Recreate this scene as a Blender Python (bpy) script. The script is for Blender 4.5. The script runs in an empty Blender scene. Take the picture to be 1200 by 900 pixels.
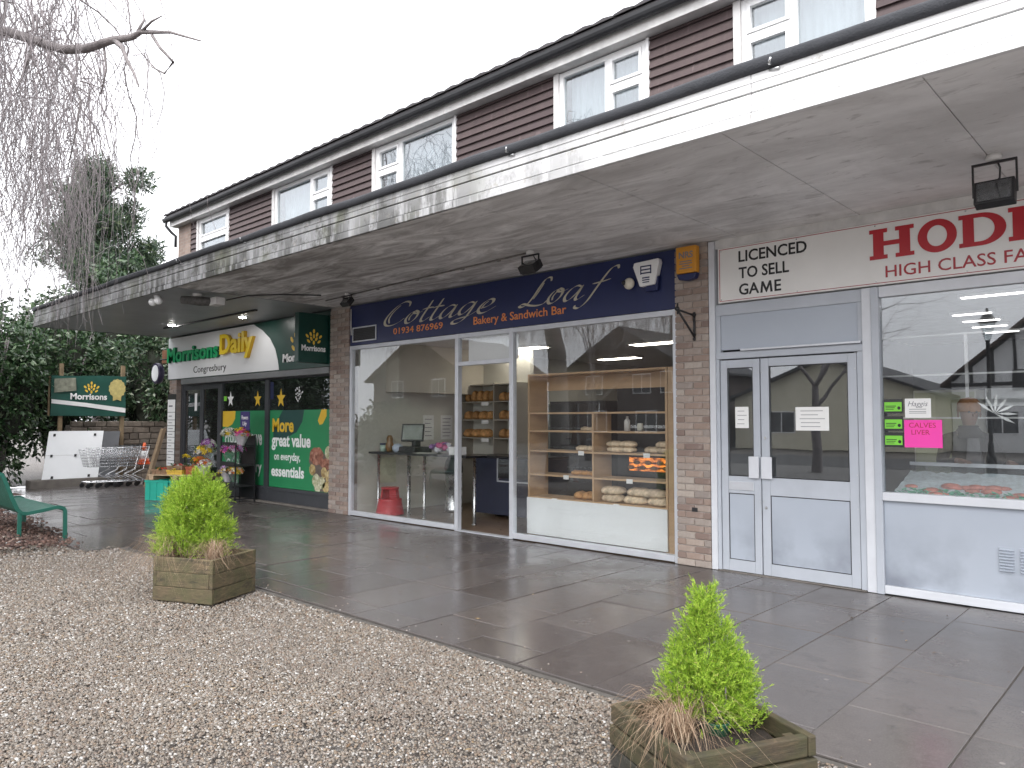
import bpy, bmesh, math, random
import numpy as np
from mathutils import Vector, Matrix, noise as mnoise
PI = math.pi
rad = math.radians
scene = bpy.context.scene
COL = scene.collection

# ------------------------------------------------------------------ camera
cam_data = bpy.data.cameras.new('camera')
cam_data.sensor_width = 36.0
cam_data.lens = 26.34
cam_data.clip_start = 0.05
cam_data.clip_end = 2000.0
cam = bpy.data.objects.new('camera', cam_data)
COL.objects.link(cam)
cam.location = (0.0, -7.5, 1.6)
cam.rotation_euler = (rad(90 + 2.79), 0.0, rad(42.85))
scene.camera = cam

# ------------------------------------------------------------------ sky, sun, exposure
SUN_EL, SUN_AZ = rad(48), rad(150)          # high, behind cloud, over the road
world = bpy.data.worlds.new('World')
scene.world = world
world.use_nodes = True
wn, wl = world.node_tree.nodes, world.node_tree.links
wn.clear()
w_out = wn.new('ShaderNodeOutputWorld')
w_bg = wn.new('ShaderNodeBackground')
w_sky = wn.new('ShaderNodeTexSky')
w_sky.sky_type = 'NISHITA'
w_sky.sun_disc = False
w_sky.sun_elevation = SUN_EL
w_sky.sun_rotation = SUN_AZ
w_sky.air_density = 1.0
w_sky.dust_density = 6.0
w_sky.ozone_density = 1.0
w_hsv = wn.new('ShaderNodeHueSaturation')
w_hsv.inputs['Saturation'].default_value = 0.10
w_mix = wn.new('ShaderNodeMix')             # cloud layer evens the sky out
w_mix.data_type = 'RGBA'
w_mix.inputs[0].default_value = 0.55
w_mix.inputs[7].default_value = (10.8, 10.9, 11.4, 1)
wl.new(w_sky.outputs[0], w_hsv.inputs['Color'])
wl.new(w_hsv.outputs[0], w_mix.inputs[6])
wl.new(w_mix.outputs[2], w_bg.inputs['Color'])
w_bg.inputs['Strength'].default_value = 0.145
wl.new(w_bg.outputs[0], w_out.inputs['Surface'])

sun_data = bpy.data.lights.new('sun', 'SUN')
sun_data.energy = 0.6
sun_data.angle = rad(30)
sun_data.color = (1.0, 0.965, 0.92)
sun = bpy.data.objects.new('sun', sun_data)
COL.objects.link(sun)
sun.location = (8, -20, 25)
_d = Vector((math.sin(SUN_AZ) * math.cos(SUN_EL), math.cos(SUN_AZ) * math.cos(SUN_EL), math.sin(SUN_EL)))
sun.rotation_euler = _d.to_track_quat('Z', 'Y').to_euler()

scene.view_settings.view_transform = 'Standard'
scene.view_settings.look = 'None'
scene.view_settings.exposure = 1.15
scene.view_settings.gamma = 1.0
scene.view_settings.use_curve_mapping = False
scene.cycles.max_bounces = 10
scene.cycles.diffuse_bounces = 4
scene.cycles.glossy_bounces = 4
scene.cycles.transparent_max_bounces = 24
scene.cycles.sample_clamp_indirect = 8.0
scene.cycles.caustics_reflective = True
scene.cycles.caustics_refractive = False

# ------------------------------------------------------------------ helpers
def link(o, parent=None):
    COL.objects.link(o)
    if parent is not None:
        o.parent = parent
    return o

def tag(o, label=None, cat=None, group=None, kind=None):
    if label: o['label'] = label
    if cat: o['category'] = cat
    if group: o['group'] = group
    if kind: o['kind'] = kind
    return o

def thing(name, label, cat, loc=(0, 0, 0), rz=0.0, group=None):
    o = bpy.data.objects.new(name, None)
    o.empty_display_size = 0.2
    o.location = loc
    o.rotation_euler = (0, 0, rz)
    link(o)
    return tag(o, label, cat, group)

def worigin(o):
    v = Vector((0, 0, 0))
    while o is not None:
        v += o.location
        o = o.parent
    return v

class MB:
    """collects polygons, then links them as one mesh object"""
    def __init__(s):
        s.v, s.f, s.m, s.sm = [], [], [], []
    def add(s, vs, fs, m=0, smooth=False):
        k = len(s.v)
        s.v += [tuple(p) for p in vs]
        for f in fs:
            s.f.append(tuple(i + k for i in f)); s.m.append(m); s.sm.append(smooth)
        return s
    def box(s, a, b, m=0):
        x0, y0, z0 = a; x1, y1, z1 = b
        if x0 > x1: x0, x1 = x1, x0
        if y0 > y1: y0, y1 = y1, y0
        if z0 > z1: z0, z1 = z1, z0
        return s.add([(x0,y0,z0),(x1,y0,z0),(x1,y1,z0),(x0,y1,z0),(x0,y0,z1),(x1,y0,z1),(x1,y1,z1),(x0,y1,z1)],
                     [(0,3,2,1),(4,5,6,7),(0,1,5,4),(1,2,6,5),(2,3,7,6),(3,0,4,7)], m)
    def obox(s, c, ax, ay, az, m=0):
        """oriented box: centre and three half-axis vectors"""
        c = Vector(c); ax = Vector(ax); ay = Vector(ay); az = Vector(az)
        vs = [c + sx*ax + sy*ay + sz*az for sz in (-1,1) for sx, sy in ((-1,-1),(1,-1),(1,1),(-1,1))]
        return s.add(vs, [(0,3,2,1),(4,5,6,7),(0,1,5,4),(1,2,6,5),(2,3,7,6),(3,0,4,7)], m)
    def tube(s, pts, r, n=8, m=0, caps=True, smooth=True):
        pts = [Vector(p) for p in pts]
        rs = r if isinstance(r, (list, tuple)) else [r] * len(pts)
        k = len(s.v); N = len(pts)
        up = None
        for i, p in enumerate(pts):
            t = (pts[min(i+1, N-1)] - pts[max(i-1, 0)])
            if t.length < 1e-9: t = Vector((0,0,1))
            t.normalize()
            if up is None:
                up = Vector((0,0,1)) if abs(t.z) < .9 else Vector((1,0,0))
            a = t.cross(up)
            if a.length < 1e-6: a = t.cross(Vector((1,0.3,0)))
            a.normalize(); b = a.cross(t); b.normalize(); up = b
            for j in range(n):
                w = 2*PI*j/n
                s.v.append(tuple(p + (a*math.cos(w) + b*math.sin(w)) * rs[i]))
        for i in range(N-1):
            for j in range(n):
                a0 = k+i*n+j; a1 = k+i*n+(j+1) % n
                s.f.append((a0, a0+n, a1+n, a1)); s.m.append(m); s.sm.append(smooth)
        if caps:
            s.f.append(tuple(k+j for j in range(n))); s.m.append(m); s.sm.append(False)
            s.f.append(tuple(k+(N-1)*n+j for j in reversed(range(n)))); s.m.append(m); s.sm.append(False)
        return s
    def lathe(s, c, prof, n=16, m=0, axis='z', smooth=True):
        """prof: list of (radius, height) from bottom to top"""
        c = Vector(c); k = len(s.v)
        for r, h in prof:
            for j in range(n):
                w = 2*PI*j/n
                p = (r*math.cos(w), r*math.sin(w), h)
                if axis == 'y': p = (p[0], h, p[1])
                if axis == 'x': p = (h, p[0], p[1])
                s.v.append(tuple(c + Vector(p)))
        for i in range(len(prof)-1):
            for j in range(n):
                a0 = k+i*n+j; a1 = k+i*n+(j+1) % n
                f = (a0, a1, a1+n, a0+n)
                if axis == 'y': f = f[::-1]
                s.f.append(f); s.m.append(m); s.sm.append(smooth)
        for i, rev in ((0, True), (len(prof)-1, False)):
            if prof[i][0] > 1e-5:
                f = tuple(k+i*n+j for j in range(n))
                if rev != (axis == 'y'): f = f[::-1]
                s.f.append(f); s.m.append(m); s.sm.append(False)
        return s
    def prism(s, poly, o, u, v, d, m=0):
        """polygon (list of 2d points) in the plane o + x*u + y*v, extruded by vector d"""
        o = Vector(o); u = Vector(u); v = Vector(v); d = Vector(d); n = len(poly)
        a = [o + u*p[0] + v*p[1] for p in poly]
        vs = a + [p + d for p in a]
        fs = [tuple(range(n)), tuple(reversed(range(n, 2*n)))]
        fs += [(i, i+n, (i+1) % n + n, (i+1) % n) for i in range(n)]
        if u.cross(v).dot(d) > 0:
            fs = [tuple(reversed(f)) for f in fs]
        return s.add(vs, fs, m)
    def ball(s, c, r, n=8, rings=5, m=0, sq=(1,1,1)):
        prof = []
        k = len(s.v)
        s.v.append((c[0], c[1], c[2]-r*sq[2]))
        for i in range(1, rings):
            t = -PI/2 + PI*i/rings
            for j in range(n):
                w = 2*PI*j/n
                s.v.append((c[0]+r*sq[0]*math.cos(t)*math.cos(w), c[1]+r*sq[1]*math.cos(t)*math.sin(w), c[2]+r*sq[2]*math.sin(t)))
        s.v.append((c[0], c[1], c[2]+r*sq[2]))
        top = len(s.v)-1
        def add(f): s.f.append(f); s.m.append(m); s.sm.append(True)
        for j in range(n):
            add((k, k+1+(j+1) % n, k+1+j))
            add((top, top-n+j, top-n+(j+1) % n))
        for i in range(rings-2):
            for j in range(n):
                a0 = k+1+i*n+j; a1 = k+1+i*n+(j+1) % n
                add((a0, a1, a1+n, a0+n))
        return s
    def mesh(s, name, mats, off=(0,0,0)):
        me = bpy.data.meshes.new(name)
        ox, oy, oz = off
        me.from_pydata([(x-ox, y-oy, z-oz) for x, y, z in s.v], [], s.f)
        if not isinstance(mats, (list, tuple)): mats = [mats]
        for mm in mats: me.materials.append(mm)
        me.polygons.foreach_set('material_index', s.m)
        me.polygons.foreach_set('use_smooth', s.sm)
        me.update()
        return me
    def build(s, name, mats, parent=None, local=False, bevel=0.0, at=None):
        """at: the object's own origin in world space (default: the parent's)"""
        po = worigin(parent) if parent is not None else Vector((0,0,0))
        if local: po = Vector((0,0,0))
        org = Vector(at) if at is not None else po
        o = bpy.data.objects.new(name, s.mesh(name, mats, org))
        link(o, parent)
        o.location = org - po
        if bevel:
            bv = o.modifiers.new('bevel', 'BEVEL'); bv.width = bevel; bv.segments = 2; bv.limit_method = 'ANGLE'
            bv.angle_limit = rad(40)
        return o

def bx(name, a, b, m, parent, bevel=0.0):
    return MB().box(a, b).build(name, m, parent, bevel=bevel)

def single(name, mb, m, label, cat, at, group=None, kind=None, bevel=0.0):
    o = mb.build(name, m, None, at=at, bevel=bevel)
    return tag(o, label, cat, group, kind)

# ------------------------------------------------------------------ materials
def _nodes(name):
    m = bpy.data.materials.new(name); m.use_nodes = True
    nt = m.node_tree
    b = nt.nodes['Principled BSDF']
    return m, nt, nt.nodes, nt.links, b

def N(nt, kind, **kw):
    n = nt.nodes.new(kind)
    for k, v in kw.items():
        setattr(n, k, v)
    return n

def mixc(nt, fac, a, b, mode='MIX'):
    n = nt.nodes.new('ShaderNodeMix'); n.data_type = 'RGBA'; n.blend_type = mode; n.clamp_result = False
    for idx, val in ((0, fac), (6, a), (7, b)):
        if isinstance(val, bpy.types.NodeSocket): nt.links.new(val, n.inputs[idx])
        elif idx == 0: n.inputs[0].default_value = val
        else: n.inputs[idx].default_value = (*val[:3], 1)
    return n.outputs[2]

def math_(nt, op, a, b=None, clamp=False):
    n = nt.nodes.new('ShaderNodeMath'); n.operation = op; n.use_clamp = clamp
    for i, val in enumerate((a, b)):
        if val is None: continue
        if isinstance(val, bpy.types.NodeSocket): nt.links.new(val, n.inputs[i])
        else: n.inputs[i].default_value = val
    return n.outputs[0]

def ramp(nt, src, stops):
    n = nt.nodes.new('ShaderNodeValToRGB')
    el = n.color_ramp.elements
    while len(el) < len(stops): el.new(0.5)
    for e, (p, c) in zip(el, stops):
        e.position = p
        e.color = (c, c, c, 1) if isinstance(c, (int, float)) else (*c[:3], 1)
    nt.links.new(src, n.inputs[0])
    return n.outputs[0]

def noise_tex(nt, scale, detail=4, rough=.55, vec=None, stretch=None, coord='Object', dist=0.0):
    if vec is None:
        tc = nt.nodes.new('ShaderNodeTexCoord'); vec = tc.outputs[coord]
    if stretch is not None:
        mp = nt.nodes.new('ShaderNodeMapping'); mp.inputs['Scale'].default_value = stretch
        nt.links.new(vec, mp.inputs['Vector']); vec = mp.outputs[0]
    n = nt.nodes.new('ShaderNodeTexNoise')
    n.inputs['Scale'].default_value = scale; n.inputs['Detail'].default_value = detail
    n.inputs['Roughness'].default_value = rough; n.inputs['Distortion'].default_value = dist
    nt.links.new(vec, n.inputs['Vector'])
    return n.outputs[0]

def bump(nt, b, height, strength=.3, dist=.01):
    n = nt.nodes.new('ShaderNodeBump')
    n.inputs['Strength'].default_value = strength; n.inputs['Distance'].default_value = dist
    nt.links.new(height, n.inputs['Height'])
    nt.links.new(n.outputs[0], b.inputs['Normal'])

def mat(name, col, rough=.6, var=.12, scale=6.0, bmp=0.0, bscale=80.0, metal=0.0, rnd=0.0, spec=.5, rvar=.08, stretch=None, coat=0.0, island=0.0):
    m, nt, n, l, b = _nodes(name)
    c1 = [min(1, x*(1+var)) for x in col]; c0 = [x*(1-var) for x in col]
    nz = noise_tex(nt, scale, 5, .6, stretch=stretch)
    f = ramp(nt, nz, [(.3, 0.0), (.7, 1.0)])
    out = mixc(nt, f, c0, c1)
    if rnd or island:
        if rnd:
            oi = n.new('ShaderNodeObjectInfo'); rs = oi.outputs['Random']; amt = rnd
        else:
            g = n.new('ShaderNodeNewGeometry'); rs = g.outputs['Random Per Island']; amt = island
        k = math_(nt, 'ADD', math_(nt, 'MULTIPLY', rs, 2*amt), 1-amt)
        cmb = n.new('ShaderNodeCombineColor')
        for i in range(3): l.new(k, cmb.inputs[i])
        out = mixc(nt, 1.0, out, cmb.outputs[0], 'MULTIPLY')
    l.new(out, b.inputs['Base Color'])
    b.inputs['Roughness'].default_value = rough
    if rvar:
        nz2 = noise_tex(nt, scale*2.3, 3)
        l.new(math_(nt, 'ADD', math_(nt, 'MULTIPLY', nz2, 2*rvar), rough-rvar, True), b.inputs['Roughness'])
    b.inputs['Metallic'].default_value = metal
    b.inputs['Specular IOR Level'].default_value = spec
    if coat: b.inputs['Coat Weight'].default_value = coat
    if bmp: bump(nt, b, noise_tex(nt, bscale, 4), bmp, .01)
    return m

def emit(name, col, strength):
    m, nt, n, l, b = _nodes(name)
    b.inputs['Base Color'].default_value = (*col, 1)
    b.inputs['Emission Color'].default_value = (*col, 1)
    b.inputs['Emission Strength'].default_value = strength
    return m

def glass(name, tint=(.95, .965, .965), f0=.095, dirt=.015):
    m = bpy.data.materials.new(name); m.use_nodes = True
    nt = m.node_tree; n = nt.nodes; l = nt.links
    n.clear()
    out = n.new('ShaderNodeOutputMaterial')
    tr = n.new('ShaderNodeBsdfTransparent'); tr.inputs[0].default_value = (*tint, 1)
    gl = n.new('ShaderNodeBsdfGlossy'); gl.inputs['Roughness'].default_value = 0.0
    gl.inputs['Color'].default_value = (.95, .97, 1, 1)
    lw = n.new('ShaderNodeLayerWeight'); lw.inputs['Blend'].default_value = .5
    p5 = math_(nt, 'POWER', lw.outputs['Facing'], 4.2)
    f = math_(nt, 'ADD', math_(nt, 'MULTIPLY', p5, 1-f0), f0, True)
    mx = n.new('ShaderNodeMixShader')
    l.new(f, mx.inputs[0]); l.new(tr.outputs[0], mx.inputs[1]); l.new(gl.outputs[0], mx.inputs[2])
    df = n.new('ShaderNodeBsdfDiffuse'); df.inputs[0].default_value = (.75, .76, .76, 1)
    mx2 = n.new('ShaderNodeMixShader')
    dz = noise_tex(nt, 3.0, 4, .6, stretch=(1, 1, .35))
    l.new(math_(nt, 'MULTIPLY', ramp(nt, dz, [(.35, 0.3), (.75, 1.0)]), dirt), mx2.inputs[0])
    l.new(mx.outputs[0], mx2.inputs[1]); l.new(df.outputs[0], mx2.inputs[2])
    l.new(mx2.outputs[0], out.inputs[0])
    nz = noise_tex(nt, 1.3, 2)
    bp = n.new('ShaderNodeBump'); bp.inputs['Strength'].default_value = .02; bp.inputs['Distance'].default_value = .02
    l.new(nz, bp.inputs['Height']); l.new(bp.outputs[0], gl.inputs['Normal'])
    return m

# ------------------------------------------------------------------ palette
def brick_mat():
    m, nt, n, l, b = _nodes('brick')
    oi = n.new('ShaderNodeObjectInfo')
    col = ramp(nt, oi.outputs['Random'], [(0, (.20, .145, .125)), (.25, (.30, .225, .185)), (.5, (.37, .305, .26)), (.75, (.265, .235, .215)), (1, (.44, .385, .335))])
    nz = noise_tex(nt, 30, 5, .65)
    col = mixc(nt, ramp(nt, nz, [(.3, 0), (.75, .45)]), col, (.20, .145, .125))
    nz3 = noise_tex(nt, 9, 4, .6)
    col = mixc(nt, ramp(nt, nz3, [(.55, 0), (.8, .45)]), col, (.42, .37, .34))
    l.new(col, b.inputs['Base Color'])
    b.inputs['Roughness'].default_value = .9
    bump(nt, b, noise_tex(nt, 120, 5, .7), .55, .004)
    return m

def slab_mat():
    m, nt, n, l, b = _nodes('wet_paving_slab')
    oi = n.new('ShaderNodeObjectInfo')
    tc = n.new('ShaderNodeTexCoord')
    geo = n.new('ShaderNodeNewGeometry')
    base = ramp(nt, oi.outputs['Random'], [(0, (.066, .057, .055)), (.35, (.080, .070, .068)), (.7, (.100, .087, .082)), (1, (.084, .078, .080))])
    g = noise_tex(nt, 1.1, 5, .62, vec=geo.outputs['Position'])
    base = mixc(nt, ramp(nt, g, [(.35, .0), (.7, .45)]), base, (.070, .060, .056))
    g2 = noise_tex(nt, 5.5, 6, .7, vec=geo.outputs['Position'])
    base = mixc(nt, ramp(nt, g2, [(.5, 0), (.8, .35)]), base, (.15, .133, .125))
    g3 = noise_tex(nt, 140, 4, .7, vec=geo.outputs['Position'])
    base = mixc(nt, ramp(nt, g3, [(.45, 0), (.72, .35)]), base, (.19, .175, .165))
    vo = n.new('ShaderNodeTexVoronoi'); vo.inputs['Scale'].default_value = 2.6; l.new(geo.outputs['Position'], vo.inputs['Vector'])
    base = mixc(nt, ramp(nt, vo.outputs['Distance'], [(.030, .55), (.042, 0)]), base, (.24, .22, .205))
    dk = noise_tex(nt, 2.7, 6, .72, vec=geo.outputs['Position'])
    base = mixc(nt, ramp(nt, dk, [(.56, 0), (.68, .5)]), base, (.045, .038, .034))
    l.new(base, b.inputs['Base Color'])
    # drier under the shop fronts, wetter towards the gravel
    sx = n.new('ShaderNodeSeparateXYZ'); l.new(geo.outputs['Position'], sx.inputs[0])
    wet = math_(nt, 'ADD', math_(nt, 'MULTIPLY', sx.outputs[1], .05), .26)
    r = noise_tex(nt, .9, 5, .6, vec=geo.outputs['Position'])
    rr = ramp(nt, r, [(.36, 0.0), (.72, .26)])
    fine = math_(nt, 'MULTIPLY', g3, .12)
    l.new(math_(nt, 'ADD', math_(nt, 'ADD', wet, math_(nt, 'SUBTRACT', rr, .12)), fine, True), b.inputs['Roughness'])
    b.inputs['Specular IOR Level'].default_value = .5
    bump(nt, b, math_(nt, 'ADD', math_(nt, 'MULTIPLY', g3, .4), math_(nt, 'MULTIPLY', noise_tex(nt, 14, 4, .6, vec=geo.outputs['Position']), 1.0)), .16, .006)
    return m

def soffit_mat(name, col, stain, dark=0.0):
    m, nt, n, l, b = _nodes(name)
    geo = n.new('ShaderNodeNewGeometry'); P = geo.outputs['Position']
    a = noise_tex(nt, 1.0, 6, .6, vec=P, stretch=(.6, 1.4, 1))
    out = mixc(nt, ramp(nt, a, [(.3, 0), (.75, 1)]), [c*.86 for c in col], [c*1.08 for c in col])
    s = noise_tex(nt, 1.6, 7, .68, vec=P, stretch=(.5, 1.9, 1), dist=1.2)
    sx = n.new('ShaderNodeSeparateXYZ'); l.new(P, sx.inputs[0])
    # the mould is an old leak: heavier towards the supermarket end
    grow = n.new('ShaderNodeMapRange'); grow.inputs[1].default_value = -1.5; grow.inputs[2].default_value = -7.5
    grow.inputs[3].default_value = 0.10; grow.inputs[4].default_value = 1.0
    l.new(sx.outputs[0], grow.inputs[0])
    k = math_(nt, 'MULTIPLY', ramp(nt, s, [(.36, 0), (.60, 1)]), math_(nt, 'MULTIPLY', grow.outputs[0], stain))
    out = mixc(nt, k, out, (.13, .115, .107))
    s2 = noise_tex(nt, 7, 5, .7, vec=P, stretch=(.5, 1.6, 1), dist=.6)
    out = mixc(nt, math_(nt, 'MULTIPLY', ramp(nt, s2, [(.57, 0), (.70, .6)]), stain), out, (.20, .185, .17))
    s3 = noise_tex(nt, .55, 6, .65, vec=P, dist=.8)
    out = mixc(nt, math_(nt, 'MULTIPLY', ramp(nt, s3, [(.46, 0), (.62, .42)]), stain), out, (.34, .32, .305))
    l.new(out, b.inputs['Base Color'])
    b.inputs['Roughness'].default_value = .8
    bump(nt, b, noise_tex(nt, 60, 4, vec=P), .08, .01)
    return m

def fascia_mat():
    m, nt, n, l, b = _nodes('weathered_white_fascia')
    geo = n.new('ShaderNodeNewGeometry'); P = geo.outputs['Position']
    sx = n.new('ShaderNodeSeparateXYZ'); l.new(P, sx.inputs[0])
    base = mixc(nt, noise_tex(nt, 2.2, 4, vec=P), (.72, .72, .73), (.82, .82, .82))
    grow = n.new('ShaderNodeMapRange'); grow.inputs[1].default_value = -2.0; grow.inputs[2].default_value = -7.0
    grow.inputs[3].default_value = 0.0; grow.inputs[4].default_value = 1.0; l.new(sx.outputs[0], grow.inputs[0])
    base = mixc(nt, math_(nt, 'MULTIPLY', grow.outputs[0], .80), base, (.22, .225, .235))
    st = noise_tex(nt, 5.0, 6, .62, vec=P, stretch=(1.6, 1, .22))
    st2 = noise_tex(nt, .8, 3, .5, vec=P)
    low = n.new('ShaderNodeMapRange'); low.inputs[1].default_value = 3.90; low.inputs[2].default_value = 3.62; low.inputs[3].default_value = .5; low.inputs[4].default_value = 1.0; l.new(sx.outputs[2], low.inputs[0])
    k = math_(nt, 'MULTIPLY', ramp(nt, st, [(.42, 0), (.53, 1)]), math_(nt, 'MULTIPLY', grow.outputs[0], math_(nt, 'MULTIPLY', low.outputs[0], ramp(nt, st2, [(.38, .25), (.52, 1)]))))
    k = math_(nt, 'MULTIPLY', k, .95)
    base = mixc(nt, k, base, (.026, .026, .022))
    bl = noise_tex(nt, 3.2, 7, .75, vec=P, stretch=(1, 1, .8))
    base = mixc(nt, math_(nt, 'MULTIPLY', ramp(nt, bl, [(.50, 0), (.60, .8)]), grow.outputs[0]), base, (.05, .05, .042))
    gr = noise_tex(nt, 1.9, 5, .6, vec=P)
    base = mixc(nt, math_(nt, 'MULTIPLY', ramp(nt, gr, [(.52, 0), (.72, .6)]), math_(nt, 'MULTIPLY', grow.outputs[0], .8)), base, (.17, .185, .105))
    sp = noise_tex(nt, 11, 5, .7, vec=P)
    base = mixc(nt, ramp(nt, sp, [(.58, 0), (.70, .6)]), base, (.30, .28, .24))
    l.new(base, b.inputs['Base Color'])
    b.inputs['Roughness'].default_value = .55
    bump(nt, b, noise_tex(nt, 50, 4, vec=P), .1, .005)
    return m

def cladding_mat():
    m, nt, n, l, b = _nodes('brown_cladding')
    geo = n.new('ShaderNodeNewGeometry'); P = geo.outputs['Position']
    oi = n.new('ShaderNodeObjectInfo')
    c = mixc(nt, oi.outputs['Random'], (.072, .050, .050), (.098, .070, .068))
    st = noise_tex(nt, 4, 6, .65, vec=P, stretch=(2.2, 1, .5))
    c = mixc(nt, ramp(nt, st, [(.45, 0), (.75, .6)]), c, (.055, .036, .040))
    pa = noise_tex(nt, 3.2, 2, .4, vec=P, stretch=(3.5, 1, .9))
    c = mixc(nt, ramp(nt, pa, [(.64, 0), (.70, .35)]), c, (.19, .14, .14))
    l.new(c, b.inputs['Base Color'])
    b.inputs['Roughness'].default_value = .62
    bump(nt, b, noise_tex(nt, 40, 4, vec=P, stretch=(.3, 1, 2)), .15, .005)
    return m

def planter_wood(name, base, algae, amt):
    m, nt, n, l, b = _nodes(name)
    tc = n.new('ShaderNodeTexCoord'); P = tc.outputs['Object']
    oi = n.new('ShaderNodeObjectInfo')
    ad = n.new('ShaderNodeVectorMath'); ad.operation = 'ADD'; l.new(P, ad.inputs[0]); l.new(oi.outputs['Random'], ad.inputs[1])
    V = ad.outputs[0]
    gr = noise_tex(nt, 9, 7, .7, vec=V, stretch=(1, 1, 12), dist=1.2)
    c = mixc(nt, ramp(nt, gr, [(.34, 0), (.64, 1)]), [x*.42 for x in base], [x*1.30 for x in base])
    sc = n.new('ShaderNodeMath'); sc.operation = 'MULTIPLY'; l.new(oi.outputs['Random'], sc.inputs[0]); sc.inputs[1].default_value = .45
    c = mixc(nt, sc.outputs[0], c, [x*.45 for x in base])
    al = noise_tex(nt, 5, 6, .7, vec=V)
    c = mixc(nt, ramp(nt, al, [(.5-amt*.3, 0), (.70, .85)]), c, algae)
    dk = noise_tex(nt, 6, 7, .75, vec=V, stretch=(1, 1, 3))
    c = mixc(nt, ramp(nt, dk, [(.50, 0), (.68, .85)]), c, (.024, .020, .015))
    pl = noise_tex(nt, 17, 5, .7, vec=V, stretch=(1, 1, 5))
    c = mixc(nt, ramp(nt, pl, [(.58, 0), (.74, .5)]), c, [min(1, x*2.1) for x in base])
    l.new(c, b.inputs['Base Color'])
    b.inputs['Roughness'].default_value = .72
    bump(nt, b, gr, .5, .006)
    return m

def stone_mat(name, stops, rough=.6):
    m, nt, n, l, b = _nodes(name)
    g = n.new('ShaderNodeNewGeometry')
    c = ramp(nt, g.outputs['Random Per Island'], stops)
    nz = noise_tex(nt, 1.4, 4, .6, vec=g.outputs['Position'])
    c = mixc(nt, ramp(nt, nz, [(.4, 0), (.75, .35)]), c, (.12, .10, .088))
    l.new(c, b.inputs['Base Color'])
    b.inputs['Roughness'].default_value = rough
    return m

def leaf_mat(name, stops, rough=.45, trans=.25):
    m, nt, n, l, b = _nodes(name)
    g = n.new('ShaderNodeNewGeometry')
    c = ramp(nt, g.outputs['Random Per Island'], stops)
    l.new(c, b.inputs['Base Color'])
    b.inputs['Roughness'].default_value = rough
    tr = n.new('ShaderNodeBsdfTranslucent'); l.new(c, tr.inputs[0])
    mx = n.new('ShaderNodeMixShader'); mx.inputs[0].default_value = trans
    l.new(b.outputs[0], mx.inputs[1]); l.new(tr.outputs[0], mx.inputs[2])
    l.new(mx.outputs[0], n['Material Output'].inputs[0])
    return m

MT = {}
MT['brick'] = brick_mat()
MT['mortar'] = mat('mortar', (.33, .29, .265), .95, .15, 30, .4, 150)
MT['slab'] = slab_mat()
MT['soffit'] = soffit_mat('stained_soffit', (.88, .87, .87), .8)
MT['soffit_grey'] = mat('grey_painted_soffit', (.27, .28, .295), .45, .12, 1.5, .05)
MT['fascia'] = fascia_mat()
MT['felt'] = mat('black_roof_felt', (.030, .032, .038), .8, .25, 3, .6, 90)
MT['cladding'] = cladding_mat()
MT['upvc'] = mat('white_upvc', (.82, .82, .82), .35, .03, 3, rvar=.05)
MT['dirty_white'] = mat('dirty_white_paint', (.62, .61, .60), .5, .16, 5, .05)
MT['alu'] = mat('silver_aluminium', (.56, .58, .62), .38, .06, 5, metal=.35, rvar=.08)
MT['alu_white'] = mat('white_aluminium', (.60, .62, .66), .35, .05, 5, rvar=.08)
MT['steel'] = mat('brushed_steel', (.55, .56, .57), .28, .08, 8, metal=1.0)
MT['chrome'] = mat('chrome_wire', (.62, .63, .65), .22, .05, 8, metal=1.0, rvar=.04)
MT['black'] = mat('black_metal', (.018, .018, .020), .45, .2, 12)
MT['black_plastic'] = mat('black_plastic', (.02, .02, .022), .35, .15, 12)
MT['dark_frame'] = mat('anthracite_frame', (.045, .048, .055), .4, .12, 5)
MT['gutter'] = mat('black_gutter', (.022, .023, .026), .5, .2, 6)
MT['roof_tile'] = mat('dark_roof_tile', (.062, .058, .062), .85, .25, 5, .3, island=.3)
MT['glass'] = glass('shop_glass')
MT['glass_bakery'] = glass('bakery_glass', (.96, .97, .965), .07, .015)
MT['glass_up'] = glass('house_glass', (.80, .84, .85), .16, .02)
MT['glass_dark'] = glass('tinted_glass', (.62, .66, .66), .075, .02)
MT['navy'] = mat('navy_sign_board', (.012, .020, .085), .35, .10, 2, rvar=.05)
MT['gold'] = mat('pale_gold_letters', (.50, .465, .36), .4, .08, 5)
MT['orange_txt'] = mat('orange_letters', (.70, .24, .07), .45, .06, 5)
MT['white_txt'] = mat('white_letters', (.83, .83, .83), .4, .03, 5)
MT['black_txt'] = mat('black_letters', (.012, .012, .013), .45, .1, 5)
MT['red_txt'] = mat('red_letters', (.43, .012, .022), .38, .08, 5)
MT['red_line'] = mat('red_border_line', (.36, .03, .04), .45, .1, 5)
MT['sign_white'] = mat('white_sign_panel', (.76, .75, .73), .35, .04, 2)
MT['m_white'] = mat('pale_sign_panel', (.80, .81, .82), .35, .03, 2)
MT['m_green'] = mat('deep_green_sign', (.008, .050, .038), .35, .10, 2)
MT['m_letter'] = mat('green_letters', (.0, .36, .12), .35, .06, 4)
MT['m_letter_side'] = mat('dark_green_returns', (.0, .12, .05), .4, .08, 4)
MT['m_yellow'] = mat('yellow_letters', (.92, .68, .02), .35, .04, 4)
MT['m_yellow_side'] = mat('ochre_returns', (.60, .36, .012), .4, .06, 4)
MT['vinyl_green'] = mat('green_window_vinyl', (.018, .225, .085), .4, .05, 2)
MT['vinyl_dark'] = mat('dark_green_vinyl', (.012, .062, .055), .4, .05, 2)
MT['vinyl_yellow'] = mat('yellow_vinyl', (.72, .46, .03), .4, .05, 2)
MT['grain'] = mat('gold_emblem', (.78, .52, .06), .45, .25, 25)
MT['wood_shelf'] = mat('beech_laminate', (.50, .33, .19), .5, .08, 3, stretch=(1, 1, 6))
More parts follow.
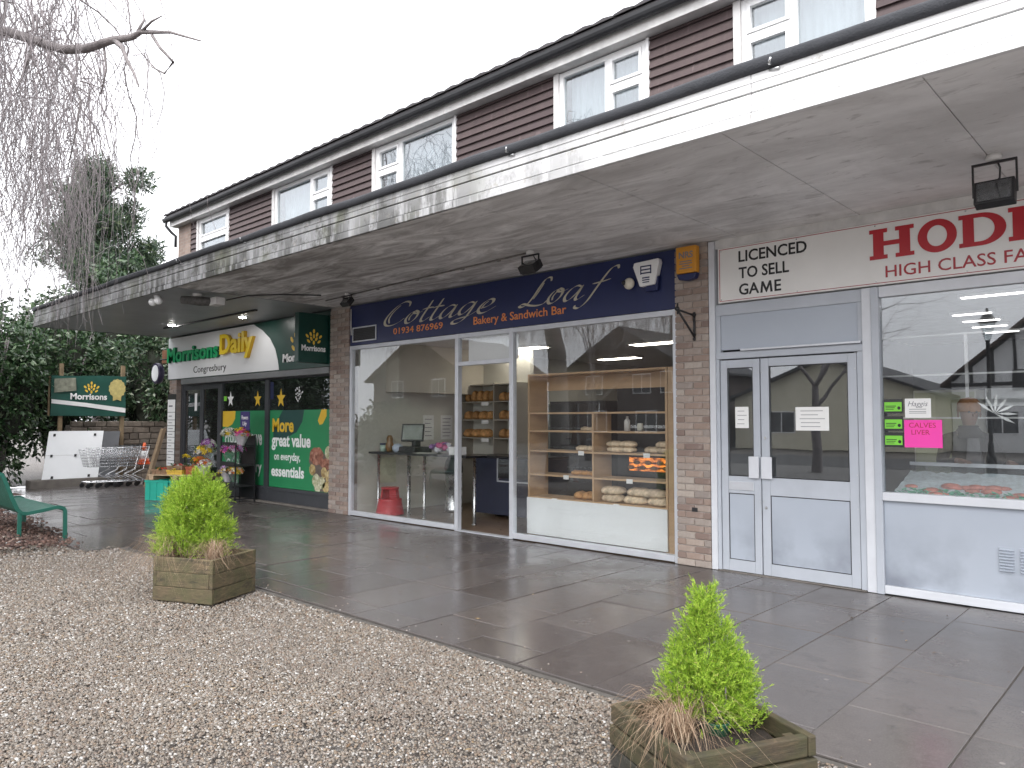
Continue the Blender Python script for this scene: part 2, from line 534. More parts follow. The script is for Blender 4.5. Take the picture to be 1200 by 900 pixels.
MT['post_wood'] = mat('weathered_post', (.20, .15, .09), .85, .3, 8, .2, 60)
MT['edging'] = mat('damp_edging', (.085, .078, .07), .9, .3, 6, .6, 60)
MT['wood_pale'] = mat('pale_timber', (.42, .31, .20), .7, .15, 6, .1, stretch=(1, 1, .2))
MT['white_panel'] = mat('white_laminate', (.80, .82, .84), .35, .03, 2)
MT['cream_wall'] = mat('cream_plaster', (.58, .57, .51), .75, .05, 1.5)
MT['grey_wall'] = mat('grey_plaster', (.40, .41, .42), .75, .08, 1.5)
MT['ceiling'] = mat('ceiling_tile', (.62, .62, .62), .8, .05, 2)
MT['floor_brown'] = mat('brown_vinyl_floor', (.17, .115, .075), .30, .2, 3, stretch=(.3, 2, 1))
MT['floor_grey'] = mat('grey_vinyl_floor', (.16, .16, .17), .35, .15, 3)
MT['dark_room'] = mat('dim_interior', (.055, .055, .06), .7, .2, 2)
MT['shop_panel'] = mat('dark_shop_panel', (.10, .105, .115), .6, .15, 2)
MT['navy_counter'] = mat('navy_counter', (.022, .028, .055), .4, .1, 3)
MT['bread'] = mat('bread_crust', (.44, .23, .085), .7, .45, 18, .5, 60, rnd=.25)
MT['flour_bread'] = mat('floury_bread', (.60, .48, .34), .85, .42, 16, .5, 50, rnd=.15)
MT['red_plastic'] = mat('red_plastic', (.52, .022, .032), .38, .08, 5)
MT['pink'] = mat('fluorescent_pink_card', (.90, .06, .42), .6, .04, 3)
MT['lime'] = mat('lime_label', (.20, .62, .05), .5, .04, 3)
MT['paper'] = mat('white_paper', (.80, .80, .79), .6, .03, 4)
MT['ink'] = mat('grey_print', (.20, .20, .22), .6, .1, 5)
MT['amber'] = mat('amber_plastic', (.62, .27, .025), .35, .05, 4)
MT['lamp_on'] = emit('lit_tube', (1.0, .93, .82), 6.0)
MT['lamp_tube'] = emit('lit_strip', (1.0, .97, .94), 3.0)
MT['lamp_spot'] = emit('lit_downlight', (1.0, .97, .94), 70.0)
def oven_mat():
    m, nt, n, l, b = _nodes('hot_oven')
    geo = n.new('ShaderNodeNewGeometry')
    f = ramp(nt, noise_tex(nt, 7, 5, .65, vec=geo.outputs['Position'], stretch=(1, 1, 2.5)), [(.36, 0), (.62, 1)])
    c = mixc(nt, f, (.16, .03, .004), (1.0, .30, .045))
    l.new(c, b.inputs['Base Color']); l.new(c, b.inputs['Emission Color'])
    l.new(math_(nt, 'ADD', math_(nt, 'MULTIPLY', f, .75), .12), b.inputs['Emission Strength'])
    return m
MT['oven'] = oven_mat()
MT['bench'] = mat('green_coated_steel', (.010, .105, .075), .38, .10, 6, .15, 250)
MT['wood_a'] = planter_wood('mossy_planter_timber', (.140, .104, .060), (.060, .066, .026), .40)
MT['wood_b'] = planter_wood('dark_wet_planter_timber', (.082, .058, .034), (.040, .046, .016), .6)
MT['wood_c'] = planter_wood('blackened_timber', (.045, .042, .038), (.035, .04, .022), .3)
MT['soil'] = mat('dark_soil', (.030, .022, .017), .95, .4, 25, 1.0, 60)
MT['teal'] = mat('teal_plastic', (.015, .36, .27), .45, .1, 6)
MT['cone_orange'] = mat('cone_orange', (.72, .12, .03), .5, .12, 8)
MT['bark'] = mat('grey_bark', (.20, .18, .18), .95, .35, 12, .9, 50)
MT['twig'] = mat('purple_grey_twigs', (.30, .27, .275), .9, .3, 8, island=.35)
MT['asphalt'] = mat('asphalt', (.052, .052, .054), .7, .2, 4, .4, 200)
MT['rubble'] = mat('rubble_stone', (.17, .145, .12), .9, .3, 6, .8, 25, rnd=.3)
MT['concrete'] = mat('old_concrete', (.16, .145, .13), .9, .2, 6, .5, 80)

# ------------------------------------------------------------------ the ground
def ground():
    m, nt, n, l, b = _nodes('ground_gravel')
    geo = n.new('ShaderNodeNewGeometry'); P = geo.outputs['Position']
    vo = n.new('ShaderNodeTexVoronoi'); vo.inputs['Scale'].default_value = 42
    l.new(P, vo.inputs['Vector'])
    sc = n.new('ShaderNodeSeparateColor'); l.new(vo.outputs['Color'], sc.inputs[0])
    c = ramp(nt, sc.outputs[0], [(0, (.065, .056, .048)), (.4, (.13, .115, .10)), (.75, (.19, .172, .155)), (1, (.28, .265, .25))])
    nz = noise_tex(nt, .7, 5, .6, vec=P)
    c = mixc(nt, ramp(nt, nz, [(.35, 0), (.7, .55)]), c, (.095, .08, .075))
    l.new(c, b.inputs['Base Color'])
    b.inputs['Roughness'].default_value = .6
    h = math_(nt, 'SUBTRACT', 1.0, vo.outputs['Distance'])
    bump(nt, b, h, .8, .012)
    g = MB()
    # one sheet to the horizon, finer near the shops
    R = 900
    g.add([(-R,-R,-.035),(R,-R,-.035),(R,R,-.035),(-R,R,-.035)], [(0,1,2,3)])
    o = g.build('ground', m); tag(o, kind='structure')
    # planting bed under the laurels
    bed = MB(); n = 28; vs = []
    for j in range(n+1):
        for i in range(n+1):
            x, y = -27+8.6*i/n, -10+7.6*j/n
            e = min(i, j, n-i, n-j)/n
            vs.append((x, y, -.03+.10*min(1, e*6)+.03*math.sin(x*2.1)*math.sin(y*2.7)*min(1, e*6)))
    bed.add(vs, [(j*(n+1)+i, j*(n+1)+i+1, (j+1)*(n+1)+i+1, (j+1)*(n+1)+i) for j in range(n) for i in range(n)], smooth=True)
    o = bed.build('planting_bed', mat('brown_leaf_litter', (.075, .045, .034), .9, .45, 9, 1.0, 40)); tag(o, kind='structure')
    # the road behind the photographer
    r = MB().box((-120,-27,-.03),(120,-19.5,-.012))
    o = r.build('road', MT['asphalt']); tag(o, kind='structure')
    r = MB().box((-60,-19.49,-.03),(60,-11.0,-.02))  # unseen ground added behind the camera to bounce light up to the soffit
    o = r.build('bounce_ground', mat('bounce_ground_mat', (.13, .125, .12), .7, .12, 2, .2, 60)); tag(o, kind='structure')
ground()

PAVE_EDGE = -3.80
def pave_front(x):
    """y of the pavement's gravel edge"""
    if x > -9.9: return PAVE_EDGE + .05*math.sin(x*1.3)*.4
    if x > -11.2: return PAVE_EDGE + .25 - (x+9.9)*(-.1)
    return -4.32

def pavement():
    root = thing('pavement', None, None, (0,0,0))
    del_keys = [k for k in ('label','category') if k in root]
    root['kind'] = 'structure'
    # bedding that shows in the joints
    bed = MB().box((-10.2, PAVE_EDGE, -.12), (4.0, -.02, -.006)).box((-21.2, -4.28, -.12), (-10.202, -.02, -.006))
    bed.build('bedding', mat('dark_joint_sand', (.066, .058, .053), .9, .3, 20, .4, 120), root)
    rng = random.Random(5)
    cols = []
    x = 3.99
    k = 0
    while x > -21:
        cols.append((x - .615, x)); x -= .615
    cnt = 0
    for ci, (x0, x1) in enumerate(cols):
        xm = (x0+x1)/2
        yb = PAVE_EDGE if xm > -10.2 else -4.28
        y = -.06 - (rng.choice((.18, .42, .6, .75)) if ci else .5)
        ys = [-.06, y]
        while ys[-1] > yb + .25:
            ys.append(ys[-1] - rng.choice((.9, .9, .9, .6)))
        ys[-1] = yb
        for a, c in zip(ys[:-1], ys[1:]):
            if abs(a-c) < .08: continue
            g = .0035
            dz = rng.uniform(-.0015, .004); t1 = rng.uniform(-.002, .002); t2 = rng.uniform(-.002, .002)
            X0, X1, Y0, Y1 = x0+g, x1-g, c+g, a-g
            b_ = .004
            cx, cy = (X0+X1)/2, (Y0+Y1)/2
            def zt(x_, y_): return dz + t1*(x_-cx)/.3 + t2*(y_-cy)/.45
            # chipped, softened top edge: a chamfer ring
            top = [(X0+b_, Y0+b_), (X1-b_, Y0+b_), (X1-b_, Y1-b_), (X0+b_, Y1-b_)]
            rim = [(X0, Y0), (X1, Y0), (X1, Y1), (X0, Y1)]
            vs = [(p[0], p[1], zt(*p)) for p in top] + [(p[0], p[1], zt(*p)-b_) for p in rim] + [(p[0], p[1], -.05) for p in rim]
            fs = [(0,1,2,3)] + [(i, 4+i, 4+(i+1)%4, (i+1)%4) for i in range(4)] + [(4+i, 8+i, 8+(i+1)%4, 4+(i+1)%4) for i in range(4)]
            MB().add(vs, fs).build('slab', MT['slab'], root, at=(cx, cy, 0))
            cnt += 1
    # thin concrete edging along the gravel
    ed = MT['edging']
    x = 4.0
    while x > -10.3:
        w = .915
        MB().box((x-w+.004, PAVE_EDGE-.050, -.12), (x-.004, PAVE_EDGE-.006, -.010+rng.uniform(-.006,.004))).build('edging', ed, root, bevel=.006)
        x -= w
    # low kerb at the far end, under the leaning board
    MB().box((-20.62, -2.25, -.1), (-20.2, -.55, .19)).build('kerb', MT['concrete'], root, bevel=.015)
    return root
pavement()

# ------------------------------------------------------------------ loose gravel
def pebble_field(name, rects, mats, seed, kind='stuff', lab=None, cat=None, zoff=-.03):
    """rects: list of (sampler returning n xy points, n, size range)"""
    rs = np.random.RandomState(seed)
    ico = bmesh.new(); bmesh.ops.create_icosphere(ico, subdivisions=1, radius=1.0)
    # keep a cheap 8-vert chunk instead of the full sphere: take a distorted cuboctahedral hull
    ico.free()
    base = np.array([(-1,-1,-.6),(1,-1,-.7),(1,1,-.6),(-1,1,-.7),(-.75,-.8,.55),(.85,-.7,.7),(.7,.85,.5),(-.8,.7,.65)], float)
    base *= .72
    quads = np.array([(4,5,6,7),(0,1,5,4),(1,2,6,5),(2,3,7,6),(3,0,4,7)])
    allp = []
    for pts, smin, smax in rects:
        n = len(pts)
        s = rs.uniform(smin, smax, n)
        jit = base[None] * (1 + rs.uniform(-.35, .35, (n, 8, 3)))
        jit[:, :, 2] *= rs.uniform(.45, .9, n)[:, None]
        jit[:, :, 1] *= rs.uniform(.6, 1.0, n)[:, None]
        # tilt
        tx = rs.uniform(-.5, .5, n); a = rs.uniform(0, 2*np.pi, n)
        y = jit[:, :, 1]*np.cos(tx)[:, None] - jit[:, :, 2]*np.sin(tx)[:, None]
        z = jit[:, :, 1]*np.sin(tx)[:, None] + jit[:, :, 2]*np.cos(tx)[:, None]
        x = jit[:, :, 0]
        X = (x*np.cos(a)[:, None] - y*np.sin(a)[:, None])*s[:, None] + pts[:, 0][:, None]
        Y = (x*np.sin(a)[:, None] + y*np.cos(a)[:, None])*s[:, None] + pts[:, 1][:, None]
        Z = z*s[:, None] + pts[:, 2][:, None] + s[:, None]*.3
        allp.append(np.stack([X, Y, Z], -1).reshape(-1, 3))
    V = np.concatenate(allp); n = len(V)//8
    F = (quads[None] + (np.arange(n)*8)[:, None, None]).reshape(-1)
    me = bpy.data.meshes.new(name)
    me.vertices.add(len(V)); me.vertices.foreach_set('co', V.astype(np.float32).ravel())
    me.loops.add(len(F)); me.loops.foreach_set('vertex_index', F.astype(np.int32))
    me.polygons.add(len(F)//4)
    me.polygons.foreach_set('loop_start', np.arange(0, len(F), 4, dtype=np.int32))
    me.materials.append(mats)
    me.update(calc_edges=True)
    o = bpy.data.objects.new(name, me); link(o)
    return tag(o, lab, cat, kind=kind)

def in_view_points(rs, n, rmin, rmax, ymax, extra=None):
    """random ground points in a wedge before the lens, on the gravel side of the edging"""
    out = []
    while sum(len(p) for p in out) < n:
        k = n*2
        r = np.sqrt(rs.uniform(rmin**2, rmax**2, k))
        a = rad(42.85) + rs.uniform(rad(-41), rad(42), k)
        x = -np.sin(a)*r; y = np.cos(a)*r - 7.5
        lim = np.where(x > -10.3, PAVE_EDGE-.06, -4.30)
        ok = (y < lim + ymax)
        out.append(np.stack([x, y], -1)[ok])
    return np.concatenate(out)[:n]

def hgt(x, y):
    return -.016 + .007*np.sin(x*1.7+y*.9) + .006*np.sin(x*.8-y*2.1) + .004*np.sin(x*4.1+y*3.3)

def gravel():
    rs = np.random.RandomState(11)
    G = []
    for n, r0, r1, s0, s1 in ((56000, 2.2, 4.2, .0045, .0105), (74000, 4.2, 6.4, .005, .0115), (58000, 6.4, 10.5, .007, .014), (11000, 10.5, 15, .012, .021)):
        p = in_view_points(rs, n, r0, r1, 0)
        z = hgt(p[:, 0], p[:, 1]) + rs.uniform(-.004, .008, n)
        G.append((np.column_stack([p, z]), s0, s1))
    # a few stones kicked onto the paving
    p = np.column_stack([rs.uniform(-9.5, 1, 90), PAVE_EDGE + rs.exponential(.10, 90)])
    G.append((np.column_stack([p, np.full(90, .003)]), .005, .009))
    sm = stone_mat('gravel_stones', [(0, (.088, .072, .058)), (.20, (.160, .136, .112)), (.42, (.220, .194, .164)), (.60, (.205, .155, .108)), (.72, (.15, .105, .08)), (.86, (.275, .255, .228)), (.96, (.36, .345, .325)), (1, (.54, .53, .51))])
    pebble_field('gravel', G, sm, 3, lab='loose pale brown and white gravel before the shops', cat='gravel')
    # leaf mulch under the bench
    n = 9000
    p = np.column_stack([rs.uniform(-17.5, -10.4, n), rs.normal(-4.75, .42, n)])
    keep = (p[:, 1] < -4.05 + .30*(p[:, 0] < -13) + .1*np.sin(p[:, 0]*3)) & (p[:, 1] > -6.2)
    keep &= ~((p[:, 0] > -11.6) & (rs.rand(n) > (-10.4 - p[:, 0])/1.2))
    p = p[keep]
    z = rs.uniform(-.015, .05, len(p)) + .06*np.exp(-((p[:, 1]+4.75)/.3)**2)
    mm = stone_mat('bark_mulch_chips', [(0, (.035, .018, .015)), (.4, (.085, .042, .032)), (.75, (.13, .072, .055)), (.93, (.17, .11, .085)), (1, (.30, .26, .22))], .7)
    pebble_field('leaf_mulch', [(np.column_stack([p, z]), .012, .035)], mm, 8, lab='brown leaf mulch heaped under the green bench', cat='mulch')
gravel()

def fallen_leaves():
    rs = np.random.RandomState(17); mb = MB()
    for k in range(260):
        if k < 190: x, y, z = rs.uniform(-9, 0), rs.uniform(-6.6, -3.95), .004
        else: x, y, z = rs.uniform(-14, 0), rs.uniform(-3.7, -.3), .006
        a = rs.uniform(0, 6.28); L = rs.uniform(.010, .026); w = L*rs.uniform(.25, .5)
        u = np.array([math.cos(a), math.sin(a)]); v = np.array([-u[1], u[0]])
        c = np.array([x, y])
        pts = [c-u*L, c+v*w, c+u*L, c-v*w]
        mb.add([(p[0], p[1], z+rs.uniform(0, .006)) for p in pts], [(0, 1, 2, 3)])
    m = stone_mat('dead_leaves', [(0, (.05, .03, .02)), (.5, (.13, .08, .04)), (.85, (.22, .15, .07)), (1, (.33, .28, .20))], .8)
    o = mb.build('fallen_leaves', m)
    tag(o, 'scattered dead leaves on the gravel and paving', 'leaves', kind='stuff')
fallen_leaves()

# ------------------------------------------------------------------ the terrace
SOF = 3.575
BLD = thing('shop_building', 'long two storey shop terrace with brown boarding and projecting concrete canopy', 'building', (-8, 0, 0))
XL, XR = -18.0, 4.0

def brick_wall_mat():
    m, nt, n, l, b = _nodes('far_brickwork')
    tc = n.new('ShaderNodeTexCoord')
    mp = n.new('ShaderNodeMapping'); mp.inputs['Rotation'].default_value = (rad(90), 0, 0)
    l.new(tc.outputs['Object'], mp.inputs[0])
    br = n.new('ShaderNodeTexBrick')
    br.inputs['Scale'].default_value = 1.0; br.inputs['Brick Width'].default_value = .225; br.inputs['Row Height'].default_value = .075
    br.inputs['Mortar Size'].default_value = .006
    br.inputs['Color1'].default_value = (.24, .175, .145, 1); br.inputs['Color2'].default_value = (.33, .25, .21, 1)
    br.inputs['Mortar'].default_value = (.28, .25, .23, 1)
    l.new(mp.outputs[0], br.inputs['Vector'])
    c = mixc(nt, ramp(nt, noise_tex(nt, 3, 5), [(.4, 0), (.7, .5)]), br.outputs[0], (.15, .12, .105))
    l.new(c, b.inputs['Base Color']); b.inputs['Roughness'].default_value = .9
    return m
MT['brickwall'] = brick_wall_mat()

# carcass: end walls, party walls, back wall, floors
cw = MT['cream_wall']
bx('end_wall', (-18.0, .16, 0), (-17.72, 9, SOF), MT['brickwall'], BLD)
bx('end_wall', (XR-.3, .02, 0), (XR, 9, SOF), MT['brickwall'], BLD)
bx('party_wall', (-11.25, .16, 0), (-10.72, 9, SOF), cw, BLD)
bx('party_wall', (-4.36, .05, 0), (-3.99, 9, SOF), cw, BLD)
bx('back_wall', (-18.0, 9.002, 0), (XR, 9.25, 6.2), MT['brickwall'], BLD)
bx('upper_floor', (-18.0, .12, SOF+.002), (XR, 9, SOF+.30), MT['ceiling'], BLD)
bx('shop_floor', (-10.71, .08, -.12), (-4.37, 8.99, -.002), MT['floor_brown'], BLD)
bx('shop_floor', (-3.98, .08, -.12), (XR-.31, 8.99, -.002), MT['floor_grey'], BLD)
bx('shop_floor', (-17.71, .22, -.12), (-11.26, 8.99, -.002), MT['floor_grey'], BLD)
bx('shop_ceiling', (-10.71, .10, 2.96), (-4.37, 8.99, 3.0), MT['ceiling'], BLD)
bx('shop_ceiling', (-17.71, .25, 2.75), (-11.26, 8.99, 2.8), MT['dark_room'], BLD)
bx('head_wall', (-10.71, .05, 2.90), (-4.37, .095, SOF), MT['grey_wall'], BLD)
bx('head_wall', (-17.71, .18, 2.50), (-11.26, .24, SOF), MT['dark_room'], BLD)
bx('head_wall', (-3.98, .05, 2.86), (XR-.31, .095, SOF), MT['grey_wall'], BLD)

# brick piers, every brick its own piece
brick_me = {}
def brick(parent, x0, x1, y0, y1, z0, z1):
    key = (round(x1-x0, 3), round(y1-y0, 3))
    if key not in brick_me:
        w, d, h = x1-x0, y1-y0, .065
        c = .004
        mb = MB()
        vs = []
        for z, i in ((0, c), (c, 0), (h-c, 0), (h, c)):
            vs += [(i, i, z), (w-i, i, z), (w-i, d-i, z), (i, d-i, z)]
        fs = [(3,2,1,0), (12,13,14,15)]
        for k in range(3):
            fs += [(k*4+i, k*4+(i+1)%4, k*4+4+(i+1)%4, k*4+4+i) for i in range(4)]
        mb.add(vs, fs)
        brick_me[key] = mb.mesh('brick', MT['brick'])
    o = bpy.data.objects.new('brick', brick_me[key])
    link(o, parent)
    o.location = Vector((x0, y0, z0)) - worigin(parent)
    return o

def brick_pier(x0, x1, yf, yb, z1, seed):
    rng = random.Random(seed)
    p = MB().box((x0+.008, yf+.010, 0), (x1-.008, yb, z1)).build('brick_pier', MT['mortar'], BLD)
    z = .004; k = 0
    while z + .065 < z1:
        w = x1-x0
        joints = []
        first = .215 if k % 2 == 0 else .1025
        x = x0
        ws = first
        while x < x1-.02:
            e = min(x+ws, x1)
            if x1-e < .05: e = x1
            if e-x > .03:
                brick(p, round(x, 3), round(e, 3), yf+rng.uniform(-.003, .002), yf+.1025, z, z+.065)
            x = e+.010; ws = .215
        z += .075; k += 1
    return p
brick_pier(-4.385, -3.975, -.055, .05, SOF, 1)
brick_pier(-11.28, -10.715, -.045, .16, SOF, 2)
brick_pier(-18.0, -17.62, -.02, .155, SOF, 3)

# ---- canopy
CY = -2.85
can = bx('canopy', (XL+.03, CY+.03, SOF+.032), (XR, .10, 3.90), MT['concrete'], BLD)
edges = [XR]
x = 2.61
while x > -10.9:
    edges.append(x); x -= 1.25
edges.append(-11.15)
rng = random.Random(4)
for a, b in zip(edges[1:], edges[:-1]):
    dz = rng.uniform(0, .004)
    MB().box((a+.0035, CY+.032, SOF-dz), (b-.0035, -.004, SOF+.030)).build('soffit_panel', MT['soffit'], can, bevel=.003)
MB().box((XL+.032, CY+.032, SOF-.006), (-11.155, .12, SOF+.030)).build('soffit_panel', MT['soffit_grey'], can)
# fascia boards in lengths, three courses with open grooves
cuts = [4.0, 1.9, -2.15, -5.05, -8.95, -13.1, XL]
for (z0, z1, pr) in ((3.562, 3.634, .014), (3.644, 3.764, .0), (3.776, 3.895, .0)):
    for b, a in zip(cuts[:-1], cuts[1:]):
        j = rng.uniform(-.003, .003)
        MB().box((a+.002, CY-pr, z0+j*.5), (b-.002, CY+.026, z1+j*.5)).build('fascia_board', MT['fascia'], can, bevel=.004)
    MB().box((XL-pr, CY+.028, z0), (XL+.026, .1, z1)).build('fascia_board', MT['fascia'], can, bevel=.004)
# thin hairline batten on the upper board
MB().box((XL, CY-.006, 3.836), (XR, CY+.0, 3.843)).build('fascia_bead', MT['fascia'], can)
# felt upstand, wavy along its length
fe = MB()
xs = [XR - i*.35 for i in range(64)]
xs = [x for x in xs if x > XL-.05] + [XL-.05]
ring = []
for i, x in enumerate(xs):
    w = .010*math.sin(x*2.3) + .006*math.sin(x*5.1+1)
    prof = [(CY+.20, 3.92), (CY-.012, 3.890+w*.3), (CY-.034, 3.900+w*.3), (CY-.036, 3.955+w*.8), (CY-.018, 3.978+w*.8), (CY+.02, 3.984+w*.8), (CY+.20, 3.955)]
    ring.append([(x, y, z) for y, z in prof])
k = len(ring[0])
vs = [p for r in ring for p in r]
fs = [(i*k+j, i*k+(j+1) % k, (i+1)*k+(j+1) % k, (i+1)*k+j) for i in range(len(ring)-1) for j in range(k)]
fs += [tuple(reversed(range(k))), tuple((len(ring)-1)*k+j for j in range(k))]
fe.add(vs, fs, smooth=True)
fe.build('felt_edging', MT['felt'], can)
MB().box((XL-.03, CY+.2, 3.885), (XL+.10, .1, 3.975)).build('felt_edging', MT['felt'], can)
MB().box((XL+.1, CY+.2, 3.902), (XR, .03, 3.93)).build('roof_felt', MT['felt'], can)
# hooks left on the fascia
for x in (-9.0, -4.33, -2.0, -10.9):
    h = MB().tube([(x, CY-.005, 3.91), (x, CY-.06, 3.90), (x+.02, CY-.075, 3.93)], .008, 6)
    h.tube([(x-.02, CY-.002, 3.885), (x+.05, CY-.012, 3.875)], .010, 6)
    h.build('hook', MT['steel'], can)

# ---- upper storey
ZT = 6.17
WIN = [(-16.66, -15.25, 'T'), (-13.33, -11.38, 'R'), (-10.07, -8.13, 'L'), (-6.11, -4.77, 'R'), (-3.57, -2.24, 'L'), (-.45, .95, 'R')]
xs = [-17.70] + [v for w in WIN for v in w[:2]] + [XR]
def upper_wall():
    mb = MB()
    for i in range(0, len(xs), 2):
        mb.box((xs[i], .06, 3.95), (xs[i+1], .28, ZT+.05))
    for a, b, _ in WIN:
        mb.box((a, .062, 3.95), (b, .278, 4.62))
    mb.box((-17.70, .282, 3.95), (-17.45, 9, ZT+.05)); mb.box((XR-.25, .282, 3.95), (XR, 9, ZT+.05))
    return mb.build('upper_wall', MT['brickwall'], BLD)
UW = upper_wall()
bx('room_wall', (-17.44, 2.6, 3.96), (XR-.26, 2.7, ZT), MT['grey_wall'], BLD)
# lapped boarding between the windows, one board per course
def boards(x0, x1):
    z = 4.03
    rng = random.Random(int(x0*100))
    while z < ZT-.02:
        h = min(.118, ZT-.005-z)
        t = rng.uniform(-.003, .003)
        y0 = .012; mb = MB()
        a, b = x0+.004, x1-.004
        # tilted lap: bottom edge proud
        mb.add([(a, y0-.024+t, z), (b, y0-.024-t, z), (b, .058, z), (a, .058, z), (a, y0+.012, z+h+.012), (b, y0+.012, z+h+.012), (b, .058, z+h+.012), (a, .058, z+h+.012)],
               [(0,3,2,1),(4,5,6,7),(0,1,5,4),(1,2,6,5),(2,3,7,6),(3,0,4,7)])
        mb.build('cladding_board', MT['cladding'], UW)
        z += .116
boards(-17.06, WIN[0][0]-.0)
for i in range(len(WIN)):
    boards(WIN[i][1], WIN[i+1][0] if i+1 < len(WIN) else XR)
bx('corner_pier', (-17.72, -.005, 3.95), (-17.07, .058, ZT), MT['brickwall'], UW)

def window(x0, x1, style):
    w = MB().box((x0+.002, .03, 4.62), (x1-.002, .10, 4.66)).build('window', MT['upvc'], BLD)
    zb, zt = 4.66, ZT-.015
    f = MB()
    t = .065
    y0, y1 = .004, .075
    f.box((x0+.002, y0, zb), (x0+t, y1, zt)); f.box((x1-t, y0, zb), (x1-.002, y1, zt))
    f.box((x0+t, y0+.002, zt-t), (x1-t, y1-.002, zt)); f.box((x0+t, y0+.002, zb), (x1-t, y1-.002, zb+t))
    W = x1-x0
    if style == 'T':
        f.box((x0+t, y0+.001, zt-.50), (x1-t, y1-.001, zt-.42))
        panes = [(x0+t, x1-t, zb+t, zt-.50), (x0+t, x1-t, zt-.42, zt-t)]
        sash = panes
    else:
        mx = x1-t-W*.30 if style == 'R' else x0+t+W*.30
        if W < 1.5: mx = x1-t-W*.38 if style == 'R' else x0+t+W*.38
        f.box((mx-.04, y0+.001, zb+t), (mx+.04, y1-.001, zt-t))
        ca, cb = (mx+.04, x1-t) if style == 'R' else (x0+t, mx-.04)
        f.box((ca, y0+.003, zt-.47), (cb, y1-.003, zt-.40))
        sash = [(ca, cb, zt-.40, zt-t), (ca, cb, zb+t, zt-.47)]
        panes = sash + [(x0+t, mx-.04, zb+t, zt-t) if style == 'R' else (mx+.04, x1-t, zb+t, zt-t)]
    f.build('frame', MT['upvc'], w, bevel=.006)
    for a, b, c, d in sash:
        s = MB(); q = .042
        s.box((a+.003, y0-.012, c+.003), (a+q, y1-.02, d-.003)); s.box((b-q, y0-.012, c+.003), (b-.003, y1-.02, d-.003))
        s.box((a+q, y0-.011, d-q), (b-q, y1-.021, d-.003)); s.box((a+q, y0-.011, c+.003), (b-q, y1-.021, c+q))
        s.build('sash', MT['upvc'], w, bevel=.004)
    for a, b, c, d in panes:
        MB().box((a-.004, .040, c-.004), (b+.004, .046, d+.004)).build('pane', MT['glass_up'], w)
    # full white jamb post beside the frame, reaching the eaves
    s = x0-.055 if style in 'RT' else x0-.07
    MB().box((x0-.085, -.02, 4.62), (x0-.001, .056, ZT-.01)).build('jamb', MT['dirty_white'], w, bevel=.004)
    MB().box((x1+.001, -.02, 4.62), (x1+.04, .056, ZT-.01)).build('jamb', MT['upvc'], w, bevel=.004)
    # net curtain inside
    cm = MB(); n = 40; vs = []
    for i in range(n+1):
        x = x0+.07+(x1-x0-.14)*i/n
        y = .19+.016*math.sin(i*1.9)+.01*math.sin(i*.7)
        vs += [(x, y, 4.64), (x, y, ZT-.03)]
    cm.add(vs, [(2*i, 2*i+2, 2*i+3, 2*i+1) for i in range(n)], smooth=True)
    frac = {'T': 1}.get(style, 1)
    cm.build('curtain', CURT if style != 'T' else CURT_D, w)
CURT = mat('white_net_curtain', (.50, .51, .53), .9, .12, 6, stretch=(3, 1, .3))
CURT_D = mat('blue_grey_curtain', (.20, .24, .25), .9, .15, 6, stretch=(3, 1, .3))
for a, b, s in WIN:
    window(a, b, s)

# ---- roof, eaves and gutter
RO = MB()
ye, ze, yr, zr = -.25, 6.41, 4.6, 7.95
RO.add([(-17.95, ye, ze), (XR+.2, ye, ze), (XR+.2, yr, zr), (-17.95, yr, zr), (-17.95, ye, ze-.05), (XR+.2, ye, ze-.05), (XR+.2, yr, zr-.05), (-17.95, yr, zr-.05)],
       [(0,1,2,3), (7,6,5,4), (0,4,5,1), (1,5,6,2), (3,2,6,7), (0,3,7,4)])
RO.add([(-17.95, yr+.002, zr), (XR+.2, yr+.002, zr), (XR+.2, 9.6, ze), (-17.95, 9.6, ze)], [(0,1,2,3)])
roof = RO.build('roof', MT['roof_tile'], BLD)
ti = MB(); x = -17.95; rng = random.Random(9)
while x < XR:
    w = .30
    for row in range(3):
        off = .15 if row % 2 else 0
        s = (zr-ze)/(yr-ye)
        y = ye-.03+row*.28; z = ze+.004+row*.28*s+rng.uniform(0, .008)
        ti.add([(x+off, y, z), (x+off+w-.01, y, z+.0), (x+off+w-.01, y+.33, z+.33*s), (x+off, y+.33, z+.33*s),
                (x+off, y, z+.024), (x+off+w*.5, y, z+.046), (x+off+w-.01, y, z+.024), (x+off+w-.01, y+.33, z+.33*s+.012), (x+off+w*.5, y+.33, z+.33*s+.03), (x+off, y+.33, z+.33*s+.012)],
               [(0,1,6,5,4), (4,5,8,9), (5,6,7,8), (1,2,7,6), (3,0,4,9)])
    x += w
o = ti.build('eaves_tiles', MT['roof_tile'], roof); o['kind'] = 'stuff'
bx('eaves_soffit', (-17.85, -.142, ZT-.002), (XR, .055, ZT+.012), MT['dirty_white'], roof)
for a, b in ((-17.85, -13.2), (-13.196, -8.2), (-8.196, -3.3), (-3.296, 0.9), (.904, XR)):
    MB().box((a, -.165, ZT-.012), (b, -.144, ZT+.19)).build('fascia_board', MT['dirty_white'], roof, bevel=.003)
gu = MB()
arc = [(-.232+.064*math.cos(PI+PI*i/8), 6.355+.092*math.sin(PI+PI*i/8)) for i in range(9)]
arc2 = [(-.232+.056*math.cos(2*PI-PI*i/8), 6.357+.084*math.sin(2*PI-PI*i/8)) for i in range(9)]
prof = arc + arc2
n = len(prof)
vs = [(-17.98, y, z) for y, z in prof] + [(XR, y, z) for y, z in prof]
gu.add(vs, [(i, (i+1) % n, n+(i+1) % n, n+i) for i in range(n)] + [tuple(reversed(range(n))), tuple(range(n, 2*n))], smooth=False)
gu.build('gutter', MT['gutter'], roof)
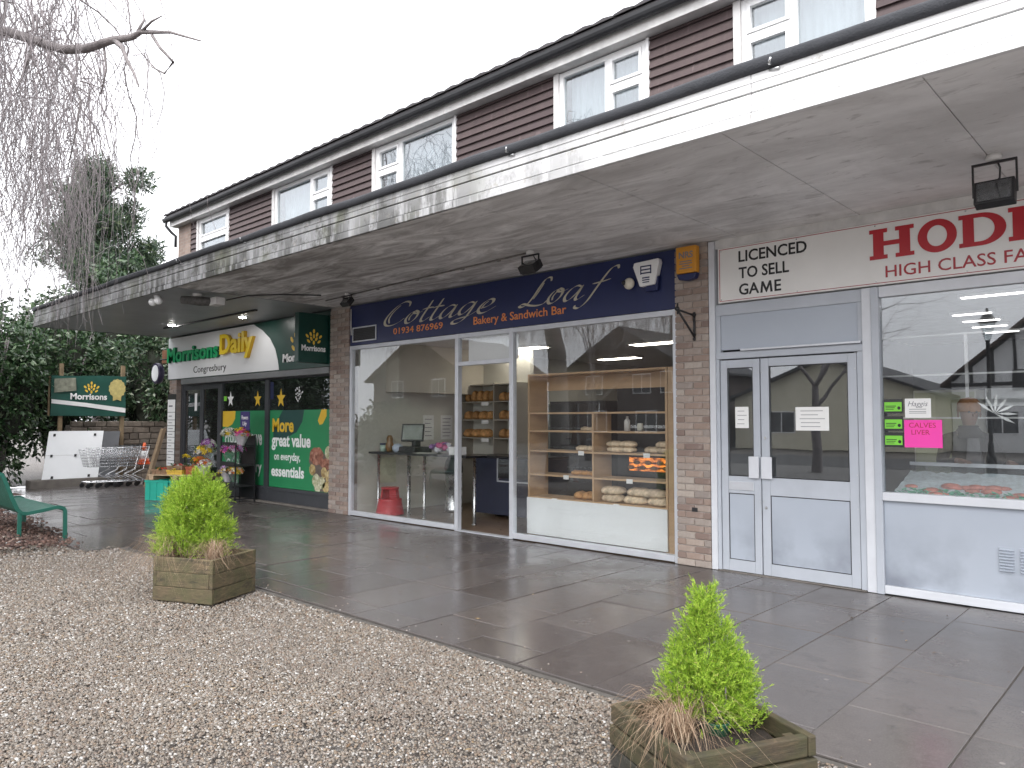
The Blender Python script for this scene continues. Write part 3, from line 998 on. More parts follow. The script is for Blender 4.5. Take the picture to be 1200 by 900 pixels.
MB().tube([(-17.88, -.232, 6.27), (-17.88, -.232, 6.18), (-17.84, -.12, 6.04), (-17.78, -.045, 5.96), (-17.78, -.045, 5.7)], .034, 10).build('downpipe', MT['gutter'], roof)

# ------------------------------------------------------------------ shop fronts
def R(parent, name, m, x0, x1, z0, z1, y0, y1, bevel=0.0):
    return MB().box((x0, y0, z0), (x1, y1, z1)).build(name, m, parent, bevel=bevel)

def panel_mat():
    m, nt, n, l, b = _nodes('blue_white_panel')
    geo = n.new('ShaderNodeNewGeometry'); P = geo.outputs['Position']
    sx = n.new('ShaderNodeSeparateXYZ'); l.new(P, sx.inputs[0])
    c = mixc(nt, noise_tex(nt, 1.6, 4, vec=P), (.36, .40, .465), (.42, .46, .52))
    low = n.new('ShaderNodeMapRange'); low.inputs[1].default_value = .75; low.inputs[2].default_value = .1; l.new(sx.outputs[2], low.inputs[0])
    g = noise_tex(nt, 1.1, 5, .55, vec=P)
    c = mixc(nt, math_(nt, 'MULTIPLY', ramp(nt, g, [(.46, 0), (.64, .8)]), low.outputs[0]), c, (.15, .165, .20))
    l.new(c, b.inputs['Base Color'])
    l.new(math_(nt, 'ADD', math_(nt, 'MULTIPLY', g, .25), .25), b.inputs['Roughness'])
    return m
MT['door_panel'] = panel_mat()
MT['door_frame'] = mat('white_door_aluminium', (.43, .46, .51), .36, .06, 3, rvar=.06)

# ---- bakery
BAK = thing('bakery_shopfront', 'aluminium framed bakery window with open door under navy sign', 'shopfront', (-7.55, 0, 0))
A = MT['alu']
for x0, x1 in ((-10.713, -10.655), (-8.075, -8.005), (-6.985, -6.915), (-4.437, -4.388)):
    R(BAK, 'frame_post', A, x0, x1, 0.0, 2.868, -.03, .05, .004)
for x0, x1 in ((-10.653, -8.077), (-8.003, -6.987), (-6.913, -4.439)):
    R(BAK, 'frame_rail', A, x0, x1, 2.80, 2.866, -.026, .046, .004)
R(BAK, 'frame_rail', A, -10.653, -8.077, .015, .085, -.036, .046, .004)
R(BAK, 'frame_rail', A, -6.913, -4.439, .015, .085, -.036, .046, .004)
R(BAK, 'frame_rail', A, -8.003, -6.987, 2.395, 2.455, -.026, .046, .004)
R(BAK, 'threshold', MT['alu'], -8.003, -6.987, .001, .016, -.03, .08)
R(BAK, 'pane', MT['glass_bakery'], -10.652, -8.078, .086, 2.799, .006, .012)
R(BAK, 'pane', MT['glass_bakery'], -6.912, -4.44, .086, 2.799, .006, .012)
R(BAK, 'pane', MT['glass_bakery'], -8.002, -6.988, 2.456, 2.799, .006, .012)
for i in range(15):
    x = -7.98 + i*.066
    MB().obox((x+.03, .17, 2.63), (.026, .012, 0), (-.0005, .001, 0), (0, 0, .17)).build('blind_slat', MT['white_panel'], BAK)
# the door, swung inwards
dv = Vector((-.69, .724, 0)).normalized(); dn = Vector((dv.y, -dv.x, 0)); hp = Vector((-7.0, .055, 0))
dr = MB()
L = .94
def dbar(a, b, z0, z1, t=.022):
    c = hp + dv*((a+b)/2) + Vector((0, 0, (z0+z1)/2))
    return MB().obox(c, dv*((b-a)/2), dn*t, (0, 0, (z1-z0)/2))
door = dbar(0, .055, .02, 2.385).build('door', A, BAK, bevel=.003)
dbar(L-.055, L, .02, 2.385).build('stile', A, door, bevel=.003)
dbar(.057, L-.057, 2.30, 2.385).build('rail', A, door, bevel=.003)
dbar(.057, L-.057, .02, .20).build('rail', A, door, bevel=.003)
dbar(.057, L-.057, .202, 2.298, .003).build('glass_pane', MT['glass_bakery'], door)
c = hp + dv*(L-.03)
MB().tube([c+dn*.03+Vector((0,0,.95)), c+dn*.07+Vector((0,0,.97)), c+dn*.07+Vector((0,0,1.23)), c+dn*.03+Vector((0,0,1.25))], .011, 8).build('handle', MT['steel'], door)

# ---- butcher
BUT = thing('butcher_shopfront', 'white panelled butcher shopfront with closed double door and wide window', 'shopfront', (-1.5, 0, 0))
F_ = MT['door_frame']; P_ = MT['door_panel']
R(BUT, 'frame_post', MT['alu_white'], -3.972, -3.905, 0, 3.56, -.045, .05, .004)
R(BUT, 'frame_rail', F_, -3.903, -2.385, 2.735, 2.855, -.02, .045, .004)
R(BUT, 'frame_rail', F_, -3.903, -2.385, 2.262, 2.335, -.028, .045, .004)
R(BUT, 'drip_rail', MT['alu'], -3.60, -2.39, 2.336, 2.358, -.075, -.0, .003)
R(BUT, 'fanlight_panel', P_, -3.85, -2.43, 2.36, 2.734, -.004, .03)
R(BUT, 'frame_post', F_, -3.903, -3.852, 2.336, 2.734, -.018, .044, .003)
R(BUT, 'frame_post', F_, -2.428, -2.387, 2.359, 2.734, -.018, .044, .003)
R(BUT, 'frame_post', F_, -3.903, -3.866, 0, 2.26, -.026, .044, .003)
R(BUT, 'frame_post', F_, -2.440, -2.387, 0, 2.26, -.026, .044, .003)
R(BUT, 'frame_post', MT['alu_white'], -2.384, -2.300, 0, 2.855, -.040, .05, .004)
R(BUT, 'frame_post', F_, -2.298, -2.232, 0, 2.855, -.052, .05, .004)
R(BUT, 'frame_rail', MT['alu_white'], -2.230, 3.69, 2.755, 2.855, -.036, .05, .004)
R(BUT, 'frame_rail', MT['alu_white'], -2.230, 3.69, .862, .938, -.060, .05, .005)
R(BUT, 'frame_rail', MT['alu_white'], -2.230, 3.69, .010, .085, -.050, .05, .005)
R(BUT, 'stall_riser', P_, -2.230, -.4, .087, .860, -.012, .03)
R(BUT, 'stall_riser', P_, -.396, 3.69, .087, .860, -.012, .03)
R(BUT, 'pane', MT['glass'], -2.229, -.3, .939, 2.754, .004, .010)
R(BUT, 'frame_post', MT['alu_white'], -.298, -.232, .939, 2.754, -.03, .05, .004)
R(BUT, 'pane', MT['glass'], -.230, 3.69, .939, 2.754, .004, .010)
for x0, x1 in ((-1.335, -1.215), (-1.185, -1.065)):
    v = R(BUT, 'vent', P_, x0, x1, .315, .535, -.018, -.0122)
    for k in range(8):
        z = .33+k*.025
        MB().add([(x0+.008, -.019, z), (x1-.008, -.019, z), (x1-.008, -.036, z+.006), (x0+.008, -.036, z+.006), (x0+.008, -.019, z+.018), (x1-.008, -.019, z+.018)],
                 [(0,1,2,3), (3,2,5,4)]).build('louvre', P_, v)

def leaf(x0, x1, stile, gl, pan, bot):
    d = R(BUT, 'door', F_, x0, x0+stile, .012, 2.248, -.018, .026, .004)
    R(d, 'stile', F_, x1-stile, x1, .012, 2.248, -.018, .026, .004)
    for z0, z1 in ((2.248-.085, 2.248), (pan[1], gl[0]), (.012, pan[0])):
        R(d, 'rail', F_, x0+stile+.001, x1-stile-.001, z0, z1, -.016, .024, .003)
    R(d, 'glass_pane', MT['glass'], x0+stile, x1-stile, gl[0], gl[1], .002, .008)
    R(d, 'lower_panel', P_, x0+stile+.002, x1-stile-.002, pan[0], pan[1], -.006, .014)
    # dark gasket lines round glass and panel
    for (a, b) in ((gl[0], gl[1]), (pan[0], pan[1])):
        g = MB(); q = .008
        X0, X1 = x0+stile+.001, x1-stile-.001
        g.box((X0, -.0095, a+.001), (X0+q, -.0065, b-.001)); g.box((X1-q, -.0095, a+.001), (X1, -.0065, b-.001))
        g.box((X0+q, -.0095, a+.001), (X1-q, -.0065, a+q)); g.box((X0+q, -.0095, b-q), (X1-q, -.0065, b-.001))
        g.build('gasket', MT['black_plastic'], d)
    return d
d1 = leaf(-3.858, -3.418, .075, (1.01, 2.163), (.13, .83), .1)
R(d1, 'letter_plate', MT['alu'], -3.775, -3.495, .865, .955, -.024, -.0165, .003)
R(d1, 'push_plate', MT['alu_white'], -3.535, -3.425, 1.0, 1.225, -.055, -.046, .003)
R(d1, 'plate_bracket', MT['alu'], -3.50, -3.46, 1.06, 1.16, -.046, -.019)
d2 = leaf(-3.406, -2.446, .085, (1.01, 2.163), (.13, .83), .1)
R(d2, 'push_plate', MT['alu_white'], -3.400, -3.285, 1.0, 1.225, -.055, -.046, .003)
R(d2, 'plate_bracket', MT['alu'], -3.36, -3.32, 1.06, 1.16, -.046, -.019)
for z in (.70, 1.42):
    MB().lathe((-3.365, -.0185, z), [(.016, 0), (.014, -.006)], 12, axis='y').build('lock', MT['steel'], d2)
for z in (.20, .76, 1.08, 2.10):
    for x in (-3.845, -3.43):
        MB().lathe((x, -.0185, z), [(.006, 0), (.005, -.003)], 8, axis='y').build('screw', MT['steel'], d1)
    for x in (-3.39, -2.46):
        MB().lathe((x, -.0185, z), [(.006, 0), (.005, -.003)], 8, axis='y').build('screw', MT['steel'], d2)
R(d1, 'step', MT['concrete'], -3.90, -2.39, .0, .010, -.06, .06)

# ---- supermarket
SUP = thing('supermarket_shopfront', 'dark grey supermarket shopfront with green window vinyls beneath a fascia sign', 'shopfront', (-14.5, .1, 0))
D_ = MT['dark_frame']
y0, y1 = .09, .17
for a, b in ((-17.61, -17.50), (-15.72, -15.60), (-13.76, -13.62), (-11.36, -11.285)):
    R(SUP, 'frame_post', D_, a, b, 0, 2.40, y0, y1, .004)
R(SUP, 'frame_rail', D_, -17.61, -11.285, 2.402, 2.50, y0-.004, y1, .004)
R(SUP, 'shutter_box', mat('grey_shutter', (.17, .175, .18), .45, .1, 4), -17.3, -11.30, 2.43, 2.545, -.06, y0-.006, .006)
for a, b in ((-15.598, -13.762), (-13.618, -11.362)):
    R(SUP, 'stall_riser', MT['dark_frame'], a, b, .0, .24, y0+.01, y1-.01)
    R(SUP, 'frame_rail', D_, a, b, .242, .30, y0-.01, y1, .004)
    R(SUP, 'pane', MT['glass_dark'], a, b, .302, 2.40, .125, .131)
R(SUP, 'kerb_strip', MT['concrete'], -15.6, -11.29, -.01, .03, .02, .088, .004)
# sliding doors
for a, b in ((-17.498, -16.58), (-16.57, -15.722)):
    d = R(SUP, 'door', D_, a, a+.07, .01, 2.40, y0+.012, y1-.02, .004)
    R(d, 'stile', D_, b-.07, b, .01, 2.40, y0+.012, y1-.02, .004)
    R(d, 'rail', D_, a+.071, b-.071, .01, .16, y0+.014, y1-.022, .003)
    R(d, 'rail', D_, a+.071, b-.071, 2.30, 2.40, y0+.014, y1-.022, .003)
    R(d, 'glass_pane', MT['glass_dark'], a+.07, b-.07, .16, 2.30, .12, .126)
# dim fittings inside so that the glass has something behind it
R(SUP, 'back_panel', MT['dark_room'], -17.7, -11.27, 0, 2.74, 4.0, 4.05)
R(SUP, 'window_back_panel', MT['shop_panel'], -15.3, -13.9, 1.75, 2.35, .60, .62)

# ------------------------------------------------------------------ lettering
def text_mesh(s, bold=0.0, ext=0.0, shear=0.0, spacing=1.0):
    cu = bpy.data.curves.new('t', 'FONT')
    cu.body = s; cu.size = 1.0; cu.offset = bold; cu.extrude = ext; cu.shear = shear; cu.space_character = spacing
    cu.resolution_u = 3
    o = bpy.data.objects.new('t', cu); COL.objects.link(o)
    dg = bpy.context.evaluated_depsgraph_get(); dg.update()
    me = bpy.data.meshes.new_from_object(o.evaluated_get(dg))
    bpy.data.objects.remove(o); bpy.data.curves.remove(cu)
    return me

def split_islands(me, parent, name='letter'):
    bm = bmesh.new(); bm.from_mesh(me); bm.verts.ensure_lookup_table()
    bmesh.ops.remove_doubles(bm, verts=bm.verts, dist=1e-5)
    seen = set(); groups = []
    for v0 in bm.verts:
        if v0 in seen: continue
        st, comp = [v0], []
        seen.add(v0)
        while st:
            a = st.pop(); comp.append(a)
            for e in a.link_edges:
                b = e.other_vert(a)
                if b not in seen: seen.add(b); st.append(b)
        groups.append(comp)
    for comp in groups:
        idx = {v: i for i, v in enumerate(comp)}
        fs = {f for v in comp for f in v.link_faces}
        m2 = bpy.data.meshes.new(name)
        fl = list(fs)
        m2.from_pydata([tuple(v.co) for v in comp], [], [tuple(idx[v] for v in f.verts) for f in fl])
        for mm in me.materials: m2.materials.append(mm)
        for p, f in zip(m2.polygons, fl): p.material_index = f.material_index
        m2.update()
        link(bpy.data.objects.new(name, m2), parent)
    bm.free()

def fit_text(parent, s, rect, m, plane='y', at=0.0, thick=.004, bold=.0, shear=0.0, spacing=1.0, name='lettering', side=None, split=True):
    """rect: (a0,a1,z0,z1) box of the inked letters, in the sign's plane; plane 'y' faces the road (-y), 'x' faces +x"""
    me = text_mesh(s, bold, .5, shear, spacing)
    n = len(me.vertices); co = np.empty(n*3, np.float32); me.vertices.foreach_get('co', co); co = co.reshape(-1, 3)
    mn, mx = co.min(0), co.max(0)
    a0, a1, z0, z1 = rect
    U = a0 + (co[:, 0]-mn[0])/(mx[0]-mn[0])*(a1-a0)
    Z = z0 + (co[:, 1]-mn[1])/(mx[1]-mn[1])*(z1-z0)
    Dp = (co[:, 2]+.5)*thick                       # 0 at the board, thick at the face
    po = worigin(parent)
    if plane == 'y': W = np.column_stack([U, at-Dp, Z])
    else: W = np.column_stack([at+Dp, U, Z])
    W -= np.array(po)
    me.vertices.foreach_set('co', W.astype(np.float32).ravel())
    me.materials.clear(); me.materials.append(m)
    if side is not None:
        me.materials.append(side)
        me.update()
        ax = 1 if plane == 'y' else 0
        for p in me.polygons:
            p.material_index = 0 if abs(p.normal[ax]) > .6 else 1
    me.update()
    if split: return split_islands(me, parent)
    o = bpy.data.objects.new(name, me); link(o, parent)
    return o

def poly_sheet(parent, name, m, pts, plane='y', at=0.0, thick=.002):
    """a flat shape in a sign's plane, with its own thickness"""
    mb = MB()
    if plane == 'y': mb.prism(pts, (0, at, 0), (1, 0, 0), (0, 0, 1), (0, -thick, 0))
    else: mb.prism(pts, (at, 0, 0), (0, 1, 0), (0, 0, 1), (thick, 0, 0))
    return mb.build(name, m, parent)

def ellipse(cx, cz, rx, rz, rot=0.0, n=14):
    out = []
    for i in range(n):
        t = 2*PI*i/n
        x, z = rx*math.cos(t), rz*math.sin(t)
        out.append((cx+x*math.cos(rot)-z*math.sin(rot), cz+x*math.sin(rot)+z*math.cos(rot)))
    return out

def wheat(parent, cx, cz, s, plane, at, m, sx=1.0):
    """fan of oval grains"""
    mb = MB()
    for (x, z, r) in ((0, 1.05, 0), (-.32, .78, .35), (.32, .78, -.35), (-.66, .60, .7), (.66, .60, -.7), (-.25, .38, .45), (.25, .38, -.45), (-.52, .16, .85), (.52, .16, -.85), (0, .62, 0), (0, .05, 0)):
        pts = ellipse(cx+x*s*sx, cz+z*s, .10*s*sx, .19*s, r if plane == 'y' else r)
        if plane == 'y': mb.prism(pts, (0, at, 0), (1, 0, 0), (0, 0, 1), (0, -.003, 0))
        else: mb.prism(pts, (at, 0, 0), (0, 1, 0), (0, 0, 1), (.003, 0, 0))
    return mb.build('emblem', m, parent)

def star(cx, cz, r):
    return [(cx+(r if i % 2 == 0 else r*.42)*math.sin(PI*i/5), cz+(r if i % 2 == 0 else r*.42)*math.cos(PI*i/5)*1.15) for i in range(10)]

# ---- pen script for the bakery sign
def crom(P, n=10):
    out = []
    P = [Vector((*p, 0)) for p in P]
    Q = [P[0]*2-P[1]] + P + [P[-1]*2-P[-2]]
    for i in range(1, len(Q)-2):
        for k in range(n):
            t = k/n
            a, b, c, d = Q[i-1], Q[i], Q[i+1], Q[i+2]
            out.append(.5*((2*b)+(c-a)*t+(2*a-5*b+4*c-d)*t*t+(3*b-a-3*c+d)*t**3))
    out.append(P[-1])
    return [(p.x, p.y) for p in out]
GLY = {
 'C': (1.42, [[(1.42,1.45),(1.38,1.75),(1.05,1.88),(.62,1.62),(.25,1.05),(.10,.50),(.25,.10),(.62,.0),(1.05,.18),(1.35,.48)], [(.80,1.62),(.48,1.15),(.34,.62),(.46,.22)]]),
 'o': (.90, [[(.52,.98),(.24,.80),(.08,.38),(.20,.04),(.46,.06),(.72,.42),(.74,.82),(.52,.98),(.46,.82),(.70,.74),(.98,.86)], [(.44,.80),(.30,.50),(.32,.24)]]),
 't': (.62, [[(.50,1.62),(.36,1.05),(.20,.40),(.20,.06),(.38,.02),(.66,.28)], [(.08,1.0),(.36,1.06),(.70,1.04)]]),
 'a': (1.04, [[(.80,.86),(.56,.99),(.26,.78),(.08,.34),(.18,.03),(.40,.12),(.66,.52),(.84,.96)], [(.84,.96),(.74,.50),(.68,.14),(.80,.02),(1.08,.26)]]),
 'g': (1.06, [[(.80,.86),(.56,.99),(.26,.78),(.10,.38),(.20,.12),(.42,.20),(.68,.58),(.84,.96)], [(.86,.98),(.74,.42),(.56,-.20),(.26,-.52),(-.04,-.52),(-.06,-.30),(.24,-.16),(.70,-.06),(1.08,.24)]]),
 'e': (.96, [[(.14,.40),(.44,.44),(.70,.66),(.70,.92),(.48,.98),(.20,.72),(.08,.30),(.24,.02),(.54,.06),(.94,.38)], [(.46,.86),(.30,.62),(.24,.36)]]),
 'L': (1.30, [[(1.18,1.62),(1.10,1.86),(.84,1.82),(.64,1.35),(.46,.70),(.22,.16),(-.06,.02),(-.20,.14),(.0,.24),(.40,.08),(.80,.0),(1.16,.06),(1.34,.30)], [(.80,1.55),(.66,1.0),(.50,.50)]]),
 'f': (1.2, [[(1.32,1.72),(1.22,1.92),(.96,1.80),(.72,1.20),(.52,.50),(.30,-.20),(.02,-.56),(-.22,-.50),(-.24,-.36)], [(.30,.96),(.66,1.0),(1.10,1.10)]]),
}
def script_word(word, x0, x1, zb, xh, m, parent):
    tot = sum(GLY[c][0] for c in word)
    sx = (x1-x0)/tot
    X = 0
    nib = rad(38); nw = .068
    nx, ny = math.cos(nib)*nw, math.sin(nib)*nw
    for c in word:
        mb = MB()
        adv, strokes = GLY[c]
        for k, S in enumerate(strokes):
            P = crom(S, 7)
            w = 1.0 if k == 0 or c in 'tfag' else .40
            q = .022
            vs = []
            for i, (x, z) in enumerate(P):
                t = i/(len(P)-1)
                e = w*min(1, .35+4*min(t, 1-t))
                sh = .30*z
                a = (x+sh+nx*e+q, z+ny*e); b = (x+sh-nx*e-q, z-ny*e-q*.6)
                vs += [(x0+(X+a[0])*sx, zb+a[1]*xh), (x0+(X+b[0])*sx, zb+b[1]*xh)]
            n = len(P)
            y = 0.0
            full = [(p[0], -.0355, p[1]) for p in vs] + [(p[0], -.0305, p[1]) for p in vs]
            m2 = len(vs)
            fs = []
            for i in range(n-1):
                a, b, c_, d = 2*i, 2*i+1, 2*i+3, 2*i+2
                fs += [(a, b, c_, d), (a+m2, d+m2, c_+m2, b+m2), (a, d, d+m2, a+m2), (b, b+m2, c_+m2, c_)]
            mb.add(full, fs)
        X += adv
        mb.build('letter', m, parent)

# ---- navy bakery fascia
SB = thing('fascia_sign', 'navy bakery sign with pale gold script and orange small lettering', 'sign', (-7.55, -.03, 2.87), group='shop fascia signs')
R(SB, 'sign_board', MT['navy'], -10.705, -4.39, 2.870, 3.552, -.030, .048, .004)
script_word('Cottage', -9.83, -7.28, 3.125, .185, MT['gold'], SB)
script_word('Loaf', -6.74, -5.36, 3.125, .185, MT['gold'], SB)
fit_text(SB, '01934 876969', (-9.52, -8.34, 2.975, 3.075), MT['orange_txt'], at=-.0305, thick=.004, bold=.008)
fit_text(SB, 'Bakery & Sandwich Bar', (-7.68, -5.98, 2.935, 3.085), MT['orange_txt'], at=-.0305, thick=.004, bold=.008)
g = R(SB, 'vent_grille', MT['dark_room'], -10.60, -9.98, 2.945, 3.155, -.036, -.0305)
for (a, b, c, d) in ((-10.62, -9.96, 2.925, 2.945), (-10.62, -9.96, 3.155, 3.175), (-10.62, -10.60, 2.945, 3.155), (-9.98, -9.96, 2.945, 3.155)):
    R(g, 'grille_frame', MT['alu'], a, b, c, d, -.046, -.031)
for k in range(7):
    R(g, 'grille_blade', MT['black'], -10.60, -9.98, 2.957+k*.028, 2.964+k*.028, -.044, -.036)

# ---- butcher fascia: slab-serif name
def slab_letter(ch, x0, wL, z0, h):
    mb = MB(); y = -.028
    def rect(a, b, c, d): mb.box((a, y-.004, c), (b, y, d))
    def letterH(x):
        w = wL; st = w*.24; sf = h*.13; ov = w*.085
        for s in (x+ov, x+w-ov-st):
            rect(s, s+st, z0+sf, z0+h-sf)
            rect(s-ov, s+st+ov, z0, z0+sf); rect(s-ov, s+st+ov, z0+h-sf, z0+h)
        rect(x+ov+st, x+w-ov-st, z0+h*.43, z0+h*.58)
    def ringf(outer, inner):
        n = len(outer)
        vs = [(p[0], y-.004, p[1]) for p in outer]+[(p[0], y-.004, p[1]) for p in inner]+[(p[0], y, p[1]) for p in outer]+[(p[0], y, p[1]) for p in inner]
        fs = []
        for i in range(n):
            j = (i+1) % n
            fs += [(i, n+i, n+j, j), (i, j, 2*n+j, 2*n+i), (n+i, 3*n+i, 3*n+j, n+j)]
        mb.add(vs, fs)
    def letterO(x):
        w = wL; cx, cz = x+w/2, z0+h/2
        o = [(cx+w/2*math.cos(t), cz+(h/2+.008)*math.sin(t)) for t in [2*PI*i/36 for i in range(36)]]
        n_ = [(cx+(w/2-w*.245)*math.cos(t), cz+(h/2-.048)*math.sin(t)) for t in [2*PI*i/36 for i in range(36)]]
        ringf(o, n_)
    def letterD(x):
        w = wL; st = w*.24; sf = h*.13; ov = w*.085
        o = [(x+ov, z0+h), (x+ov, z0)]; n_ = [(x+ov+st, z0+h-sf), (x+ov+st, z0+sf)]
        for i in range(19):
            t = -PI/2+PI*i/18
            o.append((x+w*.48+w*.52*math.cos(t), z0+h/2+h/2*math.sin(t)))
            n_.append((x+w*.46+w*.30*math.cos(t), z0+h/2+(h/2-sf)*math.sin(t)))
        ringf(o, n_)
        rect(x, x+ov, z0, z0+sf); rect(x, x+ov, z0+h-sf, z0+h)
    {'H': letterH, 'O': letterO, 'D': letterD}[ch](x0)
    return mb
SH = thing('fascia_sign', 'white butcher sign with black small print and big red slab serif name', 'sign', (-1.5, -.03, 2.87), group='shop fascia signs')
R(SH, 'sign_board', MT['sign_white'], -3.868, 3.6, 2.872, 3.470, -.026, .048, .003)
R(SH, 'surround', MT['grey_wall'], -3.903, 3.69, 2.857, SOF-.004, .0485, .0495)
R(SH, 'top_trim', MT['dirty_white'], -3.903, 3.69, 3.474, SOF-.002, -.012, .047)
bd = MB()
for (a, b, c, d) in ((-3.85, 3.58, 2.888, 2.894), (-3.85, 3.58, 3.450, 3.456), (-3.85, -3.844, 2.894, 3.450)):
    bd.box((a, -.0285, c), (b, -.0262, d))
bd.build('border_line', MT['red_line'], SH)
for i, s in enumerate(('LICENCED', 'TO SELL', 'GAME')):
    w = (.73, .545, .445)[i]
    zb = 3.290-i*.178
    if s != 'GAME':
        fit_text(SH, s, (-3.625, -3.625+w, zb, zb+.122), MT['black_txt'], at=-.0262, thick=.003, bold=.018)
    else:
        fit_text(SH, 'GA', (-3.625, -3.40, zb, zb+.122), MT['black_txt'], at=-.0262, thick=.003, bold=.018)
        fit_text(SH, 'E', (-3.235, -3.165, zb, zb+.119), MT['black_txt'], at=-.0262, thick=.003, bold=.018)
        MB().prism([(0, 0), (.024, 0), (.030, .075), (.063, .0), (.070, .0), (.103, .075), (.109, 0), (.133, 0), (.118, .119), (.098, .119), (.0665, .045), (.035, .119), (.015, .119)], (-3.388, -.0262, zb), (1, 0, 0), (0, 0, 1), (0, -.003, 0)).build('letter', MT['black_txt'], SH)
for ch, x, w in (('H', -2.30, .385), ('O', -1.885, .315), ('D', -1.555, .355), ('D', -1.185, .355)):
    slab_letter(ch, x, w, 3.115, .285).build('letter', MT['red_txt'], SH)
fit_text(SH, 'HIGH CLASS FAMILY', (-2.165, -.70, 2.935, 3.045), MT['red_line'], at=-.0262, thick=.003, bold=.006, split=True)
sc_ = MB()
for x in (-3.83, -3.0, -2.25, -1.5, -.8):
    for z in (2.905, 3.437):
        sc_.lathe((x, -.0262, z), [(.008, 0), (.006, -.004)], 8, axis='y')
sc_.build('screw', MT['steel'], SH)

# ---- supermarket fascia
SM = thing('fascia_sign', 'green and white supermarket sign with raised green and yellow letters', 'sign', (-14.7, 0, 2.55), group='shop fascia signs')
R(SM, 'sign_board', MT['m_green'], -18.08, -11.285, 2.555, 3.545, -.03, .08, .004)
pts = [(-18.06, 2.57), (-13.02, 2.57), (-13.06, 2.75), (-13.17, 2.98), (-13.37, 3.20), (-13.66, 3.38), (-14.02, 3.53), (-18.06, 3.53)]
poly_sheet(SM, 'pale_panel', MT['m_white'], pts, at=-.0305, thick=.006)
fit_text(SM, 'Morrisons', (-18.0, -15.42, 2.945, 3.30), MT['m_letter'], at=-.037, thick=.06, bold=.03, side=MT['m_letter_side'], split=True)
fit_text(SM, 'Daily', (-15.33, -13.92, 2.865, 3.42), MT['m_yellow'], at=-.037, thick=.07, bold=.03, side=MT['m_yellow_side'], split=True)
fit_text(SM, 'Congresbury', (-16.7, -15.15, 2.62, 2.815), MT['black_txt'], at=-.037, thick=.004)
fit_text(SM, 'Morrisons', (-12.86, -11.80, 2.70, 2.86), MT['white_txt'], at=-.0305, thick=.02, bold=.025)
wheat(SM, -12.33, 2.90, .36, 'y', -.0305, MT['grain'])

# ---- projecting sign
PS = thing('projecting_sign', 'dark green projecting box sign with gold grain emblem beside brick pier', 'sign', (-11.4, -.62, 2.6))
MB().box((-11.47, -.635, 2.60), (-11.345, -.048, 3.46)).build('box', MT['m_green'], PS, bevel=.008)
MB().box((-11.43, -.047, 2.75), (-11.38, -.031, 3.3)).build('bracket', MT['black'], PS)
fit_text(PS, 'Morrisons', (-.575, -.10, 2.80, 2.905), MT['white_txt'], plane='x', at=-11.3445, thick=.004, bold=.03)
wheat(PS, -.335, 2.94, .20, 'x', -11.3445, MT['grain'])

# ------------------------------------------------------------------ window vinyls (flat print on the glass, child of the shop front)
VY = .124
v1 = poly_sheet(SUP, 'window_vinyl', MT['vinyl_green'], [(-13.60, .31), (-11.375, .31), (-11.375, 1.80), (-13.60, 1.80)], at=VY, thick=.0015)
v1['label'] = 'bright green vinyl poster about great value essentials'
poly_sheet(v1, 'dark_shape', MT['vinyl_dark'], [(-13.12, 1.80), (-12.36, 1.80), (-12.42, 1.58), (-12.62, 1.38), (-12.95, 1.27), (-13.45, 1.25), (-13.48, 1.45), (-13.30, 1.62)], at=VY-.0016, thick=.001)
fit_text(v1, 'More', (-13.50, -12.72, 1.375, 1.645), MT['vinyl_yellow'], at=VY-.0027, thick=.001, bold=.03)
fit_text(v1, 'great value', (-13.52, -12.13, 1.02, 1.345), MT['white_txt'], at=VY-.0027, thick=.001, bold=.03)
fit_text(v1, 'on everyday,', (-13.42, -12.48, .79, .985), MT['white_txt'], at=VY-.0017, thick=.001, bold=.02)
fit_text(v1, 'essentials', (-13.52, -12.34, .515, .73), MT['white_txt'], at=VY-.0017, thick=.001, bold=.03)
poly_sheet(v1, 'grain_shape', MT['vinyl_yellow'], [(-11.90, 1.60), (-11.78, 1.80), (-11.62, 1.80), (-11.62, 1.68), (-11.74, 1.54), (-11.84, 1.52)], at=VY-.0017, thick=.001)
# printed food on the poster: flat shapes
ham = mat('printed_ham', (.36, .10, .06), .5, .35, 12); pot = mat('printed_potato', (.62, .50, .24), .5, .25, 10); leek = mat('printed_cream', (.66, .62, .42), .5, .25, 10); slt = mat('printed_slate', (.13, .10, .085), .5, .3, 10)
def food_print(name, stops, sc):
    m, nt, n, l, b = _nodes(name)
    tc = n.new('ShaderNodeTexCoord'); vo = n.new('ShaderNodeTexVoronoi'); vo.inputs['Scale'].default_value = sc
    l.new(tc.outputs['Object'], vo.inputs['Vector'])
    s_ = n.new('ShaderNodeSeparateColor'); l.new(vo.outputs['Color'], s_.inputs[0])
    c = ramp(nt, s_.outputs[0], stops)
    c = mixc(nt, ramp(nt, vo.outputs['Distance'], [(.3, 0), (.75, .6)]), c, stops[0][1])
    c = mixc(nt, ramp(nt, noise_tex(nt, sc*1.6, 5), [(.4, 0), (.7, .5)]), c, stops[-1][1])
    l.new(c, b.inputs['Base Color']); b.inputs['Roughness'].default_value = .45
    return m
FOOD_R = food_print('printed_meat', [(0, (.13, .035, .02)), (.5, (.32, .11, .065)), (1, (.46, .24, .17))], 14)
FOOD_Y = food_print('printed_potatoes', [(0, (.22, .13, .04)), (.5, (.52, .38, .14)), (1, (.62, .52, .28))], 16)
FOOD_C = food_print('printed_greens', [(0, (.22, .23, .10)), (.5, (.52, .50, .30)), (1, (.66, .64, .50))], 18)
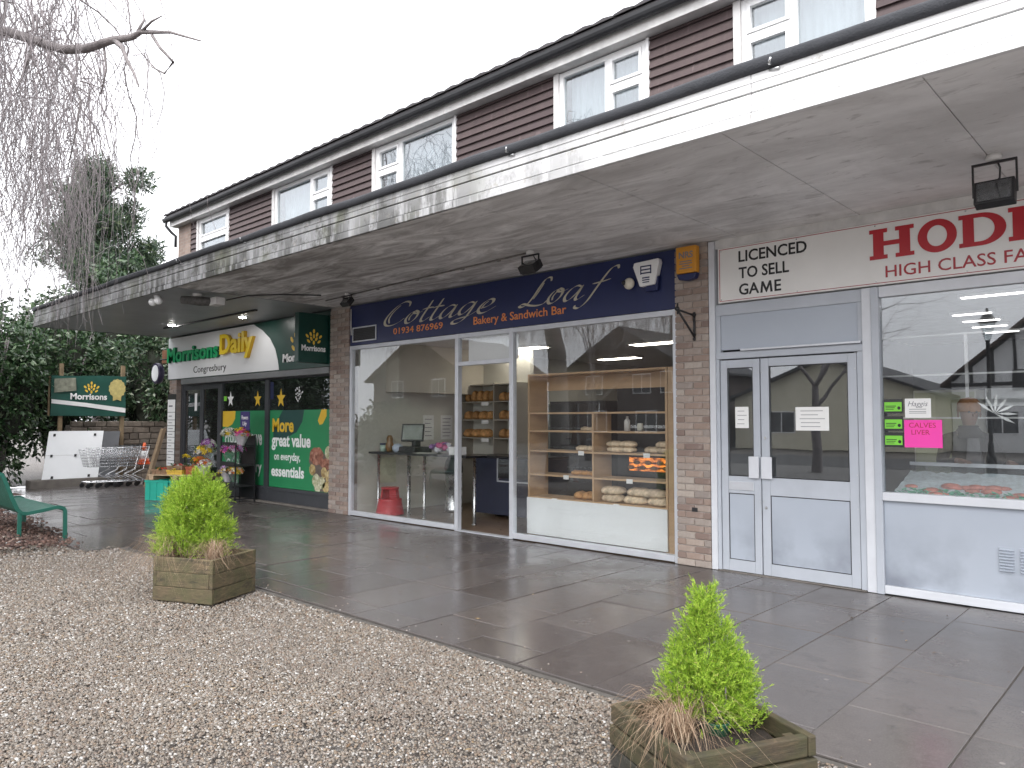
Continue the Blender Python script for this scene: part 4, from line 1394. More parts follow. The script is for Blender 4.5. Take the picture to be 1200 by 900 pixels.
def blob(parent, name, m, cx, cz, rx, rz, k, seed):
    rng = random.Random(seed)
    pts = [(min(-11.38, cx+rx*math.cos(t)*(1+rng.uniform(-.09, .09))), max(.315, cz+rz*math.sin(t)*(1+rng.uniform(-.09, .09)))) for t in [2*PI*i/16 for i in range(16)]]
    poly_sheet(parent, name, m, pts, at=VY-.0017-.0006*k, thick=.0005)
poly_sheet(v1, 'printed_board', slt, [(-12.15, 1.02), (-11.38, .98), (-11.38, .318), (-11.98, .318), (-12.0, .55), (-12.18, .85)], at=VY-.0016, thick=.0003)
blob(v1, 'printed_ham', FOOD_R, -11.93, .95, .23, .17, 0, 1)
blob(v1, 'printed_ham', FOOD_R, -11.62, .82, .20, .10, 1, 2)
blob(v1, 'printed_cloth', FOOD_C, -11.52, 1.02, .14, .13, 0, 3)
for i, (x, z, r) in enumerate(((-12.06, .70, .10), (-11.93, .50, .13), (-11.68, .66, .10), (-11.75, .48, .11), (-11.50, .58, .13), (-11.88, .38, .09), (-11.62, .40, .10), (-11.45, .40, .08))):
    blob(v1, 'printed_vegetable', (FOOD_Y, FOOD_C)[i % 2], x, z, r, r, 1+i % 3, 10+i)
v2 = poly_sheet(SUP, 'window_vinyl', MT['vinyl_green'], [(-15.585, .31), (-13.775, .31), (-13.775, 1.80), (-15.585, 1.80)], at=VY, thick=.0015)
v2['label'] = 'green vinyl poster partly hidden behind the flower stand'
poly_sheet(v2, 'grain_shape', MT['vinyl_yellow'], [(-15.58, 1.80), (-15.02, 1.80), (-15.03, 1.64), (-15.15, 1.52), (-15.35, 1.46), (-15.58, 1.47)], at=VY-.0016, thick=.001)
fit_text(v2, 'Proud to serve', (-15.46, -13.90, 1.10, 1.42), MT['white_txt'], at=VY-.0016, thick=.001, bold=.03)
fit_text(v2, 'Congresbury', (-15.40, -13.90, .48, .80), MT['white_txt'], at=VY-.0016, thick=.001, bold=.012)
for (x, z, r, m) in ((-15.25, 2.05, .15, 'white_txt'), (-14.10, 2.03, .15, 'vinyl_yellow'), (-13.20, 2.03, .17, 'vinyl_yellow')):
    poly_sheet(SUP, 'star_sticker', MT[m], star(x, z, r), at=VY, thick=.001)
sp = MB(); rng = random.Random(3)
for i in range(26):
    a = rng.uniform(0, 2*PI); r = rng.uniform(.02, .17)
    sp.prism(ellipse(-12.55+r*math.cos(a)*.8, 2.12+r*math.sin(a), .014, .02), (0, VY, 0), (1, 0, 0), (0, 0, 1), (0, -.001, 0))
sp.build('snow_sticker', MT['white_txt'], SUP)
poly_sheet(SUP, 'door_sticker', MT['paper'], [(-16.95, 1.82), (-16.83, 1.82), (-16.83, 2.22), (-16.95, 2.22)], at=.118, thick=.001)
poly_sheet(SUP, 'door_sticker', MT['lime'], [(-15.55, 2.02), (-15.42, 2.02), (-15.42, 2.12), (-15.55, 2.12)], at=VY, thick=.001)
poly_sheet(SUP, 'door_sticker', MT['navy'], [(-13.60, 2.02), (-13.48, 2.02), (-13.48, 2.36), (-13.60, 2.36)], at=VY, thick=.001)

# ------------------------------------------------------------------ fittings under the canopy
def flood(x, y, z, label, s=1.0, tilt=25, hang=.30):
    """rectangular flood lamp in a hanging stirrup"""
    t = thing('flood_light', label, 'flood light', (x, y, SOF), group='flood lights under the canopy')
    zc = SOF-hang*s
    MB().lathe((x, y, SOF-.055*s), [(.055*s, 0), (.062*s, .03*s), (.05*s, .055*s)], 12).build('mount', MT['dirty_white'], t)
    w, h, d = .14*s, .10*s, .055*s
    st = MB()
    st.box((x-w-.018*s, y-.012*s, SOF-.075*s), (x+w+.018*s, y+.012*s, SOF-.057*s))
    for sx in (-1, 1):
        st.box((x+sx*(w+.004*s), y-.010*s, zc-.01*s), (x+sx*(w+.018*s), y+.010*s, SOF-.075*s))
    st.build('stirrup', MT['black'], t)
    a = rad(tilt)
    ax, ay, az = Vector((w, 0, 0)), Vector((0, d*math.cos(a), -d*math.sin(a))), Vector((0, h*math.sin(a), h*math.cos(a)))
    c = Vector((x, y, zc))
    MB().obox(c, ax, ay, az).build('housing', MT['black'], t, bevel=.008*s)
    fb = MB()
    for k in range(7):
        fb.obox(c+ay*1.12+az*(-.75+k*.25), ax*.9, ay*.12, az*.04)
    fb.build('cooling_fin', MT['black'], t)
    MB().obox(c-ay*1.02, ax*.86, ay*.03, az*.82).build('lens', MT['glass_up'], t)
    MB().obox(c-ay*.97, ax*.80, ay*.03, az*.76).build('reflector', MT['steel'], t)
    MB().tube([c+az*1.0, c+az*1.5+Vector((.02*s, .05*s, 0)), (x+.03*s, y+.06*s, SOF-.10*s), (x+.01*s, y+.03*s, SOF-.03*s)], .008*s, 6).build('cable', MT['black'], t)
    return t
flood(-1.10, -1.05, 0, 'large black flood lamp hanging above the red lettered butcher sign', .92, 15, .32)
flood(-5.72, -1.02, 0, 'black flood lamp hanging above the end of the gold script', .85, 55, .22)
flood(-9.72, -.78, 0, 'small dark flood lamp above the vent end of the navy sign', .7, 40, .20)

# broken light fitting on the canopy edge by the supermarket
t = thing('cctv_camera', 'grime covered camera fitting with trailing wire under the canopy edge', 'camera', (-11.45, -2.35, SOF))
MB().lathe((-11.45, -2.35, SOF-.05), [(.05, 0), (.07, .02), (.07, .05)], 12).build('mount', MT['dirty_white'], t)
b = MB().tube([(-11.62, -2.52, SOF-.10), (-11.45, -2.32, SOF-.12), (-11.20, -2.05, SOF-.13)], [.06, .075, .06], 10)
b.build('housing', mat('grimy_plastic', (.085, .08, .075), .6, .5, 18), t)
MB().box((-11.36, -2.22, SOF-.19), (-11.12, -2.06, SOF-.07)).build('junction_box', MT['dirty_white'], t, bevel=.01)
MB().tube([(-11.10, -2.05, SOF-.11), (-10.8, -1.85, SOF-.05), (-10.4, -1.55, SOF-.04), (-10.1, -1.0, SOF-.02)], .011, 6).build('cable', MT['black'], t)
t = thing('security_lamp', 'small white twin security lamp beneath the outer canopy corner', 'security lamp', (-12.1, -2.7, SOF))
MB().lathe((-12.1, -2.7, SOF-.05), [(.04, 0), (.05, .05)], 12).build('mount', MT['white_txt'], t)
for dx in (-.11, .11):
    MB().ball((-12.1+dx, -2.72, SOF-.10), .062, 12, 8).build('lamp_head', MT['white_txt'], t)
    MB().tube([(-12.1, -2.7, SOF-.03), (-12.1+dx, -2.72, SOF-.08)], .014, 6).build('arm', MT['white_txt'], t)

# conduit run over the bakery
cb = MB().tube([(-10.55, -.62, SOF-.012), (-8.6, -.80, SOF-.016), (-7.2, -.90, SOF-.014), (-5.74, -1.0, SOF-.015)], .011, 6)
for x in (-10.0, -9.0, -8.0, -7.0, -6.3):
    y = -.62-(x+10.55)*.078
    cb.box((x-.02, y-.02, SOF-.030), (x+.02, y+.02, SOF-.0))
single('conduit', cb, mat('shadow_grey_conduit', (.16, .15, .14), .7, .4, 6), 'thin dark conduit clipped along the soffit above the navy sign', 'conduit', (-8, -.8, SOF))  # shadow along the conduit is mixed into its dark grey colour

# downlights over the supermarket
def downlight(x, y, label):
    t = thing('downlight', label, 'downlight', (x, y, SOF-.006), group='lit downlights over the supermarket sign')
    MB().lathe((x, y, SOF-.024), [(.075, .0), (.085, .006), (.085, .017)], 20).build('rim', MT['white_txt'], t)
    MB().lathe((x, y, SOF-.030), [(.062, .0), (.066, .006)], 20).build('bulb', MT['lamp_spot'], t)
downlight(-15.55, -1.02, 'lit round downlight above the green raised letters')
downlight(-13.35, -.62, 'lit round downlight above the yellow raised letters')
tr = MB().box((-16.2, -.93, SOF-.035), (-12.3, -.88, SOF-.007))
single('lighting_track', tr, MT['black'], 'thin dark lighting track on the grey supermarket soffit', 'track', (-14, -.9, SOF))
sun_spots = ((-15.55, -1.02), (-13.35, -.62))

# alarm boxes
t = thing('alarm_box', 'white tapering alarm box with blue print on the navy sign', 'alarm box', (-4.73, -.03, 3.25))
MB().prism([(-.165, .15), (.165, .165), (.175, .12), (.11, -.13), (-.09, -.14), (-.18, .10)], (-4.73, -.0305, 3.30), (1, 0, 0), (0, 0, 1), (0, -.085, 0)).build('cover', MT['white_txt'], t, bevel=.012)
MB().prism([(.0, -.05), (.13, .0), (.11, -.17), (-.05, -.17), (-.06, -.14)], (-4.71, -.0305, 3.27), (1, 0, 0), (0, 0, 1), (0, -.055, 0)).build('strobe', MT['navy'], t, bevel=.008)
mb = MB(); y = -.117
for (a, b, c, d) in ((-.07, .07, .085, .10), (-.06, .06, .045, .06), (-.07, .07, .005, .02), (-.075, -.06, .0, .1), (.06, .075, .0, .1), (-.05, .05, -.05, -.035), (-.05, .05, -.075, -.062), (-.045, .045, -.10, -.088)):
    mb.box((-4.73+a, y-.001, 3.30+c), (-4.73+b, y, 3.30+d))
mb.build('print', MT['navy'], t)
t = thing('alarm_box', 'orange alarm box with dark lettering at the top of brick pier', 'alarm box', (-4.19, -.06, 3.2))
MB().box((-4.315, -.150, 3.235), (-4.065, -.0595, 3.535)).build('cover', MT['amber'], t, bevel=.015)
MB().prism([(-4.315, 3.232), (-4.065, 3.232), (-4.09, 3.17), (-4.19, 3.15), (-4.29, 3.17)], (0, -.0595, 0), (1, 0, 0), (0, 0, 1), (0, -.08, 0)).build('strobe', MT['navy'], t, bevel=.01)
fit_text(t, 'NRS', (-4.275, -4.10, 3.40, 3.475), MT['ink'], at=-.1502, thick=.001, bold=.03, split=False)
mb = MB()
for i, w in enumerate((.15, .16, .09, .16)):
    mb.box((-4.19-w/2, -.1512, 3.36-i*.026), (-4.19+w/2, -.1502, 3.372-i*.026))
mb.build('print', MT['ink'], t)
t = thing('movement_sensor', 'small cream round sensor beside the white alarm box', 'sensor', (-4.99, -.03, 3.22))
MB().ball((-4.99, -.075, 3.225), .07, 14, 8, sq=(1, .75, 1)).build('dome', mat('cream_plastic', (.66, .62, .52), .5, .1, 6), t)
MB().ball((-5.035, -.115, 3.235), .03, 10, 6).build('eye', MT['black_plastic'], t)

# wrought bracket on the pier
bk = MB()
bk.tube([(-4.14, -.058, 2.765), (-4.14, -.42, 2.79)], .012, 8)
bk.tube([(-4.14, -.058, 2.52), (-4.14, -.40, 2.775)], .012, 8)
bk.tube([(-4.14, -.064, 2.80), (-4.14, -.064, 2.49)], .014, 8)
bk.ball((-4.14, -.43, 2.80), .028, 8, 6); bk.ball((-4.14, -.068, 2.77), .024, 8, 6); bk.ball((-4.14, -.068, 2.50), .02, 8, 6)
bk.tube([(-4.14, -.42, 2.74), (-4.14, -.42, 2.86)], .010, 8)
single('hanging_bracket', bk, MT['black'], 'black iron hanging bracket fixed to the brick pier', 'bracket', (-4.14, -.06, 2.5))
single('air_grate', MB().box((-4.20, -.0595, .60), (-4.13, -.0565, .645)), MT['black'], 'tiny dark hole in the brick pier near the ground', 'grate', (-4.16, -.058, .6))
# loose cable at the left of the navy sign
single('cable', MB().tube([(-10.66, -.045, 3.50), (-10.655, -.05, 3.2), (-10.64, -.05, 3.05)], .010, 6), MT['dirty_white'], 'short white cable dropping to the vent of the navy sign', 'cable', (-10.66, -.05, 3.05))

# notices in the butcher's windows and door: flat paper on the glass
def notice(x0, x1, z0, z1, m, label, cat='notice', lines=0, y=-.0005, ink='ink', group=None):
    t = thing('notice', label, cat, ((x0+x1)/2, y, z0), group=group)
    R(t, 'sheet', MT[m], x0, x1, z0, z1, y-.0015, y)
    if lines:
        mb = MB(); rng = random.Random(int(x0*1000))
        h = (z1-z0)
        for i in range(lines):
            zz = z1-h*(i+1)/(lines+1); a = x0+(x1-x0)*rng.uniform(.10, .2); b = x1-(x1-x0)*rng.uniform(.10, .35)
            mb.box((a, y-.0022, zz-h*.012), (b, y-.0016, zz+h*.012))
        mb.build('print', MT[ink], t)
    return t
notice(-3.05, -2.72, 1.50, 1.735, 'paper', 'white paper notice taped in the larger butcher door', lines=5)
notice(-3.70, -3.55, 1.52, 1.745, 'paper', 'white paper notice in the narrow butcher door leaf', lines=4)
n1 = notice(-2.045, -1.735, 1.355, 1.605, 'pink', 'fluorescent pink handwritten notice in the butcher window')
fit_text(n1, 'CALVES', (-2.005, -1.785, 1.535, 1.580), MT['red_txt'], at=-.0021, thick=.0006, split=False)
fit_text(n1, 'LIVER', (-1.985, -1.835, 1.472, 1.515), MT['red_txt'], at=-.0021, thick=.0006, split=False)
n2 = notice(-2.035, -1.82, 1.625, 1.800, 'paper', 'white printed card above the pink notice in butcher window', lines=0)
fit_text(n2, 'Haggis', (-2.01, -1.845, 1.715, 1.775), MT['ink'], at=-.0021, thick=.0006, shear=.3, split=False)
mb = MB()
for z in (1.665, 1.68, 1.70): mb.box((-2.0, -.0027, z), (-1.86, -.0021, z+.005))
mb.build('print', MT['ink'], n2)
for i, z in enumerate((1.685, 1.525, 1.375)):
    t = thing('label_holder', ('top', 'middle', 'bottom')[i]+' lime green label in a black holder on butcher window', 'label', (-2.11, .001, z), group='lime labels in the butcher window')
    R(t, 'holder', MT['black_plastic'], -2.215, -2.055, z-.02, z+.115, -.003, .003)
    R(t, 'card', MT['lime'], -2.210, -2.062, z, z+.085, -.0052, -.0031)
    mb = MB(); mb.box((-2.20, -.0062, z+.045), (-2.11, -.0053, z+.052)); mb.box((-2.20, -.0062, z+.03), (-2.12, -.0053, z+.036)); mb.box((-2.20, -.0062, z+.015), (-2.13, -.0053, z+.02))
    mb.prism(ellipse(-2.085, z+.03, .014, .016), (0, -.0053, 0), (1, 0, 0), (0, 0, 1), (0, -.001, 0))
    mb.build('print', MT['black_txt'], t)

# ------------------------------------------------------------------ inside the bakery
def ceiling_lamp(x, y, w, d, label, z=2.958, group='ceiling lamps in the shops', lm='lamp_on'):
    t = thing('ceiling_lamp', label, 'ceiling lamp', (x, y, z), group=group)
    MB().box((x-w/2-.03, y-d/2-.03, z-.035), (x+w/2+.03, y+d/2+.03, z-.001)).build('tray', MT['white_txt'], t)
    MB().box((x-w/2, y-d/2, z-.043), (x+w/2, y+d/2, z-.036)).build('diffuser', MT[lm], t)
ceiling_lamp(-9.2, 2.75, .95, .28, 'lit ceiling panel seen through the bakery door glass', group='bakery ceiling lamps')
ceiling_lamp(-6.9, 3.6, .95, .28, 'lit ceiling panel over the bakery shelves', group='bakery ceiling lamps')
ceiling_lamp(-9.2, 5.8, .95, .28, 'deeper lit ceiling panel at the back of the bakery', group='bakery ceiling lamps')

# display shelving in the window
SHF = thing('display_shelves', 'wooden open shelving with white base in the bakery window', 'shelves', (-5.8, .3, 0))
W_ = MT['wood_shelf']
ys0, ys1 = .30, .70
for x0, x1 in ((-6.935, -6.905), (-4.745, -4.715)):
    R(SHF, 'side_panel', W_, x0, x1, 0, 2.24, ys0, ys1)
R(SHF, 'divider', W_, -5.832, -5.808, .56, 1.695, ys0+.004, ys1)
R(SHF, 'top_panel', W_, -6.904, -4.746, 2.215, 2.24, ys0+.002, ys1)
R(SHF, 'pelmet', W_, -6.904, -4.746, 2.02, 2.213, ys1-.03, ys1-.01)
for z in (.86, 1.185, 1.455, 1.70):
    R(SHF, 'shelf', W_, -6.904, -4.746, z-.012, z+.010, ys0+.002, ys1-.002)
R(SHF, 'shelf', W_, -6.904, -4.746, .535, .56, ys0+.002, ys1-.002)
R(SHF, 'base_panel', MT['white_panel'], -6.934, -4.716, .05, .545, ys0-.022, ys0-.002)
R(SHF, 'end_panel', W_, -4.712, -4.55, 0, 2.24, ys0+.01, ys0+.03)

for i, (x, z) in enumerate(((-6.3, .872), (-5.5, .552), (-5.05, 1.197), (-6.05, 1.197), (-5.3, .872), (-6.5, .552))):
    R(SHF, 'price_card', MT['paper'], x, x+.09, z-.05, z+.005, ys0-.006, ys0-.001)

def loaf(name, c, l, w, h, m, label, group, rz=0.0, slices=False):
    rng = random.Random(hash((round(c[0], 2), round(c[1], 2), round(c[2], 2))) & 0xffff)
    mb = MB(); n = 12; rings = 9
    vs = []
    for i in range(rings):
        t = i/(rings-1)*2-1
        k = max(.02, 1-abs(t)**3.2)**.5
        for j in range(n):
            a = 2*PI*j/n
            y = math.cos(a)*w/2*k*(1+rng.uniform(-.05, .05)); z = math.sin(a)*h*.62*k
            z = max(z, -h*.38*k)
            vs.append((t*l/2, y, z+h*.38+rng.uniform(-.004, .004)))
    fs = [(i*n+j, i*n+(j+1) % n, (i+1)*n+(j+1) % n, (i+1)*n+j) for i in range(rings-1) for j in range(n)]
    fs += [tuple(reversed(range(n))), tuple((rings-1)*n+j for j in range(n))]
    mb.add(vs, fs, smooth=True)
    o = mb.build(name, m)
    o.location = c; o.rotation_euler = (0, 0, rz)
    return tag(o, label, 'bread', group)
rng = random.Random(21)
def row(xs, y, z, l, w, h, m, label, group, rz=PI/2):
    for i, x in enumerate(xs):
        lab = label if len(xs) == 1 else ('left ', 'middle ', 'right ')[i if len(xs) == 3 else 2*i]+label
        loaf('loaf', (x+rng.uniform(-.01, .01), y, z), l, w, h, m, lab, group, rz+rng.uniform(-.12, .12))
FB, BR = MT['flour_bread'], MT['bread']
for x, z, w in ((-5.62, .562, 'bottom left'), (-5.62, .66, 'top left'), (-5.27, .562, 'bottom middle'), (-5.22, .66, 'top middle'), (-4.93, .562, 'bottom right'), (-5.0, .655, 'top right')):
    loaf('loaf', (x, .48, z), .36, .24, .105, FB, 'large flour dusted loaf on the lowest right shelf, '+w+' of the pile', 'floury loaves in the bakery window', rng.uniform(-.3, .3))
row((-6.17, -6.03, -5.92), .50, .562, .24, .14, .10, BR, 'golden roll on the lowest left shelf', 'golden rolls in the bakery window')
row((-5.60, -5.42), .50, 1.197, .26, .17, .075, FB, 'lower floury bap of the left stack on upper right shelf', 'baps in the bakery window', 0)
row((-5.60, -5.42), .50, 1.265, .26, .17, .075, FB, 'upper floury bap of the left stack on upper right shelf', 'baps in the bakery window', 0)
row((-5.06, -4.87), .52, 1.197, .24, .16, .08, FB, 'floury bap at the right end of upper right shelf', 'baps in the bakery window', 0)
row((-4.90,), .52, 1.272, .22, .15, .07, FB, 'topmost floury bap at the right end of upper right shelf', 'baps in the bakery window', 0)
row((-6.15, -6.0), .52, 1.197, .22, .15, .07, FB, 'pale bap on the middle left shelf', 'baps on the left of the window shelves', 0)
row((-6.25, -6.12, -5.98), .54, .872, .18, .13, .06, BR, 'bun on the left shelf second from bottom', 'buns on the left of the window shelves', 0)
row((-6.1, -5.98), .54, 1.467, .18, .10, .05, FB, 'small roll on the left shelf under the top', 'small rolls on the left of the window shelves', 0)
bo = MB().lathe((-5.42, .5, 1.466), [(.04, 0), (.04, .13), (.016, .16), (.016, .19)], 12)
single('bottle', bo, MT['dirty_white'], 'pale bottle standing on the upper right bakery shelf', 'bottle', (-5.42, .5, 1.466))
bo = MB().lathe((-5.24, .52, 1.466), [(.035, 0), (.042, .04), (.035, .09), (.03, .10)], 12)
single('jar', bo, MT['cream_wall'], 'small jar next to the bottle on bakery shelf', 'jar', (-5.24, .52, 1.466))

# oven and dark equipment behind
OV = thing('bread_oven', 'dark bread oven with glowing orange chamber behind the shelves', 'oven', (-6.6, 3.4, 0))
R(OV, 'cabinet', MT['black'], -7.6, -5.45, 0, 2.3, 3.41, 4.2)
R(OV, 'oven_trim', MT['steel'], -7.4, -5.5, 1.47, 1.52, 3.395, 3.408)
R(OV, 'hot_chamber', MT['oven'], -7.35, -6.30, .74, .97, 3.40, 3.408)
for z in (.79, .87):
    R(OV, 'oven_rack', MT['black'], -7.35, -6.30, z, z+.012, 3.385, 3.396)
for k in range(9):
    MB().ball((-7.28+k*.115, 3.35, .80+.085*(k % 2)), .075, 8, 5, sq=(1, .6, .5)).build('baking_roll', MT['bread'], OV)
DK = thing('prep_cabinet', 'dark glass fronted bakery cabinet beyond the left shelves', 'cabinet', (-8.3, 3.2, 0))
R(DK, 'carcass', MT['black'], -9.0, -7.75, 0, 1.95, 3.25, 3.9)
for z in (.75, 1.1, 1.45):
    R(DK, 'shelf', MT['steel'], -8.98, -7.77, z, z+.02, 3.14, 3.245)
R(DK, 'door_pane', MT['glass_dark'], -8.98, -7.77, .5, 1.9, 3.125, 3.131)

# back wall with the bread rack, seen through the doorway
PW = thing('partition_wall', 'cream bakery partition wall behind the bread rack', 'wall', (-9.8, 2.95, 0))
R(PW, 'panel', MT['cream_wall'], -10.71, -9.15, 0, 2.955, 2.85, 2.95)
BRK = thing('bread_rack', 'grey shelving rack of loaves facing the bakery door', 'shelves', (-9.9, 2.5, 0))
gm = mat('grey_beige_laminate', (.36, .33, .28), .55, .06, 3)
for x in (-10.65, -9.72, -9.20):
    R(BRK, 'upright', gm, x, x+.025, 0, 2.30, 2.46, 2.83)
for z in (.95, 1.28, 1.62, 1.96, 2.28):
    for a, b in ((-10.624, -9.721), (-9.694, -9.201)):
        R(BRK, 'shelf', gm, a, b, z-.02, z, 2.47, 2.83)
R(BRK, 'back_panel', MT['cream_wall'], -10.65, -9.176, .0, 2.32, 2.831, 2.848)
for z in (1.27, 1.61, 1.95):
    R(BRK, 'price_card', MT['paper'], -10.02, -9.84, z-.07, z-.005, 2.455, 2.468)
for i, x in enumerate((-10.50, -10.34, -10.18, -10.02, -9.86)):
    loaf('loaf', (x, 2.62, 1.961), .22, .13, .21, BR, ('leftmost', 'second', 'middle', 'fourth', 'rightmost')[i]+' tall tin loaf on the top shelf of the rack', 'tin loaves on the rack top shelf', PI/2)
for i, x in enumerate((-10.48, -10.28, -10.08, -9.88)):
    loaf('loaf', (x, 2.60, 1.621), .26, .17, .16, BR, ('leftmost', 'second', 'third', 'rightmost')[i]+' round loaf on the middle shelf of the rack', 'loaves on the rack middle shelf', PI/2)
for i, x in enumerate((-10.46, -10.24, -10.02)):
    loaf('loaf', (x, 2.60, 1.281), .28, .19, .16, BR, ('left', 'middle', 'right')[i]+' crusty loaf on the lower shelf of the rack', 'loaves on the rack lower shelf', .9)
for i, z in enumerate((1.281, 1.621, 1.961)):
    for x in (-9.56, -9.38):
        loaf('loaf', (x, 2.60, z), .24, .15, .17, BR, ('left ' if x < -9.5 else 'right ')+('crusty', 'round', 'tin')[i]+' loaf in the narrow right bay of the rack', 'loaves in the right bay of the rack', PI/2)

# serving counter
CT = thing('serving_counter', 'navy serving counter with glass display just inside the bakery door', 'counter', (-8.6, 1.5, 0))
R(CT, 'front_panel', MT['navy_counter'], -9.12, -7.60, .06, .98, 1.40, 2.0, .006)
R(CT, 'worktop', MT['black_plastic'], -9.14, -7.58, .982, 1.02, 1.37, 2.02, .006)
R(CT, 'display_glass', MT['glass_dark'], -8.55, -7.62, .66, .97, 1.375, 1.381)
R(CT, 'display_trim', MT['alu'], -8.57, -8.55, .60, .98, 1.372, 1.398)
R(CT, 'display_trim', MT['alu'], -8.55, -7.60, .60, .62, 1.372, 1.398)

# bar by the left window
BAR = thing('window_bar', 'black topped bar on steel legs inside the left bakery window', 'table', (-9.4, .6, 0))
MB().box((-10.66, .34, 1.03), (-8.22, .80, 1.065)).build('top', MT['black_plastic'], BAR, bevel=.006)
for x, y in ((-10.45, .40), (-9.62, .38), (-9.42, .55), (-8.30, .60), (-10.05, .75)):
    MB().lathe((x, y, 0), [(.045, 0), (.045, .012), (.024, .02), (.024, 1.025), (.045, 1.027)], 14).build('leg', MT['steel'], BAR)

def till(x, y, z):
    t = thing('till', 'black touch screen till standing on the window bar', 'till', (x, y, z))
    MB().box((x-.28, y-.18, z), (x+.22, y+.2, z+.10)).build('drawer', MT['black_plastic'], t, bevel=.01)
    MB().box((x+.0, y-.06, z+.10), (x+.10, y+.06, z+.20)).build('stand', MT['black_plastic'], t, bevel=.01)
    v = Vector((.60, -.80, .0)).normalized(); u = Vector((.80, .60, 0)).normalized(); n = (v+Vector((0, 0, .35))).normalized()
    w = n.cross(u).normalized()
    c = Vector((x+.0, y-.03, z+.33))
    MB().obox(c, u*.19, n*.02, w*.15).build('screen_case', MT['black_plastic'], t, bevel=.008)
    MB().obox(c+n*.021, u*.165, n*.002, w*.125).build('screen', mat('dim_screen', (.30, .33, .30), .2, .2, 6), t)
till(-9.72, .58, 1.066)
# things on the bar
def hamper(x, y, z):
    t = thing('gift_bag', 'pink and purple wrapped sweets bag on the window bar', 'bag', (x, y, z))
    rng = random.Random(6); mb = MB()
    cols = [mat('pink_wrap', (.55, .10, .25), .3, .4, 30), mat('purple_wrap', (.22, .10, .30), .3, .4, 30), mat('silver_wrap', (.6, .6, .65), .25, .3, 30)]
    for k in range(16):
        a, b = rng.uniform(-.2, .2), rng.uniform(-.1, .1)
        m = MB(); m.ball((x+a, y+b, z+rng.uniform(.05, .15)), rng.uniform(.05, .075), 6, 4, sq=(1, 1, .8))
        m.build('wrapped_sweet', cols[k % 3], t)
hamper(-9.0, .55, 1.066)
single('napkin_box', MB().box((-8.74, .46, 1.067), (-8.52, .64, 1.19)), MT['paper'], 'white napkin box at the right end of window bar', 'box', (-8.6, .55, 1.067), bevel=.006)
t = thing('bottle', 'brown ceramic owl shaped bottle on the far left of window bar', 'bottle', (-10.35, .56, 1.066))
MB().lathe((-10.35, .56, 1.066), [(.05, 0), (.07, .03), (.072, .12), (.05, .17), (.058, .21), (.05, .25), (.03, .28)], 14).build('body', mat('brown_glaze', (.22, .11, .035), .3, .4, 20), t)
t = thing('jar', 'pale green storage jar beside the brown bottle', 'jar', (-10.52, .55, 1.066))
MB().lathe((-10.52, .55, 1.066), [(.055, 0), (.055, .11)], 14).build('body', mat('pale_green_jar', (.45, .58, .50), .3, .1, 8), t)
MB().lathe((-10.52, .55, 1.178), [(.058, 0), (.058, .03)], 14).build('lid', MT['navy'], t)
t = thing('bowl', 'pale blue bowl on the bar before the till', 'bowl', (-9.98, .44, 1.066))
MB().lathe((-9.98, .44, 1.066), [(.05, 0), (.09, .04), (.095, .10), (.06, .14), (.0, .15)], 16).build('body', mat('pale_blue_glaze', (.42, .48, .58), .3, .1, 8), t)
pp = MB()
rng = random.Random(2)
for k in range(4):
    a = rng.uniform(-.4, .4); u = Vector((math.cos(a), math.sin(a), 0)); v = Vector((-u.y, u.x, 0))
    pp.obox((-9.33+rng.uniform(-.05, .05), .46, 1.069+k*.003), u*.15, v*.09, (0, 0, .0012))
single('paper_pile', pp, MT['cream_wall'], 'loose papers lying on the bar beside the till', 'papers', (-9.33, .46, 1.067))

# red kick stool
def stool(x, y):
    t = thing('kick_stool', 'red plastic kick step stool on the floor behind bakery window', 'stool', (x, y, 0))
    MB().lathe((x, y, 0), [(.235, .0), (.245, .02), (.235, .05), (.20, .23), (.205, .26), (.19, .275)], 24).build('lower_step', MT['red_plastic'], t)
    MB().lathe((x, y, .43), [(.15, 0), (.155, .02), (.145, .035)], 24).build('upper_step', MT['red_plastic'], t)
    for a in (.35, PI-.35, PI+.35, -.35):
        c, s = math.cos(a), math.sin(a)
        MB().obox((x+c*.135, y+s*.135, .355), Vector((c, s, 0))*.012, Vector((-s, c, 0))*.05, (c*-.012, s*-.012, .08)).build('support', MT['red_plastic'], t)
stool(-10.28, .52)
# waste bin
t = thing('waste_bin', 'steel push bin with black lid under the bar', 'bin', (-9.8, 1.55, 0))
MB().lathe((-9.8, 1.55, 0), [(.16, 0), (.16, .05), (.155, .06), (.155, .68)], 20).build('body', MT['steel'], t)
MB().lathe((-9.8, 1.55, .682), [(.165, 0), (.165, .10), (.14, .22), (.10, .28), (.0, .30)], 20).build('lid', MT['black_plastic'], t)
# wall items on the left party wall (x = -10.72 faces the room)
def wall_sheet(y0, y1, z0, z1, label, lines=5):
    t = thing('wall_notice', label, 'notice', (-10.715, (y0+y1)/2, z0))
    MB().box((-10.719, y0, z0), (-10.715, y1, z1)).build('sheet', MT['paper'], t)
    mb = MB()
    for i in range(lines):
        z = z1-(z1-z0)*(i+1)/(lines+1)
        mb.box((-10.715, y0+.04, z-.006), (-10.7145, y1-.05-.03*(i % 2), z+.006))
    mb.build('print', MT['ink'], t)
wall_sheet(1.62, 1.88, 1.24, 1.70, 'left white price list on the cream wall behind the till', 5)
wall_sheet(2.06, 2.36, 1.24, 1.70, 'right white price list on the cream wall behind the till', 6)
HB = thing('boxed_bulkhead', 'cream boxed in bulkhead high on the left bakery wall', 'bulkhead', (-10.5, 1.8, 2.1))
R(HB, 'panel', mat('beige_board', (.50, .47, .40), .7, .05, 2), -10.715, -10.35, 2.10, 2.955, .75, 2.84)
t = thing('poster', 'pale poster leaning on the wall below the bar', 'poster', (-10.7, .9, .55))
